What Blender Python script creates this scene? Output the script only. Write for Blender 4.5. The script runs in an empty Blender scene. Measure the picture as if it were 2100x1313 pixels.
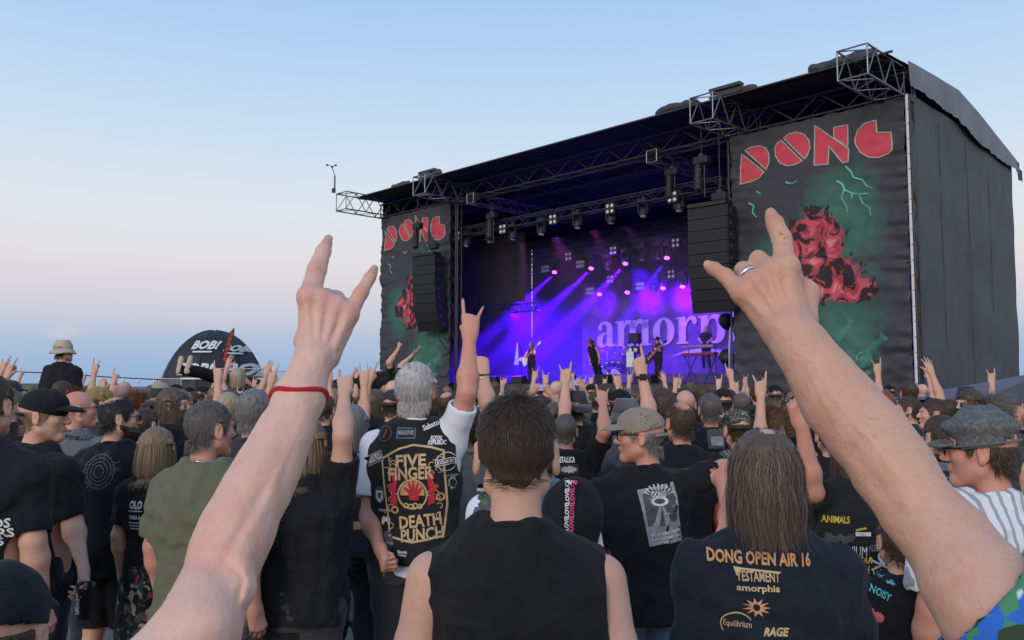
import bpy, bmesh, math, random
import numpy as np
from mathutils import Matrix, Vector, Euler
from mathutils.bvhtree import BVHTree

# ------------------------------------------------------------------ camera
FPX, HORIZON, CAM_H = 1750.0, 788.0, 1.82
PITCH = math.atan((HORIZON - 656.5) / FPX)
SP, CP = math.sin(PITCH), math.cos(PITCH)
scene = bpy.context.scene
COL = scene.collection
cam_data = bpy.data.cameras.new('camera')
cam_data.sensor_width = 36.0
cam_data.lens = 36.0 * FPX / 2100.0
cam_data.clip_start = 0.05
cam_data.clip_end = 3000.0
cam = bpy.data.objects.new('camera', cam_data)
cam.location = (0, 0, CAM_H)
cam.rotation_euler = (math.pi / 2 + PITCH, 0, 0)
COL.objects.link(cam)
scene.camera = cam

# ------------------------------------------------------------------ dusk sky, opposite the set sun
def srgb(r, g, b):
    def f(c):
        c = c / 255.0
        return c / 12.92 if c <= 0.04045 else ((c + 0.055) / 1.055) ** 2.4
    return (f(r), f(g), f(b), 1.0)

world = bpy.data.worlds.new('World')
scene.world = world
world.use_nodes = True
wn, wl = world.node_tree.nodes, world.node_tree.links
wn.clear()
w_out = wn.new('ShaderNodeOutputWorld')
w_bg = wn.new('ShaderNodeBackground')
w_bg.inputs['Strength'].default_value = 1.0
tc = wn.new('ShaderNodeTexCoord')
sep = wn.new('ShaderNodeSeparateXYZ')
wl.new(tc.outputs['Generated'], sep.inputs[0])
ramp = wn.new('ShaderNodeValToRGB')
cr = ramp.color_ramp
cr.interpolation = 'LINEAR'
stops = [(0.0, (150, 176, 210)), (0.02, (158, 184, 217)), (0.05, (178, 195, 219)), (0.068, (198, 203, 219)), (0.10, (216, 213, 221)),
         (0.14, (226, 224, 228)), (0.19, (223, 229, 236)), (0.27, (202, 223, 243)), (0.36, (180, 211, 243)), (0.44, (164, 199, 240)), (1.0, (104, 152, 214))]
while len(cr.elements) < len(stops):
    cr.elements.new(0.5)
for e, (p, c) in zip(cr.elements, stops):
    e.position = p
    e.color = srgb(*c)
wl.new(sep.outputs['Z'], ramp.inputs[0])
# after-glow of the set sun behind the photographer: a broad, smooth lift towards -Y
mr = wn.new('ShaderNodeMapRange')
mr.inputs['From Min'].default_value = 0.35
mr.inputs['From Max'].default_value = -1.0
mr.inputs['To Min'].default_value = 0.0
mr.inputs['To Max'].default_value = 1.0
wl.new(sep.outputs['Y'], mr.inputs['Value'])
glow = wn.new('ShaderNodeMixRGB')
glow.blend_type = 'MULTIPLY'
glow.inputs['Color2'].default_value = (2.0, 1.66, 1.42, 1)
wl.new(mr.outputs[0], glow.inputs['Fac'])
wl.new(ramp.outputs[0], glow.inputs['Color1'])
# one faint pink wisp of cloud low over the field
vsub = wn.new('ShaderNodeVectorMath'); vsub.operation = 'SUBTRACT'
cdir = Vector(((135 - 1050) / FPX, CP - (656.5 - 681) / FPX * SP, SP + (656.5 - 681) / FPX * CP)).normalized()
vsub.inputs[1].default_value = cdir
wl.new(tc.outputs['Generated'], vsub.inputs[0])
vmul = wn.new('ShaderNodeVectorMath'); vmul.operation = 'MULTIPLY'
vmul.inputs[1].default_value = (1 / 0.034, 1 / 0.034, 1 / 0.0085)
wl.new(vsub.outputs[0], vmul.inputs[0])
vlen = wn.new('ShaderNodeVectorMath'); vlen.operation = 'LENGTH'
wl.new(vmul.outputs[0], vlen.inputs[0])
cn = wn.new('ShaderNodeTexNoise'); cn.inputs['Scale'].default_value = 90.0; cn.inputs['Detail'].default_value = 4.0
wl.new(tc.outputs['Generated'], cn.inputs['Vector'])
csum = wn.new('ShaderNodeMath'); csum.operation = 'MULTIPLY_ADD'
csum.inputs[1].default_value = 2.6
wl.new(cn.outputs[0], csum.inputs[0]); wl.new(vlen.outputs['Value'], csum.inputs[2])
cmr = wn.new('ShaderNodeMapRange')
cmr.inputs['From Min'].default_value = 2.25; cmr.inputs['From Max'].default_value = 1.45
cmr.inputs['To Min'].default_value = 0.0; cmr.inputs['To Max'].default_value = 0.32
wl.new(csum.outputs[0], cmr.inputs['Value'])
cmix = wn.new('ShaderNodeMixRGB')
cmix.inputs['Color2'].default_value = srgb(226, 206, 214)
wl.new(cmr.outputs[0], cmix.inputs['Fac']); wl.new(glow.outputs[0], cmix.inputs['Color1'])
wl.new(cmix.outputs[0], w_bg.inputs['Color'])
wl.new(w_bg.outputs[0], w_out.inputs['Surface'])

# ------------------------------------------------------------------ soft last light from behind the photographer
sun_data = bpy.data.lights.new('sun', 'SUN')
sun_data.energy = 1.45
sun_data.angle = math.radians(24)
sun_data.color = (1.0, 0.83, 0.70)
sun = bpy.data.objects.new('sun', sun_data)
sun_dir = Vector((0.42, 0.86, -0.30))        # the light travels this way
sun.rotation_euler = sun_dir.to_track_quat('-Z', 'Y').to_euler()
sun.location = (-20, -40, 16)
COL.objects.link(sun)

scene.view_settings.view_transform = 'Standard'
scene.view_settings.look = 'None'
scene.view_settings.gamma = 1.0
scene.view_settings.exposure = 0.0
scene.view_settings.use_curve_mapping = False
scene.render.engine = 'CYCLES'
scene.cycles.use_denoising = True
scene.cycles.max_bounces = 6
scene.cycles.diffuse_bounces = 3
scene.cycles.volume_bounces = 1
scene.cycles.volume_step_rate = 4.0
scene.cycles.sample_clamp_indirect = 6.0
# ------------------------------------------------------------------ pixels of the photograph to places
def ray(px, py):
    u, v = (px - 1050.0) / FPX, (656.5 - py) / FPX
    return np.array([u, CP - v * SP, SP + v * CP])

def PX(px, py, dist):
    d = ray(px, py)
    return np.array([0, 0, CAM_H]) + d * (dist / d[1])

rnd = random.Random(7)

# ------------------------------------------------------------------ materials
MATS = {}
def _nodes(name):
    m = bpy.data.materials.new(name)
    m.use_nodes = True
    nt = m.node_tree
    return m, nt.nodes, nt.links, nt.nodes['Principled BSDF']

def mat(name, col, rough=0.7, metal=0.0, var=0.12, scale=6.0, bump=0.0, bscale=60.0, spec=0.4, emit=None, estr=0.0, col2=None, sss=0.0, sheen=0.0):
    """a plain surface with mottled colour and fine relief"""
    if name in MATS:
        return MATS[name]
    m, n, l, b = _nodes(name)
    b.inputs['Roughness'].default_value = rough
    b.inputs['Metallic'].default_value = metal
    b.inputs['Specular IOR Level'].default_value = spec
    if sheen:
        b.inputs['Sheen Weight'].default_value = sheen
    if sss:
        b.inputs['Subsurface Weight'].default_value = sss
        b.inputs['Subsurface Radius'].default_value = (0.012, 0.005, 0.003)
        b.inputs['Subsurface Scale'].default_value = 1.0
    t = n.new('ShaderNodeTexCoord')
    ns = n.new('ShaderNodeTexNoise')
    ns.inputs['Scale'].default_value = scale
    ns.inputs['Detail'].default_value = 5.0
    l.new(t.outputs['Object'], ns.inputs['Vector'])
    mx = n.new('ShaderNodeMixRGB')
    c = tuple(col[:3])
    if col2 is None:
        a_, b_ = [max(0, x * (1 - var)) for x in c], [min(1, x * (1 + var)) for x in c]
    else:
        a_, b_ = c, tuple(col2[:3])
    mx.inputs['Color1'].default_value = (*a_, 1)
    mx.inputs['Color2'].default_value = (*b_, 1)
    st_ = n.new('ShaderNodeMapRange')
    st_.inputs['From Min'].default_value = 0.32
    st_.inputs['From Max'].default_value = 0.68
    l.new(ns.outputs[0], st_.inputs['Value'])
    l.new(st_.outputs[0], mx.inputs['Fac'])
    l.new(mx.outputs[0], b.inputs['Base Color'])
    if bump:
        n2 = n.new('ShaderNodeTexNoise')
        n2.inputs['Scale'].default_value = bscale
        n2.inputs['Detail'].default_value = 6.0
        l.new(t.outputs['Object'], n2.inputs['Vector'])
        bp = n.new('ShaderNodeBump')
        bp.inputs['Strength'].default_value = bump
        bp.inputs['Distance'].default_value = 0.01
        l.new(n2.outputs[0], bp.inputs['Height'])
        l.new(bp.outputs[0], b.inputs['Normal'])
    if emit is not None:
        b.inputs['Emission Color'].default_value = (*emit[:3], 1)
        b.inputs['Emission Strength'].default_value = estr
    MATS[name] = m
    return m

def hair_mat(name, dark, light, rough=0.45):
    if name in MATS:
        return MATS[name]
    m, n, l, b = _nodes(name)
    at = n.new('ShaderNodeAttribute')
    at.attribute_name = 'strand'
    mx = n.new('ShaderNodeMixRGB')
    mx.inputs['Color1'].default_value = (*dark, 1)
    mx.inputs['Color2'].default_value = (*light, 1)
    l.new(at.outputs['Fac'], mx.inputs['Fac'])
    l.new(mx.outputs[0], b.inputs['Base Color'])
    b.inputs['Roughness'].default_value = rough
    b.inputs['Specular IOR Level'].default_value = 0.35
    MATS[name] = m
    return m

def skin_mat(name, col, red):
    if name in MATS:
        return MATS[name]
    m, n, l, b = _nodes(name)
    t = n.new('ShaderNodeTexCoord')
    n1 = n.new('ShaderNodeTexNoise'); n1.inputs['Scale'].default_value = 9.0; n1.inputs['Detail'].default_value = 5.0
    n2 = n.new('ShaderNodeTexNoise'); n2.inputs['Scale'].default_value = 190.0; n2.inputs['Detail'].default_value = 5.0
    vo = n.new('ShaderNodeTexVoronoi'); vo.inputs['Scale'].default_value = 26.0; vo.inputs['Randomness'].default_value = 1.0
    for q in (n1, n2, vo):
        l.new(t.outputs['Object'], q.inputs['Vector'])
    mx = n.new('ShaderNodeMixRGB')
    mx.inputs['Color1'].default_value = (*col, 1)
    mx.inputs['Color2'].default_value = (*red, 1)
    mr_ = n.new('ShaderNodeMapRange'); mr_.inputs['From Min'].default_value = 0.40; mr_.inputs['From Max'].default_value = 0.62
    n3 = n.new('ShaderNodeTexNoise'); n3.inputs['Scale'].default_value = 62.0; n3.inputs['Detail'].default_value = 6.0
    l.new(t.outputs['Object'], n3.inputs['Vector'])
    av = n.new('ShaderNodeMixRGB'); av.inputs['Fac'].default_value = .45; l.new(n1.outputs[0], av.inputs[1]); l.new(n3.outputs[0], av.inputs[2])
    l.new(av.outputs[0], mr_.inputs['Value'])
    # knuckles, ears and fingertips flush: their own colour, stored on the mesh
    at = n.new('ShaderNodeAttribute'); at.attribute_name = 'flush'
    ad = n.new('ShaderNodeMath'); ad.operation = 'MULTIPLY_ADD'; ad.inputs[1].default_value = 0.45; ad.use_clamp = True
    l.new(mr_.outputs[0], ad.inputs[0]); l.new(at.outputs['Fac'], ad.inputs[2])
    l.new(ad.outputs[0], mx.inputs['Fac'])
    fr = n.new('ShaderNodeMixRGB'); fr.blend_type = 'MULTIPLY'
    fr.inputs['Color2'].default_value = (0.42, 0.27, 0.20, 1)
    mf = n.new('ShaderNodeMapRange'); mf.inputs['From Min'].default_value = 0.034; mf.inputs['From Max'].default_value = 0.015
    l.new(vo.outputs['Distance'], mf.inputs['Value'])
    mg = n.new('ShaderNodeMath'); mg.operation = 'MULTIPLY'; mg.inputs[1].default_value = 0.45
    l.new(mf.outputs[0], mg.inputs[0])
    l.new(mg.outputs[0], fr.inputs['Fac']); l.new(mx.outputs[0], fr.inputs['Color1'])
    l.new(fr.outputs[0], b.inputs['Base Color'])
    bp = n.new('ShaderNodeBump'); bp.inputs['Strength'].default_value = 0.40; bp.inputs['Distance'].default_value = 0.0022
    l.new(n2.outputs[0], bp.inputs['Height']); l.new(bp.outputs[0], b.inputs['Normal'])
    b.inputs['Roughness'].default_value = 0.52
    b.inputs['Specular IOR Level'].default_value = 0.4
    b.inputs['Subsurface Weight'].default_value = 0.12
    b.inputs['Subsurface Radius'].default_value = (0.010, 0.004, 0.002)
    MATS[name] = m
    return m

def cloth_mat(name, col, var=0.25, sheen=0.15, rough=0.9, fade=None):
    """woven cotton: uneven dye, thread-sized relief"""
    if name in MATS:
        return MATS[name]
    m, n, l, b = _nodes(name)
    t = n.new('ShaderNodeTexCoord')
    n1 = n.new('ShaderNodeTexNoise'); n1.inputs['Scale'].default_value = 7.0; n1.inputs['Detail'].default_value = 6.0
    n2 = n.new('ShaderNodeTexNoise'); n2.inputs['Scale'].default_value = 260.0; n2.inputs['Detail'].default_value = 2.0
    for q in (n1, n2):
        l.new(t.outputs['Object'], q.inputs['Vector'])
    mx = n.new('ShaderNodeMixRGB')
    mx.inputs['Color1'].default_value = (*[x * (1 - var) for x in col], 1)
    mx.inputs['Color2'].default_value = (*(fade or [min(1, x * (1 + var)) for x in col]), 1)
    l.new(n1.outputs[0], mx.inputs['Fac'])
    l.new(mx.outputs[0], b.inputs['Base Color'])
    bp = n.new('ShaderNodeBump'); bp.inputs['Strength'].default_value = 0.35; bp.inputs['Distance'].default_value = 0.002
    l.new(n2.outputs[0], bp.inputs['Height']); l.new(bp.outputs[0], b.inputs['Normal'])
    b.inputs['Roughness'].default_value = rough
    b.inputs['Specular IOR Level'].default_value = 0.2
    b.inputs['Sheen Weight'].default_value = sheen
    MATS[name] = m
    return m

# ------------------------------------------------------------------ objects
def prop(o, label=None, cat=None, group=None, kind=None):
    if label: o['label'] = label
    if cat: o['category'] = cat
    if group: o['group'] = group
    if kind: o['kind'] = kind
    return o

def empty(name, loc=(0, 0, 0), rz=0.0, scale=1.0, parent=None):
    o = bpy.data.objects.new(name, None)
    o.empty_display_size = 0.1
    o.location = tuple(float(v) for v in loc)
    o.rotation_euler = (0, 0, rz)
    o.scale = (scale, scale, scale)
    COL.objects.link(o)
    if parent is not None:
        o.parent = parent
    return o

def mesh_np(name, verts, faces, smooth=True):
    """verts (n,3); faces: list of lists, or an int array (m,3|4)"""
    me = bpy.data.meshes.new(name)
    v = np.asarray(verts, dtype=np.float32).reshape(-1, 3)
    if isinstance(faces, np.ndarray) and faces.ndim == 2:
        m, k = faces.shape
        me.vertices.add(len(v)); me.vertices.foreach_set('co', v.ravel())
        me.loops.add(m * k); me.loops.foreach_set('vertex_index', faces.astype(np.int32).ravel())
        me.polygons.add(m)
        me.polygons.foreach_set('loop_start', np.arange(0, m * k, k, dtype=np.int32))
        me.polygons.foreach_set('loop_total', np.full(m, k, dtype=np.int32))
        me.update(calc_edges=True)
    else:
        me.from_pydata([tuple(map(float, p)) for p in v], [], faces)
        me.update()
    me.polygons.foreach_set('use_smooth', np.full(len(me.polygons), bool(smooth)))
    return me

def ob(name, me, material=None, parent=None, loc=None, rot=None, scale=None):
    o = bpy.data.objects.new(name, me)
    COL.objects.link(o)
    if material is not None:
        mats = material if isinstance(material, (list, tuple)) else [material]
        if len(me.materials) == 0:
            for q in mats:
                me.materials.append(q)
        elif me.materials[0] != mats[0]:
            o.material_slots[0].link = 'OBJECT'
            o.material_slots[0].material = mats[0]
    if parent is not None:
        o.parent = parent
    if loc is not None: o.location = tuple(float(v) for v in loc)
    if rot is not None: o.rotation_euler = rot
    if scale is not None: o.scale = scale
    return o

class MB:
    """collects shapes into one mesh"""
    def __init__(s):
        s.v, s.f, s.n = [], [], 0
    def add(s, v, f):
        v = np.asarray(v, float).reshape(-1, 3)
        s.v.append(v); s.f += [[i + s.n for i in q] for q in f]; s.n += len(v)
        return s
    def box(s, c, size, rot=None):
        hx, hy, hz = [q / 2 for q in size]
        v = np.array([[x, y, z] for x in (-hx, hx) for y in (-hy, hy) for z in (-hz, hz)])
        if rot is not None:
            v = v @ np.array(rot.to_3x3() if hasattr(rot, 'to_3x3') else rot).T
        return s.add(v + np.asarray(c, float), [[0, 1, 3, 2], [4, 6, 7, 5], [0, 4, 5, 1], [2, 3, 7, 6], [0, 2, 6, 4], [1, 5, 7, 3]])
    def tube(s, pts, r, n=8, cap=True, closed=False):
        pts = np.asarray(pts, float)
        m = len(pts)
        rr = np.full(m, r) if np.isscalar(r) else np.asarray(r, float)
        tan = np.gradient(pts, axis=0)
        if closed:
            tan = np.roll(pts, -1, 0) - np.roll(pts, 1, 0)
        tan /= np.linalg.norm(tan, axis=1)[:, None] + 1e-12
        up = np.array([0, 0, 1.0]) if abs(tan[0][2]) < 0.9 else np.array([1.0, 0, 0])
        u = np.cross(tan[0], up); u /= np.linalg.norm(u)
        rings = []
        for i in range(m):
            u = u - tan[i] * np.dot(u, tan[i]); u /= np.linalg.norm(u) + 1e-12
            w = np.cross(tan[i], u)
            a = np.arange(n) * 2 * math.pi / n
            rings.append(pts[i] + rr[i] * (np.cos(a)[:, None] * u + np.sin(a)[:, None] * w))
        f = []
        for i in range(m if closed else m - 1):
            j = (i + 1) % m
            for k in range(n):
                k2 = (k + 1) % n
                f.append([i * n + k, i * n + k2, j * n + k2, j * n + k])
        if cap and not closed:
            f.append(list(range(n))[::-1]); f.append([(m - 1) * n + k for k in range(n)])
        return s.add(np.vstack(rings), f)
    def lathe(s, prof, n=16, M=None):
        a = np.arange(n) * 2 * math.pi / n
        v = np.array([[r * math.cos(t), r * math.sin(t), z] for (r, z) in prof for t in a])
        if M is not None:
            M = np.array(M); v = v @ M[:3, :3].T + M[:3, 3]
        f = []
        for i in range(len(prof) - 1):
            for k in range(n):
                k2 = (k + 1) % n
                f.append([i * n + k, i * n + k2, (i + 1) * n + k2, (i + 1) * n + k])
        f.append(list(range(n))[::-1]); f.append([(len(prof) - 1) * n + k for k in range(n)])
        return s.add(v, f)
    def mesh(s, name, smooth=False):
        return mesh_np(name, np.vstack(s.v), s.f, smooth)
    def build(s, name, material, parent=None, smooth=False, loc=None, rot=None):
        return ob(name, s.mesh(name, smooth), material, parent, loc, rot)

def bevel(o, w=0.01, seg=2):
    m = o.modifiers.new('bevel', 'BEVEL'); m.width = w; m.segments = seg; m.limit_method = 'ANGLE'
    return o

# flat outlines: (x, z) polygons, extruded along y
def arc(cx, cz, rx, rz, a0, a1, n=24):
    return [(cx + rx * math.cos(math.radians(a0 + (a1 - a0) * i / n)), cz + rz * math.sin(math.radians(a0 + (a1 - a0) * i / n))) for i in range(n + 1)]

def flat_mesh(name, loops, holes=(), y=0.0, thick=0.0, dens=None):
    """fills outline loops (with holes) as a mesh in the xz plane, optionally with thickness"""
    cu = bpy.data.curves.new(name, 'CURVE')
    cu.dimensions = '2D'; cu.fill_mode = 'BOTH' if thick else 'FRONT'
    cu.extrude = thick / 2
    for lp in list(loops) + list(holes):
        sp = cu.splines.new('POLY')
        sp.points.add(len(lp) - 1)
        for p, (a, b) in zip(sp.points, lp):
            p.co = (a, b, 0, 1)
        sp.use_cyclic_u = True
    o = bpy.data.objects.new(name, cu)
    me = bpy.data.meshes.new_from_object(o)
    bpy.data.objects.remove(o); bpy.data.curves.remove(cu)
    me.name = name
    co = np.zeros(len(me.vertices) * 3, np.float32); me.vertices.foreach_get('co', co); co = co.reshape(-1, 3)
    co = np.stack([co[:, 0], y - co[:, 2], co[:, 1]], 1)
    me.vertices.foreach_set('co', co.ravel()); me.update()
    return me

def text_mesh(name, body, size=1.0, bold=0.0, shear=0.0, space=1.0, align='CENTER', width=None):
    """lettering as a flat mesh in the xz plane, centred on its middle"""
    cu = bpy.data.curves.new(name, 'FONT')
    cu.body = body; cu.size = size; cu.offset = bold * size; cu.shear = shear
    cu.space_character = space; cu.align_x = align; cu.align_y = 'CENTER'; cu.resolution_u = 2
    cu.fill_mode = 'FRONT'
    o = bpy.data.objects.new(name, cu)
    me = bpy.data.meshes.new_from_object(o)
    bpy.data.objects.remove(o); bpy.data.curves.remove(cu)
    me.name = name
    co = np.zeros(len(me.vertices) * 3, np.float32); me.vertices.foreach_get('co', co); co = co.reshape(-1, 3)
    if len(co):
        lo, hi = co.min(0), co.max(0)
        co[:, 0] -= (lo[0] + hi[0]) / 2; co[:, 1] -= (lo[1] + hi[1]) / 2
        if width:
            co[:, 0] *= width / max(1e-6, hi[0] - lo[0])
    co = np.stack([co[:, 0], np.zeros(len(co)), co[:, 1]], 1)
    me.vertices.foreach_set('co', co.astype(np.float32).ravel()); me.update()
    return me

def split_long(me, maxlen):
    bm = bmesh.new(); bm.from_mesh(me)
    bmesh.ops.triangulate(bm, faces=bm.faces[:])
    for _ in range(5):
        ed = [e for e in bm.edges if e.calc_length() > maxlen]
        if not ed: break
        bmesh.ops.subdivide_edges(bm, edges=ed, cuts=1)
        bmesh.ops.triangulate(bm, faces=[f for f in bm.faces if len(f.verts) > 3])
    bm.to_mesh(me); bm.free()
    return me
# ------------------------------------------------------------------ organic surfaces: distance fields turned into meshes
def _n(v):
    v = np.asarray(v, float); return v / (np.linalg.norm(v) + 1e-12)

class Field:
    def __init__(s, lo, hi, h):
        s.lo = np.asarray(lo, np.float32); s.h = np.float32(h)
        s.n = np.ceil((np.asarray(hi) - s.lo) / h).astype(int) + 1
        s.F = np.full(s.n, 0.4, np.float32)
        s.ax = [(s.lo[i] + s.h * np.arange(s.n[i])).astype(np.float32) for i in range(3)]
    def blk(s, lo, hi):
        i0 = np.clip(np.floor((np.asarray(lo) - s.lo) / s.h).astype(int), 0, s.n)
        i1 = np.clip(np.ceil((np.asarray(hi) - s.lo) / s.h).astype(int) + 1, 0, s.n)
        if np.any(i1 - i0 < 1): return None
        sl = tuple(slice(a, b) for a, b in zip(i0, i1))
        return sl, s.ax[0][sl[0]][:, None, None], s.ax[1][sl[1]][None, :, None], s.ax[2][sl[2]][None, None, :]
    def _op(s, sl, d, k, sub):
        a = s.F[sl]
        if sub:
            d = -d
            if k > 0:
                q = np.maximum(k - np.abs(a - d), 0) / k
                s.F[sl] = np.maximum(a, d) + q * q * (k * 0.25)
            else: s.F[sl] = np.maximum(a, d)
        else:
            if k > 0:
                q = np.maximum(k - np.abs(a - d), 0) / k
                s.F[sl] = np.minimum(a, d) - q * q * (k * 0.25)
            else: s.F[sl] = np.minimum(a, d)
    def cone(s, a, b, ra, rb, k=0.02, sub=False, flat=None, fs=1.0):
        """tapered limb; flat: axis along which the section is fs times as thick"""
        a = np.asarray(a, np.float32); b = np.asarray(b, np.float32)
        m = max(ra, rb) * max(1, fs) + k + 3 * s.h
        g = s.blk(np.minimum(a, b) - m, np.maximum(a, b) + m)
        if g is None: return s
        sl, X, Y, Z = g
        X = X - a[0]; Y = Y - a[1]; Z = Z - a[2]
        ba = b - a; L2 = float(ba @ ba) + 1e-12
        t = np.clip((X * ba[0] + Y * ba[1] + Z * ba[2]) / L2, 0, 1)
        dx = X - t * ba[0]; dy = Y - t * ba[1]; dz = Z - t * ba[2]
        if flat is not None:
            fl = _n(flat).astype(np.float32)
            w = (dx * fl[0] + dy * fl[1] + dz * fl[2]) * np.float32(1 / fs - 1)
            dx = dx + w * fl[0]; dy = dy + w * fl[1]; dz = dz + w * fl[2]
        d = np.sqrt(dx * dx + dy * dy + dz * dz) - (ra + (rb - ra) * t)
        s._op(sl, d, k, sub); return s
    def ell(s, c, r, k=0.02, sub=False, R=None):
        c = np.asarray(c, np.float32); r = np.asarray(r, np.float32)
        m = float(r.max()) + k + 3 * s.h
        g = s.blk(c - m, c + m)
        if g is None: return s
        sl, X, Y, Z = g
        X = X - c[0]; Y = Y - c[1]; Z = Z - c[2]
        if R is not None:
            R = np.asarray(R, np.float32)   # columns: the local axes
            X, Y, Z = (X * R[0, 0] + Y * R[1, 0] + Z * R[2, 0], X * R[0, 1] + Y * R[1, 1] + Z * R[2, 1], X * R[0, 2] + Y * R[1, 2] + Z * R[2, 2])
        q = np.sqrt((X / r[0]) ** 2 + (Y / r[1]) ** 2 + (Z / r[2]) ** 2)
        d = (q - 1) * float(r.min()) if r.max() / r.min() > 2.5 else q * (q - 1) / (np.sqrt((X / r[0] ** 2) ** 2 + (Y / r[1] ** 2) ** 2 + (Z / r[2] ** 2) ** 2) + 1e-9)
        s._op(sl, d, k, sub); return s
    def loft(s, tab, k=0.02, p=2.4, grow=0.0):
        """stack of rounded sections along z: rows of (z, half width, half depth, y offset)"""
        t = np.asarray(tab, np.float32)
        z0, z1 = t[0, 0], t[-1, 0]
        m = max(t[:, 1].max(), t[:, 2].max()) + grow + k + 3 * s.h
        g = s.blk((-m, -m + t[:, 3].min(), z0 - m * 0.4), (m, m + t[:, 3].max(), z1 + m * 0.4))
        sl, X, Y, Z = g
        zz = np.clip(Z, z0, z1)
        w = np.interp(zz, t[:, 0], t[:, 1]).astype(np.float32) + grow
        de = np.interp(zz, t[:, 0], t[:, 2]).astype(np.float32) + grow
        y0 = np.interp(zz, t[:, 0], t[:, 3]).astype(np.float32)
        q = ((np.abs(X) / w) ** p + (np.abs(Y - y0) / de) ** p) ** (1 / p)
        d = (q - 1) * np.minimum(w, de)
        over = np.abs(Z - zz)
        d = np.where(over > 0, np.sqrt(np.maximum(d, 0) ** 2 + over ** 2), d)
        s._op(sl, d.astype(np.float32), k, False); return s
    def plane(s, p, n, k=0.0):
        """cuts away the side the normal points to"""
        p = np.asarray(p, np.float32); n = _n(n).astype(np.float32)
        d = (s.ax[0][:, None, None] - p[0]) * n[0] + (s.ax[1][None, :, None] - p[1]) * n[1] + (s.ax[2][None, None, :] - p[2]) * n[2]
        s._op((slice(None),) * 3, -d, k, True); return s
    def displace(s, fn, band=0.03):
        idx = np.nonzero(np.abs(s.F) < band)
        pts = np.stack([s.ax[i][idx[i]] for i in range(3)], 1)
        s.F[idx] += fn(pts).astype(np.float32); return s
    def keep(s, fn, band=0.05):
        """intersect with fn(points) < 0"""
        idx = np.nonzero(s.F < band)
        pts = np.stack([s.ax[i][idx[i]] for i in range(3)], 1)
        s.F[idx] = np.maximum(s.F[idx], fn(pts).astype(np.float32)); return s
    def nets(s):
        F = s.F
        F[0], F[-1], F[:, 0], F[:, -1], F[:, :, 0], F[:, :, -1] = (np.maximum(q, 1e-3) for q in (F[0], F[-1], F[:, 0], F[:, -1], F[:, :, 0], F[:, :, -1]))
        S = F < 0
        nx, ny, nz = F.shape
        cnt = np.zeros((nx - 1, ny - 1, nz - 1), np.uint8)
        for a in (0, 1):
            for b in (0, 1):
                for c in (0, 1):
                    cnt += S[a:nx - 1 + a, b:ny - 1 + b, c:nz - 1 + c]
        I, J, K = np.nonzero((cnt > 0) & (cnt < 8))
        acc = np.zeros((len(I), 3), np.float32); num = np.zeros(len(I), np.float32)
        cor = [(a, b, c) for a in (0, 1) for b in (0, 1) for c in (0, 1)]
        val = {q: F[I + q[0], J + q[1], K + q[2]] for q in cor}
        for q in cor:
            for ax in range(3):
                if q[ax] == 0:
                    r = list(q); r[ax] = 1; r = tuple(r)
                    va, vb = val[q], val[r]
                    m = (va < 0) != (vb < 0)
                    t = np.where(m, va / np.where(m, va - vb, 1), 0)
                    for d in range(3):
                        acc[:, d] += np.where(m, q[d] + (t if d == ax else 0), 0)
                    num += m
        v = s.lo + s.h * (np.stack([I, J, K], 1) + acc / num[:, None])
        vid = np.full(cnt.shape, -1, np.int32); vid[I, J, K] = np.arange(len(I))
        Q = []
        for ax in range(3):
            o1, o2 = [(1, 2), (2, 0), (0, 1)][ax]
            sa = [slice(None)] * 3; sb = [slice(None)] * 3
            sa[ax] = slice(0, -1); sb[ax] = slice(1, None)
            for o in (o1, o2):
                sa[o] = slice(1, -1); sb[o] = slice(1, -1)
            A, B = S[tuple(sa)], S[tuple(sb)]
            e = np.stack(np.nonzero(A != B), 1)
            if not len(e): continue
            ins = A[e[:, 0], e[:, 1], e[:, 2]]
            base = e.copy(); base[:, o1] += 1; base[:, o2] += 1
            def g(d1, d2):
                t = base.copy(); t[:, o1] -= d1; t[:, o2] -= d2
                return vid[t[:, 0], t[:, 1], t[:, 2]]
            q = np.stack([g(1, 1), g(0, 1), g(0, 0), g(1, 0)], 1)
            q[~ins] = q[~ins][:, ::-1]
            Q.append(q)
        return v.astype(np.float32), np.vstack(Q).astype(np.int32)

def relax(v, q, it=1, lam=0.5):
    n = len(v)
    for _ in range(it):
        acc = np.zeros((n, 3)); c = np.zeros(n)
        for a in range(4):
            for b in ((a + 1) % 4, (a + 3) % 4):
                for d in range(3):
                    acc[:, d] += np.bincount(q[:, a], v[q[:, b], d], n)
                c += np.bincount(q[:, a], minlength=n)
        v = v + lam * (acc / np.maximum(c, 1)[:, None] - v)
    return v.astype(np.float32)

def merge(parts):
    vs, fs, n = [], [], 0
    for v, f in parts:
        vs.append(v); fs.append(f + n); n += len(v)
    return np.vstack(vs), np.vstack(fs)

def wave(seed, wl, amp, stretch=(1, 1, 1), warp=1.2, m=5):
    """smooth irregular ripples of about the given wavelength"""
    r = np.random.RandomState(seed)
    ks = r.normal(size=(m, 3)); ks /= np.linalg.norm(ks, axis=1)[:, None]
    ks = ks / np.asarray(stretch) * 2 * math.pi / wl * r.uniform(0.7, 1.4, (m, 1))
    ph = r.uniform(0, 6.28, m); qs = r.normal(size=(m, 3)) * 2.2 / wl; qp = r.uniform(0, 6.28, m)
    ks, qs, ph, qp = (a.astype(np.float32) for a in (ks, qs, ph, qp))
    def f(p):
        p = np.asarray(p, np.float32)
        A = p @ ks.T + ph + np.float32(warp) * np.sin(p @ qs.T + qp)
        return (np.float32(amp / math.sqrt(m)) * np.sin(A).sum(1))
    return f

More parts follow.
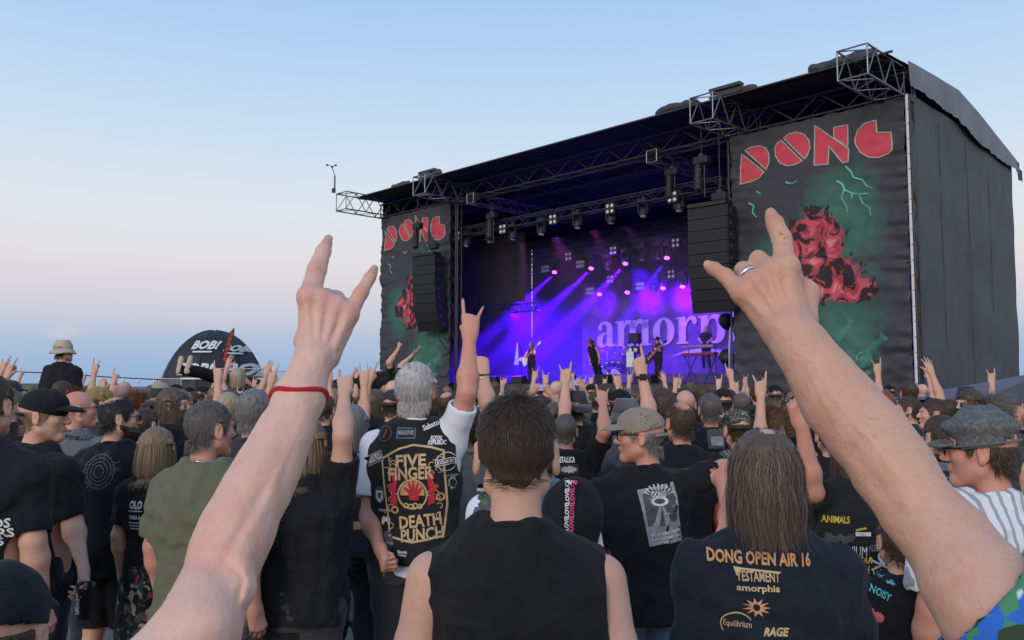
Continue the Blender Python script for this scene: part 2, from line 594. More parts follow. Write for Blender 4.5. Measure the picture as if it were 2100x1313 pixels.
def folds(seed, amp=0.005):
    """draped-cotton folds: broad swells plus some sharper creases"""
    a = wave(seed, 0.17, amp, (1, 1, 2.2)); b = wave(seed + 1, 0.075, amp * 0.5, (1, 1, 1.8)); c = wave(seed + 2, 0.11, 1.0, (1.4, 1, 1.0))
    def f(p):
        r = 1 - np.abs(c(p)) * 0.8
        return a(p) + b(p) - amp * 0.8 * np.clip(r, 0, 1) ** 3
    return f
# ------------------------------------------------------------------ people
HAND_POSES = {   # flex of the three joints, spread, per finger; then the thumb's joints
    'horns': dict(i=(4, 8, 6, -7), m=(82, 98, 55, 0), r=(84, 98, 55, 2), p=(8, 10, 6, 20), t=((-.038, .026, .052), (-.020, .046, .078), (.004, .050, .086))),
    'point': dict(i=(2, 6, 5, -2), m=(84, 98, 55, 0), r=(84, 98, 55, 1), p=(82, 96, 55, 3), t=((-.038, .026, .052), (-.022, .046, .078), (.002, .050, .086))),
    'fist': dict(i=(80, 98, 55, 0), m=(84, 98, 55, 0), r=(84, 98, 55, 1), p=(82, 96, 55, 3), t=((-.038, .026, .052), (-.022, .048, .076), (.002, .054, .080))),
    'open': dict(i=(8, 12, 8, -10), m=(6, 12, 8, -1), r=(8, 14, 8, 7), p=(10, 14, 10, 16), t=((-.044, .016, .050), (-.066, .022, .078), (-.080, .026, .098))),
    'relax': dict(i=(24, 30, 16, -3), m=(30, 34, 18, 0), r=(34, 36, 18, 2), p=(38, 36, 20, 5), t=((-.040, .022, .050), (-.048, .036, .080), (-.046, .046, .104))),
    'hold': dict(i=(45, 55, 30, -3), m=(50, 58, 30, 0), r=(52, 58, 30, 2), p=(55, 58, 30, 5), t=((-.042, .026, .046), (-.044, .052, .072), (-.030, .070, .090))),
    'two': dict(i=(4, 8, 6, -9), m=(4, 8, 6, 8), r=(84, 98, 55, 1), p=(82, 96, 55, 3), t=((-.038, .026, .052), (-.020, .046, .078), (.004, .050, .086))),
}
FING = dict(i=((-.029, 0, .092), (.044, .026, .021), (.0098, .0090, .0082, .0070)), m=((-.009, -.002, .096), (.049, .030, .022), (.0100, .0092, .0084, .0072)),
            r=((.011, -.001, .091), (.045, .028, .022), (.0096, .0088, .0080, .0068)), p=((.029, .003, .081), (.035, .021, .019), (.0086, .0078, .0070, .0060)))

def hand_prims(pose, right=True):
    """limbs of one hand; right hand: thumb at -x, palm faces +y, fingers along +z"""
    P = HAND_POSES[pose]
    out = []
    for key, (mcp, ln, rr) in FING.items():
        f1, f2, f3, spd = P[key]
        a = math.radians(spd)
        base = np.array([math.sin(a), 0, math.cos(a)])
        p = np.array(mcp); ang = 0.0
        out.append((np.array([mcp[0] * .55, .004, .008]), p, .0165, .0125, .014))
        out.append((p + (0, -.002, 0), p + (0, -.002, .001), .0122, .0122, .006))
        for q, (f, L) in enumerate(zip((f1, f2, f3), ln)):
            ang += math.radians(f)
            d = math.cos(ang) * base + math.sin(ang) * np.array([0, 1, 0])
            e = p + d * L
            out.append((p, e, rr[q], rr[q + 1], .0035))
            p = e
    c = np.array([-.018, .012, .018])
    t1, t2, t3 = (np.array(q) for q in P['t'])
    out += [(c, t1, .0175, .0135, .012), (t1, t2, .0120, .0100, .005), (t2, t3, .0100, .0078, .004)]
    out += [(np.array([.022, .010, .018]), np.array([.026, .010, .060]), .0150, .0130, .014)]
    if not right:
        fl = np.array([-1, 1, 1]); out = [(a * fl, b * fl, ra, rb, k) for a, b, ra, rb, k in out]
    return out

def arm_mesh(sh, el, wr, pose, right, z=None, y=None, h=.006, bulk=1.0, seed=0):
    sh, el, wr = (np.asarray(q, float) for q in (sh, el, wr))
    z = _n(wr - el) if z is None else _n(z)
    y = np.array([0, 1.0, 0]) if y is None else np.asarray(y, float)
    y = _n(y - z * np.dot(y, z)); x = np.cross(y, z)
    R = np.stack([x, y, z], 1)
    pr = [(wr + R @ a, wr + R @ b, ra, rb, k) for a, b, ra, rb, k in hand_prims(pose, right)]
    allp = np.array([sh, el, wr] + [q[1] for q in pr])
    F = Field(allp.min(0) - .075 * bulk - .01, allp.max(0) + .075 * bulk + .01, h)
    F.cone(sh, sh * .45 + el * .55, .050 * bulk, .046 * bulk, .02)
    F.cone(sh * .45 + el * .55, el, .046 * bulk, .039 * bulk, .02)
    m = el + (wr - el) * .28
    F.cone(el, m, .039 * bulk, .043 * bulk, .03); F.cone(m, wr, .043 * bulk, .0265, .03, flat=y, fs=.88)
    F.cone(wr, wr + z * .018, .0265, .026, .02, flat=y, fs=.78)
    for a, b, ra, rb, k in pr:
        F.cone(a, b, ra, rb, k)
    v, q = F.nets()
    return relax(v, q, 1, .4), q

HEAD_C = np.array([0, .018, 1.66])
def rot_head(yaw, pitch, roll=0):
    return np.array(Euler((math.radians(pitch), math.radians(roll), math.radians(yaw)), 'XYZ').to_matrix())

def head_field(h=.0055, stout=1.0, pad=0.0):
    F = Field((-.125 - pad, -.145 - pad, -.235), (.125 + pad, .155, .135 + pad), h)
    F.ell((0, -.015, .032), (.077, .097, .088), .02)
    F.ell((0, .030, -.030), (.060 * stout, .062, .084), .03)
    F.cone((0, -.022, -.05), (0, -.034, -.16), .050 * stout, .053 * stout, .022)
    F.cone((0, -.034, -.16), (0, -.032, -.235), .053 * stout, .058 * stout, .02)
    for s in (-1, 1):
        F.cone((s * .048 * stout, .004, -.062), (0, .068, -.098), .021, .018, .025)
        F.ell((s * .040, .060, -.018), (.022, .024, .020), .02)
        F.cone((s * .010, .088, .024), (s * .040, .074, .026), .012, .010, .014)
        F.ell((s * .031, .098, .006), (.018, .020, .012), .010, sub=True)
        R = np.array(Euler((math.radians(-8), 0, s * math.radians(-24)), 'XYZ').to_matrix())
        F.ell((s * .083, -.014, -.006), (.0085, .019, .032), .010, R=R)
        F.ell((s * .091, -.010, -.002), (.006, .010, .018), .004, sub=True, R=R)
        F.ell((s * .082, -.006, -.033), (.007, .009, .010), .008)
    F.cone((0, .086, .016), (0, .112, -.022), .0095, .0125, .010)
    for s in (-1, 1):
        F.ell((s * .012, .101, -.027), (.010, .011, .008), .006)
        F.ell((s * .031, .076, .004), (.0135, .0135, .0125), .003)
    F.ell((0, .092, -.050), (.023, .012, .006), .006); F.ell((0, .090, -.062), (.020, .012, .007), .006)
    F.ell((0, .080, -.096), (.022, .018, .018), .018)
    return F

def head_mesh(h=.0055, stout=1.0):
    v, q = head_field(h, stout).nets()
    return relax(v, q, 1, .35), q

_SCALP = {}
def scalp():
    """points to root hair on: the head's own surface, with normals and areas"""
    if 'v' not in _SCALP:
        v, q = head_mesh()
        a, b, c, d = (v[q[:, i]] for i in range(4))
        n = np.cross(c - a, d - b); ar = np.linalg.norm(n, axis=1); n = n / (ar[:, None] + 1e-12)
        vn = np.zeros_like(v)
        for i in range(4):
            for k in range(3):
                vn[:, k] += np.bincount(q[:, i], n[:, k], len(v))
        vn /= np.linalg.norm(vn, axis=1)[:, None] + 1e-9
        _SCALP.update(v=v, q=q, vn=vn, ar=ar / ar.sum())
    return _SCALP

def hair_front(y, x=0.0):
    """height of the hairline along the head: nape, behind the ear, sideburn, temple, brow"""
    z = np.interp(y, [-.12, -.085, -.060, -.040, -.022, -.004, .006, .022, .034, .050, .075, .10], [-.100, -.098, -.096, -.078, -.028, .022, .012, -.020, -.012, .036, .060, .066])
    return z + np.where(y < -.05, np.clip(np.abs(x) - .020, 0, .05) * .7, 0)

def no_ear(p):
    return ~((np.abs(p[:, 0]) > .074) & (p[:, 1] > -.034) & (p[:, 1] < .012) & (p[:, 2] < .030))

def hair_cap_(h=.006, grow=.008, seed=0, low=0.0, bald=None, amp=.003, wl=.03, recede=0.0, top=None):
    """close hair as one body; region bounded by the hairline"""
    F = head_field(h, 1.0, .03)
    up = np.clip((F.ax[2][None, None, :] + .10) / .10, 0.15, 1)
    F.F -= (grow * up).astype(np.float32)
    w = wave(seed, wl, amp, (1, 1, 1.6)); w2 = wave(seed + 5, wl * .4, amp * .45)
    F.displace(lambda p: w(p) + w2(p), .015)
    rag = wave(seed + 9, .011, .0035)
    def reg(p):
        lim = hair_front(p[:, 1] + recede, p[:, 0]) - low * (p[:, 1] < .0)
        lim = lim + rag(p)
        g = (lim - p[:, 2]) * .8
        g = np.maximum(g, np.where(no_ear(p), -1, .004))
        if bald is not None:
            g = np.maximum(g, bald(p))
        if top is not None:
            g = np.maximum(g, p[:, 2] - top)
        return g
    F.keep(reg, .06)
    v, q = F.nets()
    return relax(v, q, 1, .5), q

HAT_TOP = [None]
def strands(seed, n, L, comb, lift=.5, grav=.3, width=.0016, segs=4, jit=.25, grow=.004, region=None, low=0.0, recede=0.0, lv=.35, back=-.145, clump=0.0, waveamp=0.0):
    """single hairs or locks as tapered ribbons rooted on the scalp"""
    r = np.random.RandomState(seed)
    c = np.array([0, -.015, .032]); rad = np.array([.077, .097, .088]) + grow
    sc_ = scalp()
    fi = r.choice(len(sc_['q']), n * 3, p=sc_['ar']); w_ = r.rand(n * 3, 4) ** 2 + .05; w_ /= w_.sum(1)[:, None]
    p = sum(sc_['v'][sc_['q'][fi, i]] * w_[:, i:i + 1] for i in range(4)); nrm = sum(sc_['vn'][sc_['q'][fi, i]] * w_[:, i:i + 1] for i in range(4))
    ok = (p[:, 2] > hair_front(p[:, 1] + recede, p[:, 0]) - low * (p[:, 1] < 0) + r.normal(size=n * 3) * .003) & no_ear(p)
    if HAT_TOP[0] is not None:
        ok &= p[:, 2] < HAT_TOP[0]
    if region is not None:
        ok &= region(p)
    p, nrm = p[ok][:n], nrm[ok][:n]; n = len(p)
    if n == 0:
        return np.zeros((0, 3)), np.zeros((0, 4), int), np.zeros(0)
    p = p + nrm * grow * .5
    cm = comb(p); cm -= nrm * (cm * nrm).sum(1)[:, None] * .8
    if clump:
        seeds = r.randint(0, max(8, n // 18), n); js = r.normal(size=(n, 3))[seeds]
        jv = clump * js + (1 - clump) * r.normal(size=(n, 3))
    else:
        jv = r.normal(size=(n, 3))
    dr = nrm * lift + cm + jit * jv
    dr /= np.linalg.norm(dr, axis=1)[:, None]
    ln = (L(p) if callable(L) else np.full(n, L)) * r.uniform(1 - lv, 1 + lv * .5, n)
    pts = [p]
    ph = r.uniform(0, 6.28, (n, 1))
    for k in range(segs):
        dr = dr + grav * np.array([0, 0, -1.0])
        if waveamp:
            dr = dr + waveamp * np.concatenate([np.sin(ph + k * 1.7), np.cos(ph * 1.3 + k * 1.9), np.zeros((n, 1))], 1)
        dr /= np.linalg.norm(dr, axis=1)[:, None]
        p = p + dr * (ln / segs)[:, None]
        q = (p - c) / (rad + .001); m = np.linalg.norm(q, axis=1)
        ins = m < 1
        p = np.where(ins[:, None], c + (p - c) / np.maximum(m, 1e-6)[:, None], p)
        lowp = p[:, 2] < -.05                     # below the skull: stay outside neck and back
        xy = p[:, :2] - np.array([0, -.034]); rr = np.linalg.norm(xy, axis=1)
        nk = np.where(p[:, 2] < -.16, .085 + (-.16 - p[:, 2]) * .8, .070)
        push = lowp & (rr < nk) & (p[:, 2] > -.24)
        p[:, :2] = np.where(push[:, None], np.array([0, -.034]) + xy / np.maximum(rr, 1e-6)[:, None] * nk[:, None], p[:, :2])
        bk = (p[:, 2] < -.19) & (p[:, 1] < 0.0)
        lim = back - .02 * np.clip((-.19 - p[:, 2]) / .1, 0, 1)
        p[:, 1] = np.where(bk & (p[:, 1] > lim), lim + r.uniform(-.012, 0, n), p[:, 1])
        pts.append(p)
    T = np.stack(pts, 1)                            # n, segs+1, 3
    side = np.cross(T[:, -1] - T[:, 0], nrm + .35 * r.normal(size=(n, 3)))
    side /= np.linalg.norm(side, axis=1)[:, None] + 1e-9
    taper = np.linspace(1, .25, segs + 1)[None, :, None] * width * r.uniform(.6, 1.4, (n, 1, 1))
    V = np.stack([T - side[:, None] * taper * .5, T + side[:, None] * taper * .5], 2)   # n, s+1, 2, 3
    base = (np.arange(n) * (segs + 1) * 2)[:, None]
    k = np.arange(segs)[None] * 2
    f = np.stack([base + k, base + k + 1, base + k + 3, base + k + 2], 2).reshape(-1, 4)
    rv = np.repeat(r.uniform(0, 1, n), (segs + 1) * 2)
    return V.reshape(-1, 3), f, rv

def comb_down(p):  return np.stack([p[:, 0] * 2, -.2 + 0 * p[:, 1], -1 + 0 * p[:, 2]], 1)
def comb_fall(p):  return np.stack([p[:, 0] * .25, -.12 + 0 * p[:, 1], -1 + 0 * p[:, 2]], 1)
def comb_back(p):  return np.stack([p[:, 0] * 1.5, -.9 + 0 * p[:, 1], -.25 + 0 * p[:, 2]], 1)
def comb_crown(p):
    v = p - np.array([.01, -.06, .13]); v[:, 2] -= .05
    return v / (np.linalg.norm(v, axis=1)[:, None] + 1e-6)

def make_hair(style, seed, fine=1.0, under=None):
    HAT_TOP[0] = under
    hair_cap = lambda **k: hair_cap_(**k, top=under)
    """returns verts, quads, strand value in head coordinates"""
    parts = []; vals = []
    def put(v, f, s=None):
        parts.append((v, f)); vals.append(np.full(len(v), .35) if s is None else s)
    R = np.random.RandomState(seed)
    if style == 'buzz':
        put(*hair_cap(seed=seed, grow=.003, amp=.0008)); put(*strands(seed, int(2600 * fine), .010, comb_down, 1.2, .1, .0014, 2, .4))
    elif style == 'fade':     # longer dark top, clipped sides
        put(*hair_cap(seed=seed, grow=.003, amp=.0006, low=-.030))
        put(*strands(seed + 1, int(12000 * fine), .0034, comb_down, .5, .3, .00042, 2, .35, low=-.024, region=lambda p: R.rand(len(p)) < np.clip((p[:, 2] - hair_front(p[:, 1], p[:, 0]) - .020) / .022, .04, 1)))
        top = lambda p: p[:, 2] > .045 - .10 * np.clip(-p[:, 1] - .02, 0, .06) * 3
        put(*strands(seed + 2, int(5200 * fine), lambda p: .012 + .26 * np.clip(p[:, 2] - .05, 0, .06), comb_crown, .62, .12, .0011, 4, .24, region=top, clump=.45))
    elif style == 'short':
        put(*hair_cap(seed=seed, grow=.004, amp=.0015)); put(*strands(seed, int(4200 * fine), .019, comb_crown, .35, .25, .0013, 3, .26, clump=.35))
    elif style == 'swept':    # medium, tousled
        put(*hair_cap(seed=seed, grow=.007, amp=.003)); put(*strands(seed, int(5200 * fine), .032, comb_crown, .40, .25, .0014, 4, .35, clump=.5, waveamp=.12))
    elif style == 'thinning':  # combed-over, scalp showing at the crown
        bald = lambda p: .006 - np.hypot(p[:, 0] / 1.0, (p[:, 1] + .045) / 1.2) * .12 - (p[:, 2] < .07) * .1
        put(*hair_cap(seed=seed, grow=.004, bald=bald, amp=.0015)); put(*strands(seed, int(3800 * fine), .022, comb_crown, .28, .25, .0013, 3, .24, clump=.4, region=lambda p: (np.hypot(p[:, 0], (p[:, 1] + .045) / 1.2) > .04) | (p[:, 2] < .08) | (R.rand(len(p)) < .3)))
    elif style == 'fringe':   # bald above, clipped sides
        low = lambda p: p[:, 2] < .045
        put(*strands(seed, int(1500 * fine), .008, comb_down, .8, .2, .0014, 2, .35, region=low))
    elif style in ('long', 'long_thin'):
        reg = None
        if style == 'long_thin':
            reg = lambda p: (np.hypot(p[:, 0] * 1.0, (p[:, 1] + .03) / 1.3) > .036) | (p[:, 2] < .09) | (R.rand(len(p)) < .40)
            bald = lambda p: .003 - np.hypot(p[:, 0], (p[:, 1] + .03) / 1.3) * .11 - (p[:, 2] < .09) * .1
            put(*hair_cap(seed=seed, grow=.006, bald=bald, amp=.002))
        else:
            put(*hair_cap(seed=seed, grow=.009))
        put(*strands(seed, int(3000 * fine), lambda p: .070 + .20 * np.clip((p[:, 2] + .08) / .2, 0, 1), comb_fall, .05, .50, .0017, 9, .14, region=reg, clump=.65, waveamp=.40, lv=.45))
        put(*strands(seed + 3, int(1800 * fine), lambda p: .095 + 0 * p[:, 2], comb_fall, .04, .5, .0017, 9, .12, region=lambda p: (p[:, 2] < .03), clump=.6, waveamp=.15, lv=.45))
    elif style == 'bob':      # shoulder-length smooth
        put(*hair_cap(seed=seed, grow=.012)); put(*strands(seed, int(3000 * fine), lambda p: .13 + .12 * np.clip((p[:, 2] + .06) / .18, 0, 1), comb_fall, .08, .5, .0034, 7, .11, clump=.5, lv=.15))
    elif style == 'tied':     # pulled back into a tail
        put(*hair_cap(seed=seed, grow=.008)); put(*strands(seed, int(2600 * fine), .09, lambda p: np.array([0, -.13, .02]) - p, .1, .0, .0025, 4, .05, clump=.5))
        rt = np.random.RandomState(seed); n = 500
        a = rt.uniform(0, 6.28, n); t = np.linspace(0, 1, 7)
        rr = .018 * np.sqrt(rt.uniform(0, 1, n))
        px = rr[:, None] * np.cos(a)[:, None] * (1 + .8 * t) + 0; py = -.118 - .035 * np.sin(t * 2.0)[None] + rr[:, None] * np.sin(a)[:, None]
        pz = .02 - .22 * t[None] * rt.uniform(.8, 1.1, (n, 1)) + 0 * px
        T = np.stack([px, py + 0 * px, pz], 2); w = np.array([.0016, 0, 0])
        V = np.stack([T - w, T + w], 2); base = (np.arange(n) * 14)[:, None]; k = np.arange(6)[None] * 2
        put(V.reshape(-1, 3), np.stack([base + k, base + k + 1, base + k + 3, base + k + 2], 2).reshape(-1, 4), np.repeat(rt.rand(n), 14))
    v, f = merge(parts)
    return v, f, np.concatenate(vals)

def hat_mesh(kind, h=.005, seed=0):
    """headwear in head coordinates, peak towards +y: list of (part name, verts, quads)"""
    G = np.array((.077, .097, .088))
    out = []
    if kind in ('cap', 'cap_low'):
        F = Field((-.12, -.15, -.06), (.12, .14, .16), h)
        F.ell((0, -.012, .030), G + (.012, .013, .016), 0)
        F.ell((0, .03, .060), (.07, .07, .062), .03)
        w = wave(seed, .07, .0016); F.displace(w)
        F.plane((0, 0, .020), (0, -.18, -1))
        F.ell((0, -.012, .026), G + (.007, .008, .010), 0, sub=True)
        F.ell((0, -.118, .022), (.034, .04, .030), .004, sub=True)          # opening over the strap
        out.append(('crown', *F.nets()))
        B = Field((-.10, .05, -.03), (.10, .20, .09), h * .8)
        B.ell((0, .088, .030), (.078, .094, .030), 0)
        B.ell((0, .084, .020), (.082, .100, .030), 0, sub=True); B.plane((0, .066, 0), (0, -1, 0))
        out.append(('peak', *B.nets()))
        a = np.linspace(math.radians(215), math.radians(325), 12)
        t = MB().tube([(0.092 * math.cos(q), -.012 + .112 * math.sin(q), .006) for q in a], .0075, 6)
        out.append(('strap', np.vstack(t.v), t.f))
        t = MB().lathe([(.001, .006), (.007, .004), (.008, 0)][::-1], 8, Matrix.Translation((0, -.004, .135)))
        out.append(('button', np.vstack(t.v), t.f))
    elif kind == 'bucket':
        F = Field((-.18, -.20, -.06), (.18, .20, .17), h)
        F.ell((0, -.012, .050), G + (.012, .010, .010), 0); F.cone((0, -.012, .03), (0, -.012, .105), .092, .078, .02)
        F.plane((0, 0, .135), (0, 0, 1), .012)
        F.displace(wave(seed, .06, .002))
        F.plane((0, 0, .028), (0, 0, -1)); F.ell((0, -.012, .03), G + .008, 0, sub=True)
        out.append(('crown', *F.nets()))
        a = np.arange(36) * 2 * math.pi / 36; v = []; r = np.random.RandomState(seed)
        wob = .006 * np.sin(a * 3 + 1) + .004 * np.sin(a * 5 + seed)
        for rr, z in ((0, .034), (.028, .000), (.042, -.022), (.041, -.027), (.027, -.005), (.0, .027)):
            for i, q in enumerate(a):
                v.append(((.090 + rr) * math.cos(q), -.012 + (.108 + rr) * math.sin(q), z + wob[i] * rr / .05))
        f = [[j * 36 + i, j * 36 + (i + 1) % 36, (j + 1) % 6 * 36 + (i + 1) % 36, (j + 1) % 6 * 36 + i] for j in range(6) for i in range(36)]
        out.append(('brim', np.array(v), f))
    elif kind == 'flat':       # military-style flat cap with a band
        F = Field((-.13, -.16, -.03), (.13, .16, .15), h)
        F.cone((0, -.012, .02), (0, -.010, .065), .098, .094, .01); F.ell((0, -.008, .078), (.102, .120, .038), .02)
        F.displace(wave(seed, .08, .002))
        F.plane((0, 0, .012), (0, -.10, -1)); F.ell((0, -.012, .022), G + .008, 0, sub=True)
        out.append(('crown', *F.nets()))
        B = Field((-.11, .05, -.04), (.11, .20, .07), h * .8)
        B.ell((0, .082, .016), (.078, .080, .026), 0); B.ell((0, .078, .007), (.082, .086, .026), 0, sub=True); B.plane((0, .070, 0), (0, -1, 0))
        out.append(('peak', *B.nets()))
        a = np.linspace(0, 2 * math.pi, 40)[:-1]
        t = MB().tube([(.101 * math.cos(q), -.011 + .113 * math.sin(q), .024 - .1 * .1 * math.sin(q)) for q in a], .0035, 6, closed=True)
        for xx in (-.055, 0, .055):
            yy = np.linspace(-.095, .085, 12) * (1 - abs(xx) * 4); t.tube([(xx, -.008 + y_, .078 + .0385 * math.sqrt(max(0, 1 - (xx / .102) ** 2 - (y_ / .12) ** 2))) for y_ in yy], .0022, 5)
        out.append(('seam', np.vstack(t.v), t.f))
    return out

TORSO = np.array([[.80, .172, .128, -.004], [.90, .176, .130, -.006], [.98, .172, .124, -.004], [1.07, .164, .116, .004], [1.15, .166, .118, .004], [1.25, .178, .122, -.002],
                  [1.34, .184, .120, -.008], [1.40, .168, .106, -.010], [1.45, .122, .088, -.012], [1.49, .082, .070, -.014], [1.525, .062, .058, -.014]])

def torso_tab(bw, belly, z0):
    t = TORSO.copy(); t[:, 1] *= bw; t[:, 2] *= (1 + (bw - 1) * .8)
    t[:, 2] += belly * np.exp(-((t[:, 0] - 1.05) / .14) ** 2); t[:, 3] += belly * .6 * np.exp(-((t[:, 0] - 1.05) / .14) ** 2)
    t[:, 1] += belly * .5 * np.exp(-((t[:, 0] - 1.02) / .16) ** 2)
    z = np.linspace(z0, t[-1, 0], 24)
    return np.stack([z] + [np.interp(z, t[:, 0], t[:, i]) for i in (1, 2, 3)], 1)

def apply_head(v, yaw, pitch, roll=0):
    return np.asarray(v) @ rot_head(yaw, pitch, roll).T + HEAD_C

def upper_garment(kind, bw, belly, sh, el, hem, sleeve, seed, h, fold=.0045, loose=0.0, wide=0.0):
    """tee, tank top, vest or long-sleeved shirt over the torso"""
    tab = torso_tab(bw, belly, hem)
    g = {'tee': .010, 'tank': .009, 'vest': .028, 'shirt': .012, 'long': .010}[kind] + loose
    xs = [abs(s[0]) for s in sh]
    ext = max(.32 * bw, *(abs(e[0]) + .12 for e in el)) if kind in ('tee', 'shirt', 'long') else .30 * bw
    zt = max(1.62, *(e[2] + .12 for e in el)) if kind in ('tee', 'shirt', 'long') else 1.60
    yl = min(-.26, *(e[1] - .12 for e in el)); yh = max(.28 + belly, *(e[1] + .12 for e in el))
    F = Field((-ext, yl, hem - .03), (ext, yh, zt), h)
    F.loft(tab, .0, 2.5, g)
    F.ell((0, -.030, 1.470), (.105 * bw, .066, .052), .03)
    for i, s in enumerate((-1, 1)):
        S, E = sh[i], el[i]
        F.cone((s * .045, -.014, 1.468), S, .052 + g * .4, .053 + g * .6, .05)
        if kind in ('tee', 'shirt', 'long'):
            fr = sleeve
            e2 = S + (E - S) * fr
            F.cone(S, e2, .058 + g * .5, .062 + g * .5 if kind != 'long' else .050, .045)
    F.displace(folds(seed, fold), .022)
    F.plane((0, 0, hem), (0, 0, -1))
    if kind in ('tee', 'shirt', 'long'):
        for i in (0, 1):
            S, E = sh[i], el[i]; d = _n(E - S); L = np.linalg.norm(E - S); e2 = S + (E - S) * sleeve
            g_ = F.blk(np.minimum(S, e2) - .14, np.maximum(S, e2) + .16)
            if g_ is not None:                       # cut the sleeve end square, and hollow it
                F.cone(e2 + d * .10, e2 + d * .30, .10, .10, 0, sub=True, flat=d, fs=1.0)
                F.cone(S + (E - S) * (sleeve * .55), e2 + d * .06, .046, .052 if kind != 'long' else .044, 0.004, sub=True)
    if kind in ('tank', 'vest'):
        for i, s in enumerate((-1, 1)):
            S = sh[i]
            F.ell((s * (.185 * bw + wide + (.052 if kind == 'vest' else .060)), 0, 1.385), (.058, .15, .135), .012, sub=True)
    # neck opening
    F.cone((0, -.016, 1.578), (0, .02, 1.70), .066, .080, .004, sub=True)
    F.ell((0, .070, 1.522), (.062, .060, .045), .010, sub=True)
    v, q = F.nets()
    return relax(v, q, 1, .5), q

def legs_garment(kind, bw, seed, h=.010, drop=.0):
    F = Field((-.30, -.24, -.01), (.30, .26, 1.02), h)
    t = torso_tab(bw, 0, .84); t = t[t[:, 0] < 1.02]
    F.loft(t, 0, 2.3, .006)
    low = {'long': .035, 'shorts': .50, 'skirt': .58}[kind]
    for s in (-1, 1):
        hp, kn, an = np.array((s * .092, 0, .90)), np.array((s * .105, .015, .50)), np.array((s * .115, -.01, .05))
        F.cone(hp, kn, .098 * bw, .074 if kind == 'long' else .092, .03)
        if kind == 'long':
            F.cone(kn, an, .073, .064, .04)
        F.ell((s * .075, -.055, .90), (.085 * bw, .075, .09), .03)
    if kind == 'skirt':
        F.cone((0, 0, .92), (0, 0, .56), .15, .21, .05, flat=(0, 1, 0), fs=.75)
    F.displace(folds(seed + 9, .006), .022)
    F.plane((0, 0, low), (0, 0, -1))
    v, q = F.nets()
    return relax(v, q, 1, .5), q

def core_mesh(bw, belly, h=.016, legs=True):
    F = Field((-.30, -.24, 0), (.30, .30, 1.60), h)
    t = torso_tab(bw, belly, .84); F.loft(t, .02, 2.4, -.008)
    for s in (-1, 1):
        F.cone((s * .05, -.014, 1.462), (s * .160, 0, 1.408), .044, .044, .04)
        if legs:
            hp, kn, an = (s * .092, 0, .88), (s * .105, .015, .50), (s * .115, -.01, .09)
            F.cone(hp, kn, .085 * bw, .056, .03); F.cone(kn, (s * .112, -.02, .34), .053, .055, .03); F.cone((s * .112, -.02, .34), an, .055, .036, .03)
    v, q = F.nets()
    return v, q

def shoes_mesh(h=.012):
    F = Field((.03, -.14, -.005), (.22, .24, .19), h)
    for s in (1,):
        F.cone((s * .118, -.04, .045), (s * .135, .14, .035), .048, .042, .02, flat=(0, 0, 1), fs=.8); F.cone((s * .115, -.02, .06), (s * .115, -.02, .12), .045, .043, .02)
    F.plane((0, 0, 0), (0, 0, -1))
    return F.nets()

SHOES = {}
def glasses(root, yaw, pitch, m, dark=None, roll=0):
    t = MB()
    for s in (-1, 1):
        t.tube([(s * .082, -.008, .012), (s * .079, .05, .014), (s * .066, .098, .012)], .0022, 6)
        t.tube([(s * .034 + .026 * math.cos(a), .108 - .010 * abs(s * .034 + .026 * math.cos(a)) / .06, .006 + .018 * math.sin(a)) for a in np.linspace(0, 6.283, 18)[:-1]], .0022, 6, closed=True)
    t.tube([(-.010, .110, .010), (.010, .110, .010)], .002, 6)
    v = apply_head(np.vstack(t.v), yaw, pitch, roll)
    g = ob('glasses', mesh_np('glasses', v, t.f), m, root)
    if dark is not None:
        t = MB()
        for s in (-1, 1):
            M = Matrix.Translation((s * .034, .106, .005)) @ Matrix.Rotation(math.pi / 2, 4, 'X')
            t.lathe([(.002, .002), (.024, .001), (.024, -.001)], 14, M)
        ob('lens', mesh_np('lens', apply_head(np.vstack(t.v), yaw, pitch, roll), t.f), dark, g)
    return g

def set_strand(me, vals):
    a = me.attributes.new('strand', 'FLOAT', 'POINT'); a.data.foreach_set('value', np.asarray(vals, np.float32))

def local_of(root_loc, rz, sc, w):
    c, s = math.cos(-rz), math.sin(-rz)
    d = (np.asarray(w, float) - np.asarray(root_loc, float))
    return np.array([c * d[0] - s * d[1], s * d[0] + c * d[1], d[2]]) / sc

DOWN = dict(pose='relax')
def arm_joints(spec, right, bw, loc, rz, sc):
    s = 1 if right else -1
    S = np.array([s * .170 * bw, -.004, 1.408])
    if 'el' in spec or 'elpx' in spec:
        if 'elpx' in spec:
            E = local_of(loc, rz, sc, PX(*spec['elpx'])); W = local_of(loc, rz, sc, PX(*spec['wrpx']))
        else:
            E, W = np.array(spec['el'], float), np.array(spec['wr'], float)
        if E[2] > 1.42: S = S + np.array([-s * .012, .01, .028])
        hz = spec.get('hz')
        z = W - E if hz is None else np.array(hz, float)
        z = _n(z)
        y = np.array(spec.get('hy', (0, 1, 0)), float)
    else:
        b = spec.get('bend', .0)
        E = np.array([s * (.212 * bw), -.035, 1.165]); W = E + np.array([s * .008, .06 + .5 * b, -.235 + .3 * b])
        z = _n(W - E); y = np.array([-s, .35, 0])
        S = S.copy()
    return S, E, W, z, y

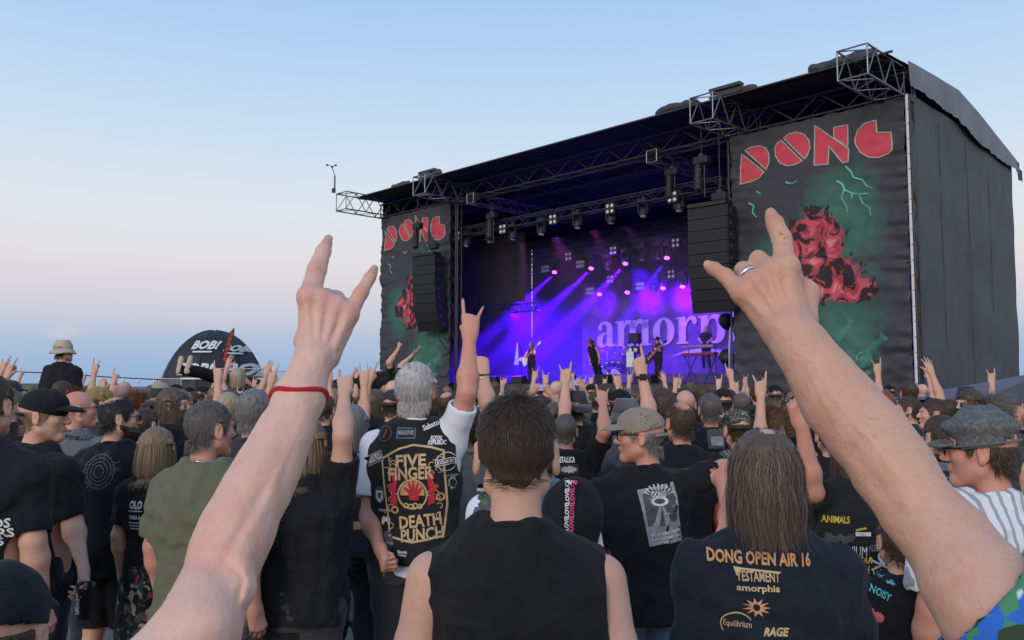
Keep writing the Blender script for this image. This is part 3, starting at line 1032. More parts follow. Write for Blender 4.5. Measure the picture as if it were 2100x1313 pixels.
def person(label, loc, h=1.78, yaw=0.0, head=(0, 0), bw=1.0, belly=0.0, arms=(DOWN, DOWN), top=None, legs=None, hair=None, hat=None, skin='skin_fair',
           beard=None, specs=None, res=1.0, group=None, seed=1, core_legs=None, stout=1.0, lean=0.0, vest=None, cat='person', name='person'):
    rz = math.radians(yaw); sc = h / 1.78
    L3 = (float(loc[0]), float(loc[1]), float(loc[2]) if len(loc) > 2 else 0.0)
    root = empty(name, L3, rz, sc)
    if lean: root.rotation_euler = (math.radians(lean), 0, rz)
    prop(root, label, cat, group)
    J = [arm_joints(a, r, bw, L3, rz, sc) for a, r in zip(arms, (False, True))]
    top = top or dict(kind='tee', mat='black'); legs = legs or dict(kind='long', mat='jeans')
    ru = res * 1.0
    parts = [core_mesh(bw, belly, .018, legs['kind'] != 'long')]
    for (S, E, W, z, y), a, r in zip(J, arms, (False, True)):
        parts.append(arm_mesh(S, E, W, a.get('pose', 'relax'), r, z, y, .006 * ru, a.get('bulk', 1.0) * (.5 + .5 * bw)))
    hv, hq = head_mesh(.0055 * ru, stout)
    hy, hp = head[0], head[1]; hr = head[2] if len(head) > 2 else 0
    parts.append((apply_head(hv, hy, hp, hr), hq))
    v, q = merge(parts)
    out = dict(root=root, loc=L3, rz=rz, sc=sc)
    out['body'] = ob('body', mesh_np('body', v, q), MATS[skin], root)
    sh = [j[0] for j in J]; el = [j[1] for j in J]
    hem = top.get('hem', .84)
    slv = top.get('sleeve', {'tee': .66, 'shirt': .70, 'long': 1.0}.get(top['kind'], .6))
    v, q = upper_garment(top['kind'], bw, belly, sh, el, hem, slv, seed, .0085 * ru, .002 if vest else top.get('fold', .0075), top.get('loose', 0.0), top.get('wide', 0.0))
    if top['kind'] == 'long':
        pass
    out['top'] = ob({'tee': 't_shirt', 'tank': 'tank_top', 'shirt': 'shirt', 'long': 'jumper', 'vest': 'vest'}[top['kind']], mesh_np('top', v, q), MATS[top['mat']], root)
    # collar band
    a = np.linspace(0, 2 * math.pi, 28)[:-1]
    t = MB().tube([(.0640 * math.cos(x), -.018 + .062 * math.sin(x) + (.010 if math.sin(x) > 0 else 0), 1.509 - .022 * math.sin(x) - .002 * math.cos(x) ** 2) for x in a], .0085, 6, closed=True)
    ob('collar', mesh_np('collar', np.vstack(t.v), t.f), MATS[top.get('collar', top['mat'])], out['top'])
    if vest:
        v, q = upper_garment('vest', bw, belly, sh, el, vest.get('hem', .93), 0, seed + 40, .0085 * ru, .004, 0.0, vest.get('wide', 0.0))
        out['vest'] = ob('vest', mesh_np('vest', v, q), MATS[vest['mat']], root)
        F = Field((-.14, -.14, 1.44), (.14, .14, 1.60), .007)
        F.cone((0, -.026, 1.47), (0, -.036, 1.545), .098, .082, .01); F.cone((0, -.022, 1.40), (0, -.03, 1.62), .078, .070, .004, sub=True)
        F.plane((0, 0, 1.552), (0, -.25, 1)); F.plane((0, .03, 0), (0, 1, 0)); F.plane((0, 0, 1.45), (0, 0, -1))
        cv, cq = F.nets(); ob('collar', mesh_np('collar', cv, cq), MATS[vest['mat']], out['vest'])
    v, q = legs_garment(legs['kind'], bw, seed, .012 * ru)
    out['legs'] = ob({'long': 'trousers', 'shorts': 'shorts', 'skirt': 'skirt'}[legs['kind']], mesh_np('legs', v, q), MATS[legs['mat']], root)
    if 's' not in SHOES:
        SHOES['s'] = mesh_np('shoes', *shoes_mesh())
    if L3[1] < 9:
        for q_ in (1, -1):
            ob('shoe', SHOES['s'], MATS['shoe'], root, scale=(q_, 1, 1))
    if hair:
        v, q, st_ = make_hair(hair['style'], seed, hair.get('fine', 1.0), hair.get('under', .035 if hat else None))
        if hair.get('noface'):
            pass
        me = mesh_np('hair', apply_head(v, hy, hp, hr), q); set_strand(me, st_)
        out['hair'] = ob('hair', me, MATS[hair['mat']], root)
    if beard:
        F = Field((-.11, -.06, -.20), (.11, .14, .02), .006)
        F.ell((0, .050, -.078), (.064, .060, .050), .0); F.cone((-.06, .012, -.05), (0, .082, -.098), .020, .026, .02); F.cone((.06, .012, -.05), (0, .082, -.098), .020, .026, .02)
        if beard.get('long'): F.cone((0, .080, -.10), (0, .085, -.10 - beard['long']), .034, .012, .02)
        F.ell((0, .108, -.056), (.022, .03, .012), .004, sub=True); F.displace(wave(seed, .012, .0016, (1, 1, 2)), .02)
        F.plane((0, 0, -.036), (0, .10, 1))
        v, q = F.nets(); me = mesh_np('beard', apply_head(v, hy, hp, hr), q); set_strand(me, np.random.RandomState(seed).rand(len(v)))
        ob('beard', me, MATS[beard['mat']], root)
    if hat:
        hyaw = hy + hat.get('turn', 0)
        hroot = None
        for nm, hv, hq in hat_mesh(hat['kind'], .0055 * ru, seed):
            hv = apply_head(hv, hyaw, hp + hat.get('tip', 0), hr)
            me = mesh_np(nm, hv, hq)
            if hroot is None:
                hroot = ob({'cap': 'cap', 'bucket': 'bucket_hat', 'flat': 'flat_cap'}[hat['kind']], me, MATS[hat['mat']], root); out['hat'] = hroot
            else:
                ob(nm, me, MATS[hat.get(nm, hat['mat'])], hroot)
    if specs:
        glasses(root, hy, hp, MATS[specs.get('mat', 'black_plastic')], MATS[specs['dark']] if specs.get('dark') else None, hr)
    return out

def decal(target, me, material, name, cx, cz, parent=None, off=.003, rot=0.0, side=-1, sub=.03, label=None):
    """lays flat print (a mesh in the xz plane) on the back (side -1) of a garment"""
    split_long(me, sub)
    co = np.zeros(len(me.vertices) * 3, np.float32); me.vertices.foreach_get('co', co); co = co.reshape(-1, 3)
    c, s = math.cos(rot), math.sin(rot)
    x = cx + c * co[:, 0] - s * co[:, 2]; z = cz + s * co[:, 0] + c * co[:, 2]
    key = 'bvh' + target.name
    if key not in SHOES:
        tm = target.data
        vv = np.zeros(len(tm.vertices) * 3, np.float32); tm.vertices.foreach_get('co', vv)
        SHOES[key] = BVHTree.FromPolygons([Vector(p) for p in vv.reshape(-1, 3)], [tuple(p.vertices) for p in tm.polygons])
    bvh = SHOES[key]
    out = np.zeros((len(x), 3)); last = side * .15
    for i in range(len(x)):
        hit = bvh.ray_cast(Vector((x[i], side * 1.0, z[i])), Vector((0, -side, 0)), 1.0)
        y = hit[0].y if hit[0] is not None else last
        last = y
        out[i] = (x[i], y + side * (off + co[i, 1] * -side), z[i])
    me.vertices.foreach_set('co', out.astype(np.float32).ravel()); me.update()
    return ob(name, me, material, parent if parent is not None else target)
# ------------------------------------------------------------------ people's materials
skin_mat('skin_fair', (.56, .335, .240), (.54, .235, .155))
skin_mat('skin_pale', (.64, .415, .325), (.60, .27, .195))
skin_mat('skin_tan', (.56, .335, .235), (.52, .22, .145))
skin_mat('skin_red', (.54, .275, .195), (.52, .175, .12))
cloth_mat('black', (.0085, .0092, .012), fade=(.016, .017, .021), sheen=.04)
cloth_mat('black2', (.0095, .0095, .0105), fade=(.020, .020, .021), sheen=.04)
cloth_mat('navy', (.010, .013, .022), fade=(.019, .024, .036), sheen=.05)
cloth_mat('charcoal', (.035, .036, .040))
cloth_mat('grey', (.105, .11, .12))
cloth_mat('mid_grey', (.18, .175, .175))
cloth_mat('olive', (.112, .120, .070), fade=(.150, .156, .100))
cloth_mat('white', (.66, .68, .72), var=.06)
cloth_mat('denim', (.055, .095, .155), fade=(.13, .19, .27))
cloth_mat('jeans', (.018, .022, .032), fade=(.035, .040, .055))
cloth_mat('darkgreen', (.020, .045, .032))
cloth_mat('khaki', (.235, .195, .155))
cloth_mat('mustard', (.27, .175, .065))
cloth_mat('beige', (.46, .37, .265))
cloth_mat('leather_vest', (.011, .0115, .0125), fade=(.026, .027, .029), sheen=.04)
cloth_mat('grey_cap', (.075, .08, .08), fade=(.16, .165, .155))
cloth_mat('red_cloth', (.40, .015, .02))
mat('shoe', (.03, .03, .03), .6)
mat('black_plastic', (.012, .012, .013), .3)
mat('dark_lens', (.006, .006, .007), .08)
mat('silver', (.75, .75, .74), .22, 1.0)
mat('gold', (.70, .52, .22), .3, 1.0)
hair_mat('hair_dark', (.026, .017, .012), (.115, .076, .052))
hair_mat('hair_black', (.010, .008, .007), (.040, .032, .028))
hair_mat('hair_brown', (.035, .020, .012), (.10, .062, .038))
hair_mat('hair_long', (.042, .027, .019), (.175, .125, .095))
hair_mat('hair_light', (.13, .085, .048), (.33, .235, .14))
hair_mat('hair_blond', (.26, .19, .11), (.50, .41, .28))
hair_mat('hair_grey', (.10, .092, .085), (.30, .285, .265))
hair_mat('hair_white', (.34, .33, .31), (.62, .60, .57))
hair_mat('hair_red', (.11, .035, .014), (.26, .085, .03))
hair_mat('hair_salt', (.055, .045, .040), (.20, .18, .165))
def camo(name, cols, scale=12.0):
    m, n, l, b = _nodes(name)
    t = n.new('ShaderNodeTexCoord'); ns = n.new('ShaderNodeTexNoise'); ns.inputs['Scale'].default_value = scale; ns.inputs['Detail'].default_value = 2.0
    l.new(t.outputs['Object'], ns.inputs['Vector'])
    r = n.new('ShaderNodeValToRGB'); r.color_ramp.interpolation = 'CONSTANT'
    while len(r.color_ramp.elements) < len(cols): r.color_ramp.elements.new(.5)
    for i, (e, c) in enumerate(zip(r.color_ramp.elements, cols)):
        e.position = 0 if i == 0 else .36 + .28 * i / len(cols); e.color = (*c, 1)
    l.new(ns.outputs[0], r.inputs[0]); l.new(r.outputs[0], b.inputs['Base Color']); b.inputs['Roughness'].default_value = .9
    MATS[name] = m
camo('camo', [(.02, .02, .018), (.10, .10, .085), (.035, .037, .032), (.22, .21, .19), (.05, .052, .045)], 16)
camo('floral_old', [(.012, .014, .016), (.012, .014, .016), (.40, .35, .28), (.05, .09, .05), (.30, .05, .07)], 22)
camo('hawaii_old', [(.015, .10, .45), (.02, .17, .60), (.50, .62, .70), (.03, .14, .05), (.012, .02, .012), (.02, .20, .62), (.45, .58, .68), (.015, .10, .45)], 14)
def print_cloth(name, base, layers):
    """printed cotton: separate motifs laid one over the other"""
    m, n, l, b = _nodes(name); t = n.new('ShaderNodeTexCoord'); cur = None
    for k, (col, sc_, lo, off_, dist) in enumerate(layers):
        mp = n.new('ShaderNodeMapping'); mp.inputs['Location'].default_value = (off_, off_ * .7, off_ * 1.3); l.new(t.outputs['Object'], mp.inputs[0])
        ns = n.new('ShaderNodeTexNoise'); ns.inputs['Scale'].default_value = sc_; ns.inputs['Detail'].default_value = 2.5; ns.inputs['Distortion'].default_value = dist; l.new(mp.outputs[0], ns.inputs['Vector'])
        r = n.new('ShaderNodeMapRange'); r.inputs['From Min'].default_value = lo; r.inputs['From Max'].default_value = lo + .02; l.new(ns.outputs[0], r.inputs['Value'])
        mx = n.new('ShaderNodeMixRGB'); l.new(r.outputs[0], mx.inputs[0]); mx.inputs[2].default_value = (*col, 1)
        if cur is None: mx.inputs[1].default_value = (*base, 1)
        else: l.new(cur, mx.inputs[1])
        cur = mx.outputs[0]
    l.new(cur, b.inputs['Base Color']); b.inputs['Roughness'].default_value = .85; MATS[name] = m
print_cloth('hawaii', (.015, .12, .50), [((.03, .24, .68), 11, .52, 0, .5), ((.50, .62, .72), 13, .56, 3.1, .8), ((.05, .22, .10), 17, .535, 7.7, 1.8), ((.015, .045, .02), 20, .55, 12.3, 1.8), ((.02, .10, .42), 22, .64, 5.5, .6)])
print_cloth('floral', (.012, .014, .016), [((.06, .10, .07), 20, .56, 1.0, 1.0), ((.42, .36, .28), 15, .585, 4.0, .5), ((.32, .06, .07), 16, .60, 9.0, .5)])
print_cloth('worn_cap', (.088, .092, .09), [((.115, .12, .115), 40, .50, 2.0, .3), ((.070, .073, .072), 75, .55, 6.0, .3), ((.16, .16, .15), 110, .60, 9.0, .2)])
def stripes(name):
    m, n, l, b = _nodes(name)
    t = n.new('ShaderNodeTexCoord'); sp = n.new('ShaderNodeSeparateXYZ'); l.new(t.outputs['Object'], sp.inputs[0])
    w = n.new('ShaderNodeTexWave'); w.inputs['Scale'].default_value = 9.0; w.bands_direction = 'X'; w.inputs['Distortion'].default_value = .8; w.inputs['Detail'].default_value = 1
    l.new(t.outputs['Object'], w.inputs['Vector'])
    r = n.new('ShaderNodeValToRGB'); r.color_ramp.interpolation = 'CONSTANT'
    for e, (p, c) in zip([r.color_ramp.elements[0], r.color_ramp.elements[1], r.color_ramp.elements.new(.5), r.color_ramp.elements.new(.8)],
                         [(0, (.66, .67, .68)), (.30, (.16, .18, .24)), (.42, (.68, .68, .69)), (.74, (.30, .33, .38))]):
        e.position = p; e.color = (*c, 1)
    l.new(w.outputs[0], r.inputs[0]); l.new(r.outputs[0], b.inputs['Base Color']); b.inputs['Roughness'].default_value = .85
    MATS[name] = m
stripes('striped')
for nm, c in dict(print_white=(.62, .62, .62), print_grey=(.28, .28, .29), print_dim=(.075, .075, .08), print_gold=(.50, .37, .20), print_tan=(.52, .27, .13), print_red=(.45, .03, .04), print_pink=(.62, .08, .22),
                  print_cyan=(.10, .42, .42), print_yellow=(.55, .42, .05), print_dark=(.01, .01, .012), print_green=(.05, .16, .08), print_rose=(.50, .12, .10), print_blue=(.10, .16, .30)).items():
    mat(nm, c, .85, var=.18, scale=40)
# ------------------------------------------------------------------ ground
gm = mat('gravel_ground', (.16, .155, .15), .95, var=.35, scale=3.0, bump=.8, bscale=30)
MB().box((0, 180, -.25), (900, 900, .5)).build('ground', gm); prop(bpy.data.objects['ground'], kind='structure')
hm = mat('far_field', (.10, .12, .06), .95, var=.3, scale=.4)
_t = MB()
_xs = np.linspace(-160, 60, 45)
_r = np.random.RandomState(3)
_hz = 1.2 + .5 * np.sin(_xs * .06) + .3 * np.sin(_xs * .17 + 1)
_v = [(x, 120 + 6 * j, -.3 if j in (0, 3) else hz_ * (1.0 if j == 1 else .9)) for j in range(4) for x, hz_ in zip(_xs, _hz)]
_f = [[j * 45 + i, j * 45 + i + 1, (j + 1) * 45 + i + 1, (j + 1) * 45 + i] for j in range(3) for i in range(44)]
_t.add(_v, _f).build('hill', hm, smooth=True); prop(bpy.data.objects['hill'], kind='structure')

# ------------------------------------------------------------------ stage frame of reference: x along the front from its far end, y into the stage
ST0 = np.array([-6.2345, 40.686, 0.0]); ST_RZ = math.radians(-45.627); SW, SDEP = 24.546, 9.4
E1 = np.array([math.cos(ST_RZ), math.sin(ST_RZ), 0]); E2 = np.array([-E1[1], E1[0], 0])
def SWP(x, y, z=0.0): return ST0 + E1 * x + E2 * y + np.array([0, 0, z])
def on_stage(px, py, b):
    d = ray(px, py); o = np.array([0, 0, CAM_H])
    t = (b - np.dot((o - ST0)[:2], E2[:2])) / np.dot(d[:2], E2[:2]); p = o + t * d
    return float(np.dot((p - ST0)[:2], E1[:2])), float(p[2])
def semp(name, x, y, z, rz=0.0): return empty(name, SWP(x, y, z), ST_RZ + rz)

tarp = mat('black_tarp', (.045, .047, .055), .62, var=.2, scale=1.5, bump=.25, bscale=9, spec=.35)
tarp_in = mat('inner_molton', (.012, .012, .014), .95, var=.2)
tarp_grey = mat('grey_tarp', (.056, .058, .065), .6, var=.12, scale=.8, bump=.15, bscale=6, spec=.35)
alu = mat('aluminium', (.23, .23, .24), .42, .85, var=.15, scale=20)
alu_dark = mat('dark_steel', (.060, .060, .064), .5, .6, var=.2, scale=20)
blackm = mat('matt_black', (.014, .014, .016), .6, var=.2)

CYL = MB().lathe([(1, 0), (1, 1)], 6).mesh('rod', True)
def rod(name, a, b, r, m, parent):
    a, b = Vector([float(q) for q in a]), Vector([float(q) for q in b]); d = b - a
    o = ob(name, CYL, m, parent); o.location = a; o.rotation_mode = 'QUATERNION'
    o.rotation_quaternion = d.to_track_quat('Z', 'Y'); o.scale = (r, r, d.length)
    return o

def truss(name, A, B, w, h, bays, m, parent, rc=.028, rb=.016, up=(0, 0, 1), faces='fb', ends=True):
    """box truss from A to B: four chords and slanting braces"""
    A, B = np.array(A, float), np.array(B, float); d = _n(B - A); up = np.array(up, float)
    s = _n(np.cross(d, up)); u = np.cross(s, d)
    t = empty(name, tuple(A), parent=parent)
    Z = np.zeros(3); Lv = B - A
    cr_ = {(i, j): s * (i * w / 2) + u * (j * h / 2) for i in (-1, 1) for j in (-1, 1)}
    for c in cr_.values():
        rod('chord', c, c + Lv, rc, m, t)
    fl = []
    if 'f' in faces: fl += [((-1, -1), (-1, 1)), ((1, -1), (1, 1))]
    if 'b' in faces: fl += [((-1, -1), (1, -1)), ((-1, 1), (1, 1))]
    for c0, c1 in fl:
        for k in range(bays):
            p = cr_[c0] + Lv * (k / bays); q = cr_[c1] + Lv * ((k + 1) / bays)
            if k % 2: p, q = cr_[c1] + Lv * (k / bays), cr_[c0] + Lv * ((k + 1) / bays)
            rod('brace', p, q, rb, m, t)
    if ends:
        for e in (0, 1):
            for c0, c1 in (((-1, -1), (-1, 1)), ((1, -1), (1, 1)), ((-1, -1), (1, -1)), ((-1, 1), (1, 1))):
                rod('end_bar', cr_[c0] + Lv * e, cr_[c1] + Lv * e, rb * 1.2, m, t)
    return t

stage = semp('concert_stage', 0, 0, 0)
prop(stage, 'huge open-air concert stage with black roof, grey side tarp and aluminium trusses', 'stage')
DECK = 1.85
def grid_sheet(nx, nz, fx):
    """sheet from a function of (u, v) in 0..1"""
    u, v = np.meshgrid(np.linspace(0, 1, nx), np.linspace(0, 1, nz), indexing='ij')
    p = np.stack(fx(u.ravel(), v.ravel()), 1)
    i, j = np.meshgrid(np.arange(nx - 1), np.arange(nz - 1), indexing='ij'); a = (i * nz + j).ravel()
    return p, np.stack([a, a + nz, a + nz + 1, a + 1], 1)

ob('deck', MB().box((SW / 2, SDEP / 2 + .1, DECK - .1), (SW - .3, SDEP - .2, .2)).mesh('deck'), mat('deck_boards', (.020, .019, .020), .55, var=.3, scale=2), stage)
sk = wave(11, .9, .05, (1, 1, 6))
v, f = grid_sheet(140, 14, lambda u, w_: (5.2 + u * 13.8, .10 + sk(np.stack([u * 14, w_ * 0, w_ * 2], 1)), .02 + w_ * (DECK - .06)))
ob('skirt', mesh_np('skirt', v, f), mat('skirt_cloth', (.05, .045, .06), .6, var=.3), stage)
# riser along the back for drums and keyboards
ob('riser', MB().box((11.6, 6.5, DECK + .2), (9.5, 2.6, .4)).mesh('riser'), mat('riser_front', (.06, .055, .06), .6, var=.4, scale=1.2), stage)
ROOF = [(-1.35, 10.62), (.5, 10.74), (2.0, 10.80), (4.0, 10.86), (5.8, 10.57), (7.7, 10.16), (9.8, 9.72)]
ry, rz_ = np.array(ROOF).T
# walls of tarp
ns_ = wave(21, 2.4, .03, (1, 1, 3)); ns2 = wave(22, .7, .006, (1, 1, 2))
v, f = grid_sheet(60, 60, lambda u, w_: (SW + .02 + ns_(np.stack([0 * u, u * 9, w_ * 9], 1)) + ns2(np.stack([0 * u, u * 9, w_ * 9], 1)), .05 + u * (SDEP - .1), .05 + w_ * 9.85))
ob('side_wall', mesh_np('side_wall', v, f), tarp_grey, stage)
for pw_ in (.25, .5, .72):
    rod('wall_seam', (SW + .035, SDEP * pw_, .1), (SW + .035, SDEP * pw_, 9.5), .012, tarp_grey, stage)
v, f = grid_sheet(20, 4, lambda u, w_: (-.03 + 0 * u, .05 + u * (SDEP - .1), w_ * (np.interp(u * SDEP, ry, rz_) - .03))); v2 = v - np.array([.04, 0, 0]); ob('side_wall', mesh_np('side_wall', np.vstack([v, v2]), np.vstack([f, f[:, ::-1] + len(v)])), tarp_in, stage)
for x0, x1 in ((-.06, .83), (.92, SW - .02)):
    ob('back_wall', MB().box(((x0 + x1) / 2, SDEP, 4.9), (x1 - x0, .04, 9.8)).mesh('back_wall'), tarp_in, stage)
ob('wall_cover', MB().box((.875, SDEP + .01, 2.2), (.16, .03, 4.3)).mesh('wall_cover'), tarp_in, stage)
ob('wall_cover', MB().box((.875, SDEP + .01, 9.5), (.16, .03, .6)).mesh('wall_cover'), tarp_in, stage)
_q = np.random.RandomState(5); _z = 4.4
while _z < 9.2:                                     # lashings across the gap
    rod('lashing', (.80, SDEP - .03, _z), (.95, SDEP - .03, _z + _q.uniform(-.05, .05)), _q.uniform(.008, .045), blackm, stage); _z += _q.uniform(.10, .26)
# roof
ROOF = [(-1.35, 10.62), (.5, 10.74), (2.0, 10.80), (4.0, 10.86), (5.8, 10.57), (7.7, 10.16), (9.8, 9.72)]
ry, rz_ = np.array(ROOF).T
rw = wave(31, .8, .02)
for nm, dz in (('roof', 0.0),):
    v, f = grid_sheet(90, 40, lambda u, w_: (-.25 + u * (SW + .30), -1.35 + w_ * 11.2, np.interp(-1.35 + w_ * 11.2, ry, rz_) + rw(np.stack([u * 24, w_ * 11, 0 * u], 1)) * .5))
    v2 = v.copy(); v2[:, 2] -= .05
    ob('roof', mesh_np('roof', np.vstack([v, v2]), np.vstack([f, f[:, ::-1] + len(v)])), mat('roof_tarp', (.014, .014, .016), .8, var=.3), stage)
rod('roof_edge', (-.25, -1.37, 10.63), (SW + .2, -1.37, 10.63), .035, alu_dark, stage)
for x in np.arange(.6, SW, 1.75):
    rod('purlin', (x, -1.3, 10.52), (x, .6, 10.62), .03, alu_dark, stage)
    rod('purlin', (x, .6, 10.62), (x, 4.0, 10.74), .03, alu_dark, stage)
for yy, zz in ((2.2, 10.62), (4.2, 10.66), (6.2, 10.30)):
    truss('truss', (.2, yy, zz - .45), (SW - .2, yy, zz - .45), .3, .5, 22, alu_dark, stage, .025, .018, faces='f')
# valance hanging over the side wall
pl = wave(33, .8, .03, (1, 1, 8)); pl2 = wave(34, .25, .010, (1, 1, 5))
def val(u, w_):
    y = -.05 + u * 9.85; zt = np.interp(y, ry, rz_) + .06; zb = np.interp(y, [0, 3.06, 6.0, 9.8], [10.03, 9.97, 9.51, 9.30]) + .03 * np.sin(y * 2.2)
    q = np.stack([0 * u, y, w_ * 1.0], 1)
    return SW + .10 + (pl(q) + pl2(q)) * (1 - w_) + .06 * (1 - w_), y, zb + w_ * (zt - zb)
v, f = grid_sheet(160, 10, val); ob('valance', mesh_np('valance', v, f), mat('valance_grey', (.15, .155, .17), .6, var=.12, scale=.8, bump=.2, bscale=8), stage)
# ragged end of the valance at the back corner
v, f = grid_sheet(12, 8, lambda u, w_: (SW + .1 + .05 * np.sin(u * 9), 9.8 + u * .45, 9.75 - u * .35 - (1 - w_) * (.55 - .2 * u)))
ob('valance_end', mesh_np('valance_end', v, f), tarp_grey, stage)
# front and rear trusses, outriggers, towers
truss('truss', (0, .15, 10.12), (SW, .15, 10.12), .55, .62, 30, alu_dark, stage, .034, .020)
truss('truss', (.3, 8.8, 9.2), (SW - .3, 8.8, 9.2), .4, .5, 22, alu_dark, stage, .028, .018, faces='f')
for x, y0 in ((.30, -2.55), (5.35, -2.0), (19.3, -2.1), (SW - .42, -2.45)):
    truss('outrigger', (x, y0, 10.20), (x, .7, 10.20), .80, .80, 6, alu, stage, .030, .019)
for x, z, in ((6.75, 9.66), (16.15, 9.66)):
    t_ = truss('truss', (x, -.35, z), (x, 6.5, z), .42, .42, 12, alu, stage, .026, .020)
for x in (.12, 5.15, 19.06, SW - .12):
    truss('tower', (x, .25, 0.05), (x, .25, 9.7), .34, .34, 16, alu_dark, stage, .028, .016, up=(0, 1, 0))
for x in (5.42, 18.86):
    rod('pole', (x, .1, DECK), (x, .1, 9.75), .028, alu_dark, stage)
# bright lacing pole down the corner of the wing
rod('corner_pole', (SW + .03, -.06, .2), (SW + .03, -.06, 9.82), .042, mat('pale_pole', (.55, .54, .52), .5), stage)
for z in np.arange(.5, 9.8, .42):
    rod('lacing', (SW - .12, -.07, z), (SW + .075, -.09, z + .08), .012, blackm, stage)
# bulges of rolled tarp on the roof
for (x, y, z, l) in ((2.6, -.9, 10.78, .8), (4.9, -1.0, 10.86, .8), (17.6, -1.0, 10.86, 1.1), (19.9, -.9, 10.82, .8), (23.2, -1.0, 10.86, 1.4)):
    F = Field((-l, -.5, -.3), (l, .5, .4), .05); F.cone((-l * .6, 0, 0), (l * .6, .05, .04), .16, .14, .05); F.displace(wave(int(x * 10), .4, .03), .1)
    vv, ff = F.nets(); ob('tarp_roll', mesh_np('tarp_roll', vv + np.array([x, y, z]), ff), tarp, stage)
for x in (4.7, 19.5):
    t_ = MB(); t_.box((x, -1.0, 11.06), (1.1, .25, .10)); t_.box((x, -1.0, 10.93), (1.1, .07, .18)); t_.box((x, -1.0, 10.82), (1.1, .25, .05)); t_.build('roof_beam', alu_dark, stage)

# anemometer mast at the end of the outrigger
an = semp('anemometer', .05, -2.75, 10.65); prop(an, 'thin anemometer mast with spinning cups on the outer roof corner', 'anemometer')
rod('mast', (0, 0, 0), (0, 0, .75), .035, alu_dark, an); rod('arm', (0, 0, .75), (-.12, -.1, 1.2), .018, alu_dark, an)
for k in range(3):
    a = k * 2.09 + .4; e = (-.12 + .22 * math.cos(a), -.1 + .22 * math.sin(a), 1.22); rod('cup_arm', (-.12, -.1, 1.2), e, .012, alu_dark, an)
    ob('cup', MB().lathe([(.01, -.05), (.05, -.03), (.055, .03), (.01, .04)], 8).mesh('cup', True), alu_dark, an, loc=e)
ob('junction_box', MB().box((0, -.05, .05), (.14, .12, .2)).mesh('junction_box'), alu_dark, an)

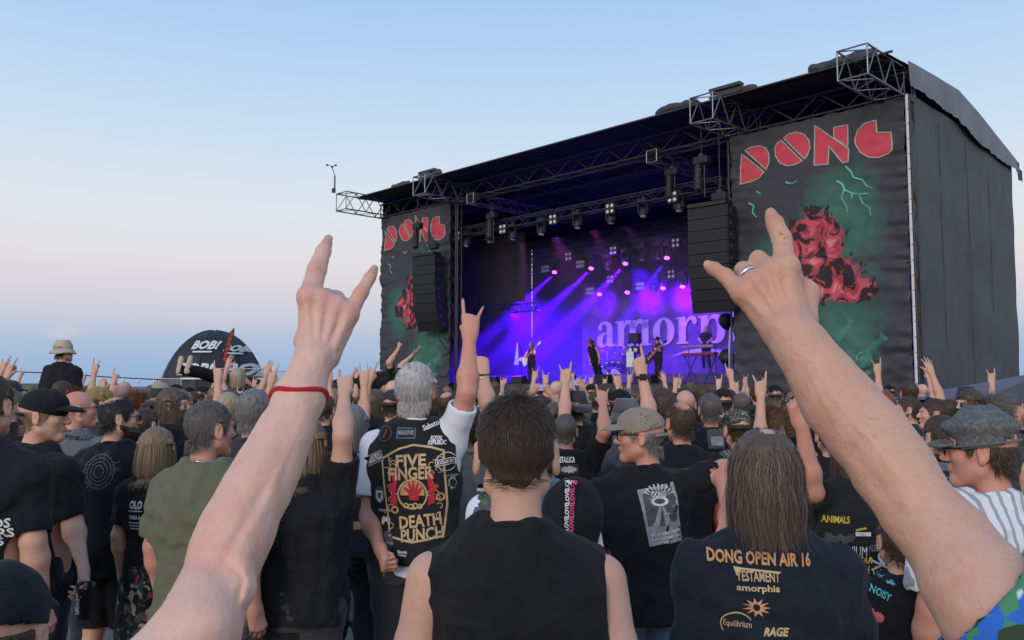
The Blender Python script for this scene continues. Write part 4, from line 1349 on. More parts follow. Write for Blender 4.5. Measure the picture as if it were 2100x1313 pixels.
# ------------------------------------------------------------------ wing banners
def banner_mat(name):
    m, n, l, b = _nodes(name)
    t = n.new('ShaderNodeTexCoord'); mp = n.new('ShaderNodeMapping'); l.new(t.outputs['Object'], mp.inputs[0])
    n1 = n.new('ShaderNodeTexNoise'); n1.inputs['Scale'].default_value = 1.1; n1.inputs['Detail'].default_value = 7; n1.inputs['Distortion'].default_value = 1.4
    n2 = n.new('ShaderNodeTexNoise'); n2.inputs['Scale'].default_value = 1.9; n2.inputs['Detail'].default_value = 4; n2.inputs['Distortion'].default_value = 1.6
    l.new(t.outputs['Object'], n1.inputs[0]); l.new(t.outputs['Object'], n2.inputs[0])
    def blob(cx, cz, rx, rz, src, amp, hard=.45):
        s_ = n.new('ShaderNodeVectorMath'); s_.operation = 'SUBTRACT'; s_.inputs[1].default_value = (cx, 0, cz); l.new(t.outputs['Object'], s_.inputs[0])
        q = n.new('ShaderNodeVectorMath'); q.operation = 'MULTIPLY'; q.inputs[1].default_value = (1 / rx, 0, 1 / rz); l.new(s_.outputs[0], q.inputs[0])
        le = n.new('ShaderNodeVectorMath'); le.operation = 'LENGTH'; l.new(q.outputs[0], le.inputs[0])
        a = n.new('ShaderNodeMath'); a.operation = 'MULTIPLY_ADD'; a.inputs[1].default_value = amp; l.new(src.outputs[0], a.inputs[0]); l.new(le.outputs['Value'], a.inputs[2])
        r_ = n.new('ShaderNodeMapRange'); r_.inputs['From Min'].default_value = 1.0 + amp * .5; r_.inputs['From Max'].default_value = hard + amp * .5; l.new(a.outputs[0], r_.inputs['Value'])
        return r_
    green = [blob(3.6, 6.6, 1.5, 1.9, n1, 1.3), blob(1.5, 5.2, 1.1, 1.5, n1, 1.3), blob(3.6, 3.2, 1.4, 1.5, n1, 1.6), blob(3.0, 4.9, 2.0, .9, n1, 1.5)]
    red = [blob(2.75, 5.95, .95, 1.05, n2, 1.6, .93), blob(2.95, 4.95, 1.25, .75, n2, 1.6, .93), blob(3.75, 4.55, .85, .42, n2, 1.5, .93), blob(1.75, 5.35, .55, .55, n2, 1.4, .93)]
    def mx(ls):
        cur = ls[0].outputs[0]
        for q in ls[1:]:
            a = n.new('ShaderNodeMath'); a.operation = 'MAXIMUM'; l.new(cur, a.inputs[0]); l.new(q.outputs[0], a.inputs[1]); cur = a.outputs[0]
        return cur
    base = (.040, .040, .047, 1)
    gc = n.new('ShaderNodeValToRGB'); gc.color_ramp.elements[0].color = (.012, .045, .036, 1); gc.color_ramp.elements[1].color = (.06, .20, .145, 1); l.new(n1.outputs[0], gc.inputs[0])
    rc = n.new('ShaderNodeValToRGB'); rc.color_ramp.interpolation = 'CONSTANT'
    for e_, (p_, c_) in zip([rc.color_ramp.elements[0], rc.color_ramp.elements[1]] + [rc.color_ramp.elements.new(.5) for _ in range(3)], [(0, (.020, .010, .013)), (.40, (.14, .018, .028)), (.47, (.34, .038, .058)), (.55, (.50, .075, .10)), (.64, (.58, .20, .22))]): e_.position = p_; e_.color = (*c_, 1)
    l.new(n2.outputs[0], rc.inputs[0])
    m1 = n.new('ShaderNodeMixRGB'); m1.inputs[1].default_value = base; l.new(mx(green), m1.inputs[0]); l.new(gc.outputs[0], m1.inputs[2])
    m2 = n.new('ShaderNodeMixRGB'); l.new(mx(red), m2.inputs[0]); l.new(m1.outputs[0], m2.inputs[1]); l.new(rc.outputs[0], m2.inputs[2])
    l.new(m2.outputs[0], b.inputs['Base Color']); b.inputs['Roughness'].default_value = .58; b.inputs['Specular IOR Level'].default_value = .35
    n3 = n.new('ShaderNodeTexNoise'); n3.inputs['Scale'].default_value = 14; n3.inputs['Detail'].default_value = 4; l.new(t.outputs['Object'], n3.inputs[0])
    bp = n.new('ShaderNodeBump'); bp.inputs['Strength'].default_value = .15; bp.inputs['Distance'].default_value = .02; l.new(n3.outputs[0], bp.inputs['Height']); l.new(bp.outputs[0], b.inputs['Normal'])
    return m
BM = banner_mat('banner_print')
b_red = mat('banner_red', (.52, .050, .075), .6, var=.1, scale=3); b_edge = mat('banner_outline', (.36, .40, .33), .6); b_green = mat('banner_green', (.13, .42, .31), .6, var=.3, scale=4)
b_green2 = mat('banner_green_dark', (.035, .15, .105), .6, var=.4, scale=4)
Zc = lambda x, y: (1380 + x / 2.9167, 80 + y / 2.9167)
DONG = [[(413, 690), (548, 797), (520, 832), (470, 855), (402, 872)],
        [(432, 668), (470, 648), (520, 640), (556, 654), (576, 690), (578, 735), (560, 784)],
        [(667, 595), (700, 570), (745, 558), (790, 571), (818, 606), (826, 648), (814, 692), (797, 722)],
        [(653, 608), (783, 732), (740, 755), (690, 762), (645, 745), (618, 702), (612, 660), (628, 626)],
        [(853, 518), (1060, 660), (1058, 735), (1025, 745), (938, 640), (937, 752), (852, 758)],
        [(968, 530), (1053, 515), (1056, 650), (970, 592)],
        [(1222, 487), (1230, 562), (1315, 560), (1325, 668), (1300, 690), (1240, 712), (1180, 710), (1130, 680), (1102, 635), (1098, 600), (1112, 550), (1150, 508)]]
def to_b(p): 
    x, z = on_stage(*Zc(*p), -.05); return (x - 19.06, z)
def smooth_loop(pts, it=0): return pts
LET = [[to_b(p) for p in lp] for lp in DONG]
BOLT = [[(1040, 765), (1075, 800), (1090, 830), (1140, 845), (1165, 880), (1200, 893)], [(1075, 800), (1062, 775)], [(985, 850), (1020, 870), (1035, 905), (1080, 925), (1120, 930), (1140, 985), (1180, 1010), (1190, 1060)],
        [(1035, 905), (1015, 950), (1045, 1000), (1050, 1040)], [(1080, 925), (1075, 960)], [(1120, 930), (1175, 925)], [(458, 985), (490, 1000), (480, 1040), (510, 1070)], [(680, 860), (720, 870), (750, 850)], [(505, 915), (530, 930)]]
def make_banner(x0, width, label, seed, k):
    root = semp('stage_banner', x0, -.05, 0); prop(root, label, 'banner', 'banners on the stage wings')
    r1 = wave(seed, 2.2, .030, (1.2, 1, 1.0)); r2 = wave(seed + 1, .42, .022, (2.2, 1, .8)); r3 = wave(seed + 2, .75, .05, (2.0, 1, .7))
    Wd = width
    def rip(x, z):
        q = np.stack([x, 0 * x, z], 1); e = np.exp(-(np.minimum(x, Wd - x) / .55)); lo = np.clip((3.6 - z) / 3.0, 0, 1)
        return -.03 + r1(q) + r2(q) * (.10 + 1.5 * e + .55 * lo) + r3(q) * (lo * .8 + .12 + .4 * e)
    zt = 9.72
    v, f = grid_sheet(120, 190, lambda u, w_: (u * Wd + .0, rip(u * Wd, .45 + w_ * (zt - .45)), .45 + w_ * (zt - .45) + .05 * np.abs(np.sin(u * math.pi * 9)) * (w_ > .99)))
    ob('cloth', mesh_np('cloth', v, f), BM, root)
    sx = Wd / 5.49
    def stick(me, off):
        split_long(me, .12)
        co = np.zeros(len(me.vertices) * 3, np.float32); me.vertices.foreach_get('co', co); co = co.reshape(-1, 3)
        co[:, 0] *= sx; co[:, 1] = rip(co[:, 0], co[:, 2]) - off + co[:, 1]; me.vertices.foreach_set('co', co.ravel()); me.update(); return me
    names = ['letter_d', 'letter_d', 'letter_o', 'letter_o', 'letter_n', 'letter_n', 'letter_g']
    for nm, lp in zip(names, LET):
        n_ = len(lp)
        L = ob('letter', stick(flat_mesh('letter', [lp]), .010), b_red, root)
        pts = []
        for a, b in zip(lp, lp[1:] + lp[:1]):
            for t in np.linspace(0, 1, 8)[:-1]: pts.append((a[0] + (b[0] - a[0]) * t, a[1] + (b[1] - a[1]) * t))
        tb = MB().tube([(x * sx, rip(np.array([x * sx]), np.array([z]))[0] - .012, z) for x, z in pts], .020, 6, closed=True)
        tb.build('letter_outline', b_edge, L, True)
    for bl in BOLT:
        pts = [to_b(p) for p in bl]; out = []
        for a, b in zip(pts, pts[1:]):
            for t in np.linspace(0, 1, 5)[:-1]: out.append((a[0] + (b[0] - a[0]) * t, a[1] + (b[1] - a[1]) * t))
        out.append(pts[-1])
        MB().tube([(x * sx, rip(np.array([x * sx]), np.array([z]))[0] - .006, z) for x, z in out], np.linspace(.040, .014, len(out)), 5).build('lightning', b_green, root, True)
    # flasks lying along the foot of the print
    def flask(cx, cz, r, a, L):
        c, s = math.cos(a), math.sin(a)
        pts = [(r * math.cos(q), r * math.sin(q)) for q in np.linspace(.45, 2 * math.pi - .45, 18)] + [(L, -r * .26), (L + .02, -r * .48), (L + .10, -r * .48), (L + .10, r * .48), (L + .02, r * .48), (L, r * .26)]
        return [(cx + c * x - s * z, cz + s * x + c * z) for x, z in pts]
    for cx, cz, r, a, L, mm in ((2.95, 2.62, .36, .85, 1.25, b_green2), (4.1, 2.55, .28, .75, .8, b_green2), (3.4, 1.75, .20, .45, 1.2, b_green2), (3.45, 2.25, .2, 2.2, .6, b_green2)):
        ob('flask', stick(flat_mesh('flask', [flask(cx, cz, r, a, L)]), .008), mm, root)
        hl = [(cx + r * .55 * math.cos(q), cz + r * .55 * math.sin(q)) for q in np.linspace(1.6, 3.6, 8)]
        MB().tube([(x * sx, rip(np.array([x * sx]), np.array([z]))[0] - .016, z) for x, z in hl], .025, 5).build('glint', b_green, root, True)
    for k_ in range(13):
        rod('lashing', (.2 + k_ * (Wd - .4) / 12, -.04, 9.70), (.2 + k_ * (Wd - .4) / 12, .0, 9.86), .012, blackm, root)
    return root
make_banner(19.06, 5.46, 'tall black DONG banner with red letters beside the grey side tarp', 51, 1)
make_banner(.02, 5.10, 'tall black DONG banner with red letters hanging behind the smaller loudspeaker column', 61, 0)

# ------------------------------------------------------------------ loudspeaker columns
grille = mat('speaker_grille', (.010, .010, .012), .6, var=.2, scale=60, bump=.3, bscale=90); cab = mat('speaker_cabinet', (.014, .014, .016), .55, var=.15, scale=8, bump=.2, bscale=60)
def line_array(x, y, ztop, n, wbox, hbox, label, rz, bend):
    root = semp('line_array', x, y, ztop, rz); prop(root, label, 'loudspeaker', 'hanging loudspeaker columns')
    z, yy, a = 0.0, 0.0, 0.0
    ob('fly_bar', MB().box((0, .15, .07), (wbox * .98, .5, .12)).mesh('fly_bar'), cab, root)
    for k in range(n):
        a += math.radians(bend[min(k, len(bend) - 1)])
        R = Matrix.Rotation(a, 3, 'X')
        c = np.array([0, yy, z]) + np.array(R @ Vector((0, .0, -hbox / 2)))
        b = empty('cabinet', tuple(c), parent=root); b.rotation_euler = (a, 0, 0)
        bevel(ob('box', MB().box((0, .28, 0), (wbox, .60, hbox - .014)).mesh('box'), cab, b), .012, 1)
        ob('grille', MB().box((0, -.026, 0), (wbox - .03, .02, hbox - .02)).mesh('grille'), grille, b)
        for s in (-1, 1):
            ob('handle', MB().box((s * (wbox / 2 + .006), .20, .0), (.012, .15, .10)).mesh('handle'), mat('handle_recess', (.06, .06, .064), .5), b)
            ob('rigging', MB().box((s * (wbox / 2 + .004), .02, 0), (.02, .05, hbox - .03)).mesh('rigging'), blackm, b)
        e = np.array([0, yy, z]) + np.array(R @ Vector((0, 0, -hbox)))
        yy, z = e[1], e[2]
    return root
def hoist(x, y, z, ztop, label, bag=True):
    h_ = semp('chain_hoist', x, y, z); prop(h_, label, 'hoist', 'chain hoists on the stage')
    rod('chain', (0, 0, .1), (0, 0, ztop - z), .012, alu_dark, h_)
    b = ob('motor', MB().box((0, 0, 0), (.52, .26, .26)).mesh('motor'), blackm, h_); bevel(b, .04, 2)
    ob('bracket', MB().box((0, 0, .16), (.16, .12, .10)).mesh('bracket'), alu_dark, h_)
    if bag:
        F = Field((-.35, -.2, -1.2), (.2, .2, .1), .03); F.cone((-.12, 0, -.15), (-.14, 0, -.85), .12, .15, .03); F.displace(wave(int(x * 7), .2, .01))
        vv, ff = F.nets(); ob('chain_bag', mesh_np('chain_bag', vv, ff), blackm, h_)
    rod('sling', (.1, 0, -.1), (.1, 0, -1.2), .02, alu_dark, h_)
    return h_
line_array(4.45, -1.0, 7.38, 8, 1.38, .415, 'black curved line array of eight loudspeakers in front of the smaller banner', math.radians(6), [0, 0, 1, 1, 4, 5, 6, 7])
line_array(18.72, -.95, 7.42, 9, 1.38, .375, 'black curved line array of nine loudspeakers beside the big banner', math.radians(4), [0, 0, 0, 1, 1, 2, 3, 4, 5])
hoist(4.0, -1.0, 8.75, 10.0, 'black chain hoist with bag above the smaller loudspeaker column'); hoist(5.0, -.9, 7.75, 10.0, 'small black hoist motor sitting on the smaller loudspeaker column', False)
hoist(18.5, -.9, 8.95, 10.1, 'black chain hoist with bag above the big loudspeaker column'); hoist(19.15, -.9, 7.68, 10.1, 'black hoist motor sitting on the big loudspeaker column', False)
hoist(16.4, .5, 9.2, 9.5, 'black hoist hanging by the light truss below the white lattice'); hoist(7.4, .3, 8.9, 9.5, 'black hoist hanging at the far end of the light truss')
ca = MB().tube([SWP(5.0, -.7, 4.1), SWP(5.1, -.6, 3.7), SWP(5.35, -.4, 3.3), SWP(5.5, -.2, 3.1), SWP(5.55, -.1, 2.2)], .03, 6).build('speaker_cable', blackm, None, True); prop(ca, 'black cable drooping from the smaller loudspeaker column', 'cable')
ca = MB().tube([SWP(18.75, .5, 3.9), SWP(18.7, .3, 3.6), SWP(18.72, .2, 3.0), SWP(18.70, .2, 1.9)], .035, 6).build('stage_cable', mat('pale_cable', (.35, .36, .42), .5), None, True); prop(ca, 'pale cable hanging down the inner edge of the big banner', 'cable')
# ------------------------------------------------------------------ lamps on the trusses
lamp_off = mat('lamp_glass', (.62, .60, .55), .15, var=.05); lamp_lit = mat('lamp_purple', (.5, .1, .8), .3, emit=(.75, .07, 1.0), estr=6.0); led_bar = mat('led_bar', (.30, .30, .33), .4)
def truss_thing(label, A, B, w, h, bays, m, rc=.024, rb=.014, faces='fb'):
    t = empty('light_truss', SWP(*A), ST_RZ); prop(t, label, 'truss')
    Av, Bv = np.array(A, float), np.array(B, float)
    s = truss('lattice', (0, 0, 0), tuple(Bv - Av), w, h, bays, m, t, rc, rb, faces=faces)
    return t
FT_Y, FT_Z = .75, 8.55
truss_thing('long black truss carrying lamps across the front of the stage', (4.6, FT_Y, FT_Z), (18.3, FT_Y, FT_Z), .38, .36, 30, alu_dark)
truss_thing('dark upper truss with lit lamps above the band logo', (4.6, 5.4, 7.85), (17.5, 5.4, 7.85), .32, .32, 26, blackm, faces='f')
truss_thing('dark lower truss with lit lamps just above the band logo', (6.5, 6.6, 6.75), (17.5, 6.6, 6.75), .32, .32, 22, blackm, faces='f')
truss_thing('short truss hanging low over the side of the stage', (3.6, 3.9, 5.35), (6.6, 3.9, 5.35), .30, .36, 7, alu_dark)

def blinder(px, py, b, label, s=1.0):
    x, z = on_stage(px, py, b); r = semp('blinder_lamp', x, b, z); prop(r, label, 'lamp', 'four-lamp blinders')
    bevel(ob('housing', MB().box((0, .06, 0), (.46 * s, .12, .46 * s)).mesh('housing'), blackm, r), .02, 1)
    for i in (-1, 1):
        for j in (-1, 1):
            M = Matrix.Translation((i * .115 * s, -.005, j * .115 * s)) @ Matrix.Rotation(math.pi / 2, 4, 'X')
            ob('lamp', MB().lathe([(.075 * s, -.02), (.075 * s, .0), (.05 * s, .018), (.005, .025)], 12, M).mesh('lamp', True), lamp_off, r)
    return r
HEADS = {}
def mover(px, py, b, label, lit=None, tilt=0.0, turn=0.0):
    """moving-head spotlight hung upside down: base, yoke arms, head with lens; px, py is the lens or body centre"""
    x, z = on_stage(px, py, b); r = semp('moving_light', x, b, z); prop(r, label, 'spotlight', 'moving lights on the trusses')
    if not HEADS:
        HEADS['base'] = MB().box((0, 0, .42), (.36, .28, .14)).mesh('base')
        HEADS['arm'] = MB().box((0, 0, .17), (.05, .14, .44)).mesh('arm')
        HEADS['head'] = MB().lathe([(.06, .20), (.12, .18), (.15, .05), (.15, -.12), (.13, -.16), (.11, -.165)], 14).mesh('head', True)
        HEADS['lens'] = MB().lathe([(.115, -.16), (.11, -.168), (.06, -.178), (.005, -.182)], 14).mesh('lens', True)
        HEADS['clamp'] = MB().box((0, 0, .53), (.10, .06, .10)).mesh('clamp')
    ob('base', HEADS['base'], blackm, r); ob('clamp', HEADS['clamp'], alu_dark, r)
    for s in (-1, 1): ob('yoke_arm', HEADS['arm'], blackm, r, loc=(s * .19, 0, 0))
    h_ = ob('head', HEADS['head'], cab, r, rot=(tilt, 0, turn))
    ob('lens', HEADS['lens'], lamp_lit if lit else lamp_off if lit is None else blackm, h_)
    return r
for i, (px, py) in enumerate([(937, 484), (1030, 470), (1133, 450), (1250, 428), (1378, 404)]):
    blinder(px, py, FT_Y - .3, ['four-lamp blinder at the far end of the front light truss', 'four-lamp blinder second from the far end of the front light truss', 'four-lamp blinder in the middle of the front light truss',
                               'four-lamp blinder fourth along the front light truss', 'four-lamp blinder on the front light truss nearest the big loudspeakers'][i], .92)
for i, (px, py) in enumerate([(957, 498), (1005, 490), (1052, 484), (1111, 474), (1185, 460), (1253, 450), (1320, 436), (1393, 424)]):
    mover(px, py, FT_Y - .05, '%s unlit moving light from the far end under the front light truss' % ['first', 'second', 'third', 'fourth', 'fifth', 'sixth', 'seventh', 'eighth'][i], None, tilt=-.3 + .1 * (i % 3), turn=.3)
for i, (px, py) in enumerate([(1165, 526), (1257, 514), (1385, 498)]):
    blinder(px, py, 5.1, ['pale four-lamp blinder above the first blue beam', 'pale four-lamp blinder above the middle blue beam', 'pale four-lamp blinder near the loudspeakers on the upper truss'][i], .9)
for i, (px, py) in enumerate([(1251, 573), (1376, 562)]):
    blinder(px, py, 6.3, ['four-lamp blinder on the lower rear truss above the logo', 'four-lamp blinder on the lower rear truss near the loudspeakers'][i], .9)
LIT = [(1138, 553, 5.2, (-3.2, -2.4)), (1213, 545, 5.2, (-3.4, -2.2)), (1283, 535, 5.2, (-3.0, -2.0)), (1368, 523, 5.2, (-2.0, -1.5)), (1230, 598, 6.4, (-.8, -1.0)), (1287, 594, 6.4, (.3, .5)), (1360, 585, 6.4, (.3, .6)), (1400, 582, 6.4, (.2, .6))]
BEAM = [1.0, 1.25, 1.5, .55, .8, 1.6, 1.8, 1.8]
for i, (px, py, b, d) in enumerate(LIT):
    row = 'upper' if b < 6 else 'lower'
    o = mover(px, py, b, '%s purple lit moving light on the %s rear truss' % (['first', 'second', 'third', 'fourth'][i % 4], row), True, tilt=-.55, turn=.5)
    x, z = on_stage(px, py, b)
    L = bpy.data.lights.new('spot', 'SPOT'); L.energy = (330000 if i < 4 else 2600) * BEAM[i]; L.color = (.06, .0, 1.0) if i < 4 else (.12, .0, 1.0); L.spot_size = math.radians(14 if i < 4 else 75); L.spot_blend = 1.0; L.shadow_soft_size = .06
    lo = bpy.data.objects.new('spot', L); COL.objects.link(lo)
    src = SWP(x, b - .1, z - .24); lo.location = src
    tgt = SWP(x + d[0] * 1.6, b + d[1] * 1.2 if b < 6 else 8.6, DECK if b < 6 else 5.6)
    lo.rotation_euler = Vector(tgt - src).to_track_quat('-Z', 'Y').to_euler()
for i, (px, py) in enumerate([(1118, 552), (1190, 542)]):
    x, z = on_stage(px, py, 5.2); r = semp('led_panel', x, 5.2, z); prop(r, ['small grey strobe panel at the far end of the upper rear truss', 'small grey strobe panel beside the second purple lamp'][i], 'lamp')
    for k in (-1, 1): ob('panel', MB().box((0, 0, k * .09), (.46, .08, .12)).mesh('panel'), led_bar, r)
    ob('bracket', MB().box((0, .08, .25), (.06, .05, .45)).mesh('bracket'), blackm, r)
for i, (px, py) in enumerate([(1210, 597), (1313, 587)]):
    x, z = on_stage(px, py, 6.4); r = semp('led_panel', x, 6.4, z); prop(r, ['small grey strobe panel at the far end of the lower rear truss', 'small grey strobe panel between the lower purple lamps'][i], 'lamp')
    for k in (-1, 1): ob('panel', MB().box((0, 0, k * .09), (.46, .08, .12)).mesh('panel'), led_bar, r)
    ob('bracket', MB().box((0, .08, .2), (.06, .05, .4)).mesh('bracket'), blackm, r)
for i, (px, py, b) in enumerate([(1318, 526, 5.2), (1350, 523, 5.2), (1342, 590, 6.4), (1247, 545, 5.2)]):
    mover(px, py, b, ['unlit moving light right of the bright third beam on the upper rear truss', 'unlit moving light before the last lamp of the upper rear truss', 'unlit moving light between the lower purple lamps', 'unlit moving light hanging below the upper rear truss'][i], None, tilt=-.2)
# added spots without fixtures: blue wash for the smoke, pink for the band
for (x, y, z, tx, ty, tz, e, sz, c) in ((11.0, 5.2, 6.9, 13.6, 6.4, 2.4, 8000, 85, (.08, .0, 1.0)), (4.3, 4.5, 6.5, 7.5, 5.5, 2.2, 30000, 66, (.055, .0, 1.0)), (2.2, 6.5, 5.5, 7.5, 5.0, 2.4, 30000, 74, (.06, .0, 1.0)), (9.5, 3.5, 8.3, 11.5, 8.0, 3.2, 800, 60, (.20, .05, 1.0)), (13.5, 3.2, 8.3, 13.6, 7.5, 3.0, 800, 60, (.35, .08, .9)),
                                     (12.2, .8, 8.2, 14.6, 2.0, 3.0, 2600, 20, (1.0, .08, .75)), (13.5, .8, 8.2, 15.6, 4.4, 3.6, 2600, 16, (.9, .08, 1.0)), (8.5, .9, 8.2, 8.1, 2.0, 3.0, 2600, 18, (1.0, .25, .85)), (10.2, .9, 8.2, 11.6, 3.0, 2.6, 2500, 34, (.75, .10, 1.0))):
    L = bpy.data.lights.new('spot', 'SPOT'); L.energy = e; L.color = c; L.spot_size = math.radians(sz); L.spot_blend = .8; L.shadow_soft_size = .12
    lo = bpy.data.objects.new('spot', L); COL.objects.link(lo); lo.location = SWP(x, y, z)
    lo.rotation_euler = Vector(SWP(tx, ty, tz) - SWP(x, y, z)).to_track_quat('-Z', 'Y').to_euler()
# stage smoke: closed box inside the stage
m = bpy.data.materials.new('stage_smoke'); m.use_nodes = True; m.node_tree.nodes.remove(m.node_tree.nodes['Principled BSDF'])
pv = m.node_tree.nodes.new('ShaderNodeVolumePrincipled'); pv.inputs['Density'].default_value = .011; pv.inputs['Color'].default_value = (.9, .9, .95, 1); pv.inputs['Anisotropy'].default_value = .1
m.node_tree.links.new(pv.outputs[0], m.node_tree.nodes['Material Output'].inputs['Volume'])
sm = MB().box((11.9, 5.0, 4.8), (23.2, 8.4, 5.84)).build('stage_smoke', m); sm.location = tuple(ST0); sm.rotation_euler = (0, 0, ST_RZ); prop(sm, 'thin smoke drifting in blue light over the stage', 'smoke', kind='stuff')

# ------------------------------------------------------------------ backdrop with the band's name
def backdrop_mat():
    m, n, l, b = _nodes('backdrop_print')
    t = n.new('ShaderNodeTexCoord'); n1 = n.new('ShaderNodeTexNoise'); n1.inputs['Scale'].default_value = 1.6; n1.inputs['Detail'].default_value = 9; n1.inputs['Distortion'].default_value = .8; l.new(t.outputs['Object'], n1.inputs[0])
    r = n.new('ShaderNodeValToRGB'); r.color_ramp.elements[0].position = .35; r.color_ramp.elements[0].color = (.03, .022, .03, 1); r.color_ramp.elements[1].position = .7; r.color_ramp.elements[1].color = (.085, .052, .055, 1)
    l.new(n1.outputs[0], r.inputs[0]); l.new(r.outputs[0], b.inputs['Base Color']); b.inputs['Roughness'].default_value = .8
    return m
bd = semp('band_backdrop', 6.0, 7.6, DECK); prop(bd, 'wide brownish backdrop with pale amorphis lettering behind the band', 'backdrop')
bw_ = wave(71, 1.5, .03, (1, 1, 3))
v, f = grid_sheet(60, 30, lambda u, w_: (u * 12.2, bw_(np.stack([u * 12, 0 * u, w_ * 4], 1)) + .05, .3 + w_ * 4.6)); ob('cloth', mesh_np('cloth', v, f), backdrop_mat(), bd)
let = mat('backdrop_letter', (.38, .31, .38), .8, var=.15, scale=3)
def B7(px, py): x, z = on_stage(px, py, 7.55); return (x - 6.0, z - DECK)
def letter(nm, loops, holes=()):
    ob(nm, flat_mesh(nm, loops, holes, y=-.05), let, bd)
def bez(p0, p1, p2, n=8): return [((1 - t) ** 2 * p0[0] + 2 * t * (1 - t) * p1[0] + t * t * p2[0], (1 - t) ** 2 * p0[1] + 2 * t * (1 - t) * p1[1] + t * t * p2[1]) for t in np.linspace(0, 1, n)]
# heavy slab-serif lowercase, laid out in metres: x-height 1.05
xh, st_w, thin = 1.06, .34, .07
def serif_a(x):
    bowl_o = [(x + .42 + .42 * math.cos(a), .34 + .34 * math.sin(a)) for a in np.linspace(.35, 2 * math.pi - .5, 24)]
    stem = [(x + .58, 0.10), (x + .62, .03), (x + .74, -.02), (x + .92, .0), (x + 1.06, .06), (x + 1.05, .13), (x + .95, .10), (x + .91, .16), (x + .91, .74)] + bez((x + .91, .74), (x + .90, xh), (x + .50, xh + .02)) + bez((x + .50, xh + .02), (x + .20, xh + .01), (x + .10, .86)) + \
           [(x + .08, .76), (x + .15, .70), (x + .25, .70), (x + .32, .77), (x + .30, .88)] + bez((x + .34, .94), (x + .57, 1.0), (x + .58, .78))
    letter('letter', [stem]); letter('letter_bowl', [[(x + .60, .62), (x + .40, .60)] + bez((x + .40, .60), (x + .0, .54), (x + .0, .24)) + bez((x + .0, .24), (x + .02, -.03), (x + .32, -.03)) + bez((x + .32, -.03), (x + .52, -.02), (x + .60, .14))], [[(x + .58, .53)] + bez((x + .52, .53), (x + .34, .48), (x + .34, .26)) + bez((x + .34, .26), (x + .34, .06), (x + .45, .07)) + bez((x + .45, .07), (x + .56, .10), (x + .58, .22))])
def stem_(x, top=True, bot=True, h0=0.0, h1=xh):
    lp = [(x + .10, h0 + .07), (x - .02, h0 + .06), (x - .02, h0), (x + .56, h0), (x + .56, h0 + .06), (x + .44, h0 + .07), (x + .44, h1 - .02)]
    lp += [(x + .40, h1 + .0), (x - .04, h1 - .02), (x - .04, h1 - .08), (x + .10, h1 - .09)] if top else [(x + .10, h1 - .02)]
    return lp
def arch(x, w): # shoulder from one stem to the next
    return bez((x + .42, .72), (x + .46, xh + .02), (x + .42 + w * .55, xh + .02)) + bez((x + .42 + w * .55, xh + .02), (x + .42 + w + .36, xh), (x + .42 + w + .36, .70)) + [(x + .42 + w + .02, .70)] + bez((x + .42 + w + .02, .72), (x + .42 + w, .93), (x + .42 + w * .6, .90)) + bez((x + .42 + w * .6, .90), (x + .46, .86), (x + .43, .60))
def serif_m(x):
    for k in range(3):
        letter('letter_stem', [stem_(x + k * .66, k == 0)])
    for k in range(2):
        letter('letter_arch', [arch(x + k * .66, .34)])
def serif_o(x):
    letter('letter', [[(x + .55 + .55 * math.cos(a), .52 + .55 * math.sin(a)) for a in np.linspace(0, 6.283, 36)[:-1]]], [[(x + .55 + .20 * math.cos(a), .52 + .48 * math.sin(a)) for a in np.linspace(0, 6.283, 28)[:-1]]])
def serif_r(x):
    letter('letter_stem', [stem_(x)]); letter('letter_arm', [bez((x + .42, .66), (x + .46, xh), (x + .74, xh + .02)) + bez((x + .74, xh + .02), (x + .98, xh), (x + .98, .84)) + [(x + .94, .76), (x + .84, .74), (x + .76, .80), (x + .74, .90)] + bez((x + .70, .93), (x + .50, .92), (x + .43, .50))])
def serif_p(x):
    letter('letter_stem', [stem_(x, True, True, -.42)]); letter('letter_bowl', [bez((x + .42, .75), (x + .50, xh + .04), (x + .76, xh + .02)) + bez((x + .76, xh + .02), (x + 1.22, xh), (x + 1.22, .50)) + bez((x + 1.22, .50), (x + 1.22, -.03), (x + .76, -.03)) + bez((x + .76, -.03), (x + .55, -.03), (x + .42, .12))], [bez((x + .44, .72), (x + .50, .94), (x + .66, .93)) + bez((x + .66, .93), (x + .86, .92), (x + .86, .50)) + bez((x + .86, .50), (x + .86, .06), (x + .66, .06)) + bez((x + .66, .06), (x + .50, .06), (x + .44, .22))])
def serif_h(x): letter('letter_stem', [stem_(x, True, True, 0, 1.6)]); letter('letter_stem', [stem_(x + .68, False)]); letter('letter_arch', [arch(x, .36)])
def serif_i(x): letter('letter_stem', [stem_(x)]); letter('letter_dot', [[(x + .26 + .19 * math.cos(a), 1.38 + .19 * math.sin(a)) for a in np.linspace(0, 6.283, 20)[:-1]]])
def serif_s(x): letter('letter', [bez((x + .80, .95), (x + .65, xh + .05), (x + .42, xh + .02)) + bez((x + .42, xh + .02), (x + .05, xh), (x + .05, .74)) + bez((x + .05, .74), (x + .06, .52), (x + .40, .44)) + bez((x + .40, .44), (x + .58, .38), (x + .55, .22)) + bez((x + .55, .22), (x + .5, .03), (x + .3, .05)) + bez((x + .3, .05), (x + .1, .08), (x + .06, .28)) + [(x + .0, .28), (x + .0, -.02), (x + .1, .03)] + bez((x + .1, .03), (x + .25, -.05), (x + .48, -.03)) + bez((x + .48, -.03), (x + .88, .0), (x + .88, .30)) + bez((x + .88, .30), (x + .86, .56), (x + .5, .66)) + bez((x + .5, .66), (x + .32, .72), (x + .36, .86)) + bez((x + .36, .86), (x + .45, 1.0), (x + .62, .92)) + [(x + .74, .76), (x + .80, .76)]])
for o_ in (lambda: None,): pass
_before = set(bpy.data.objects)
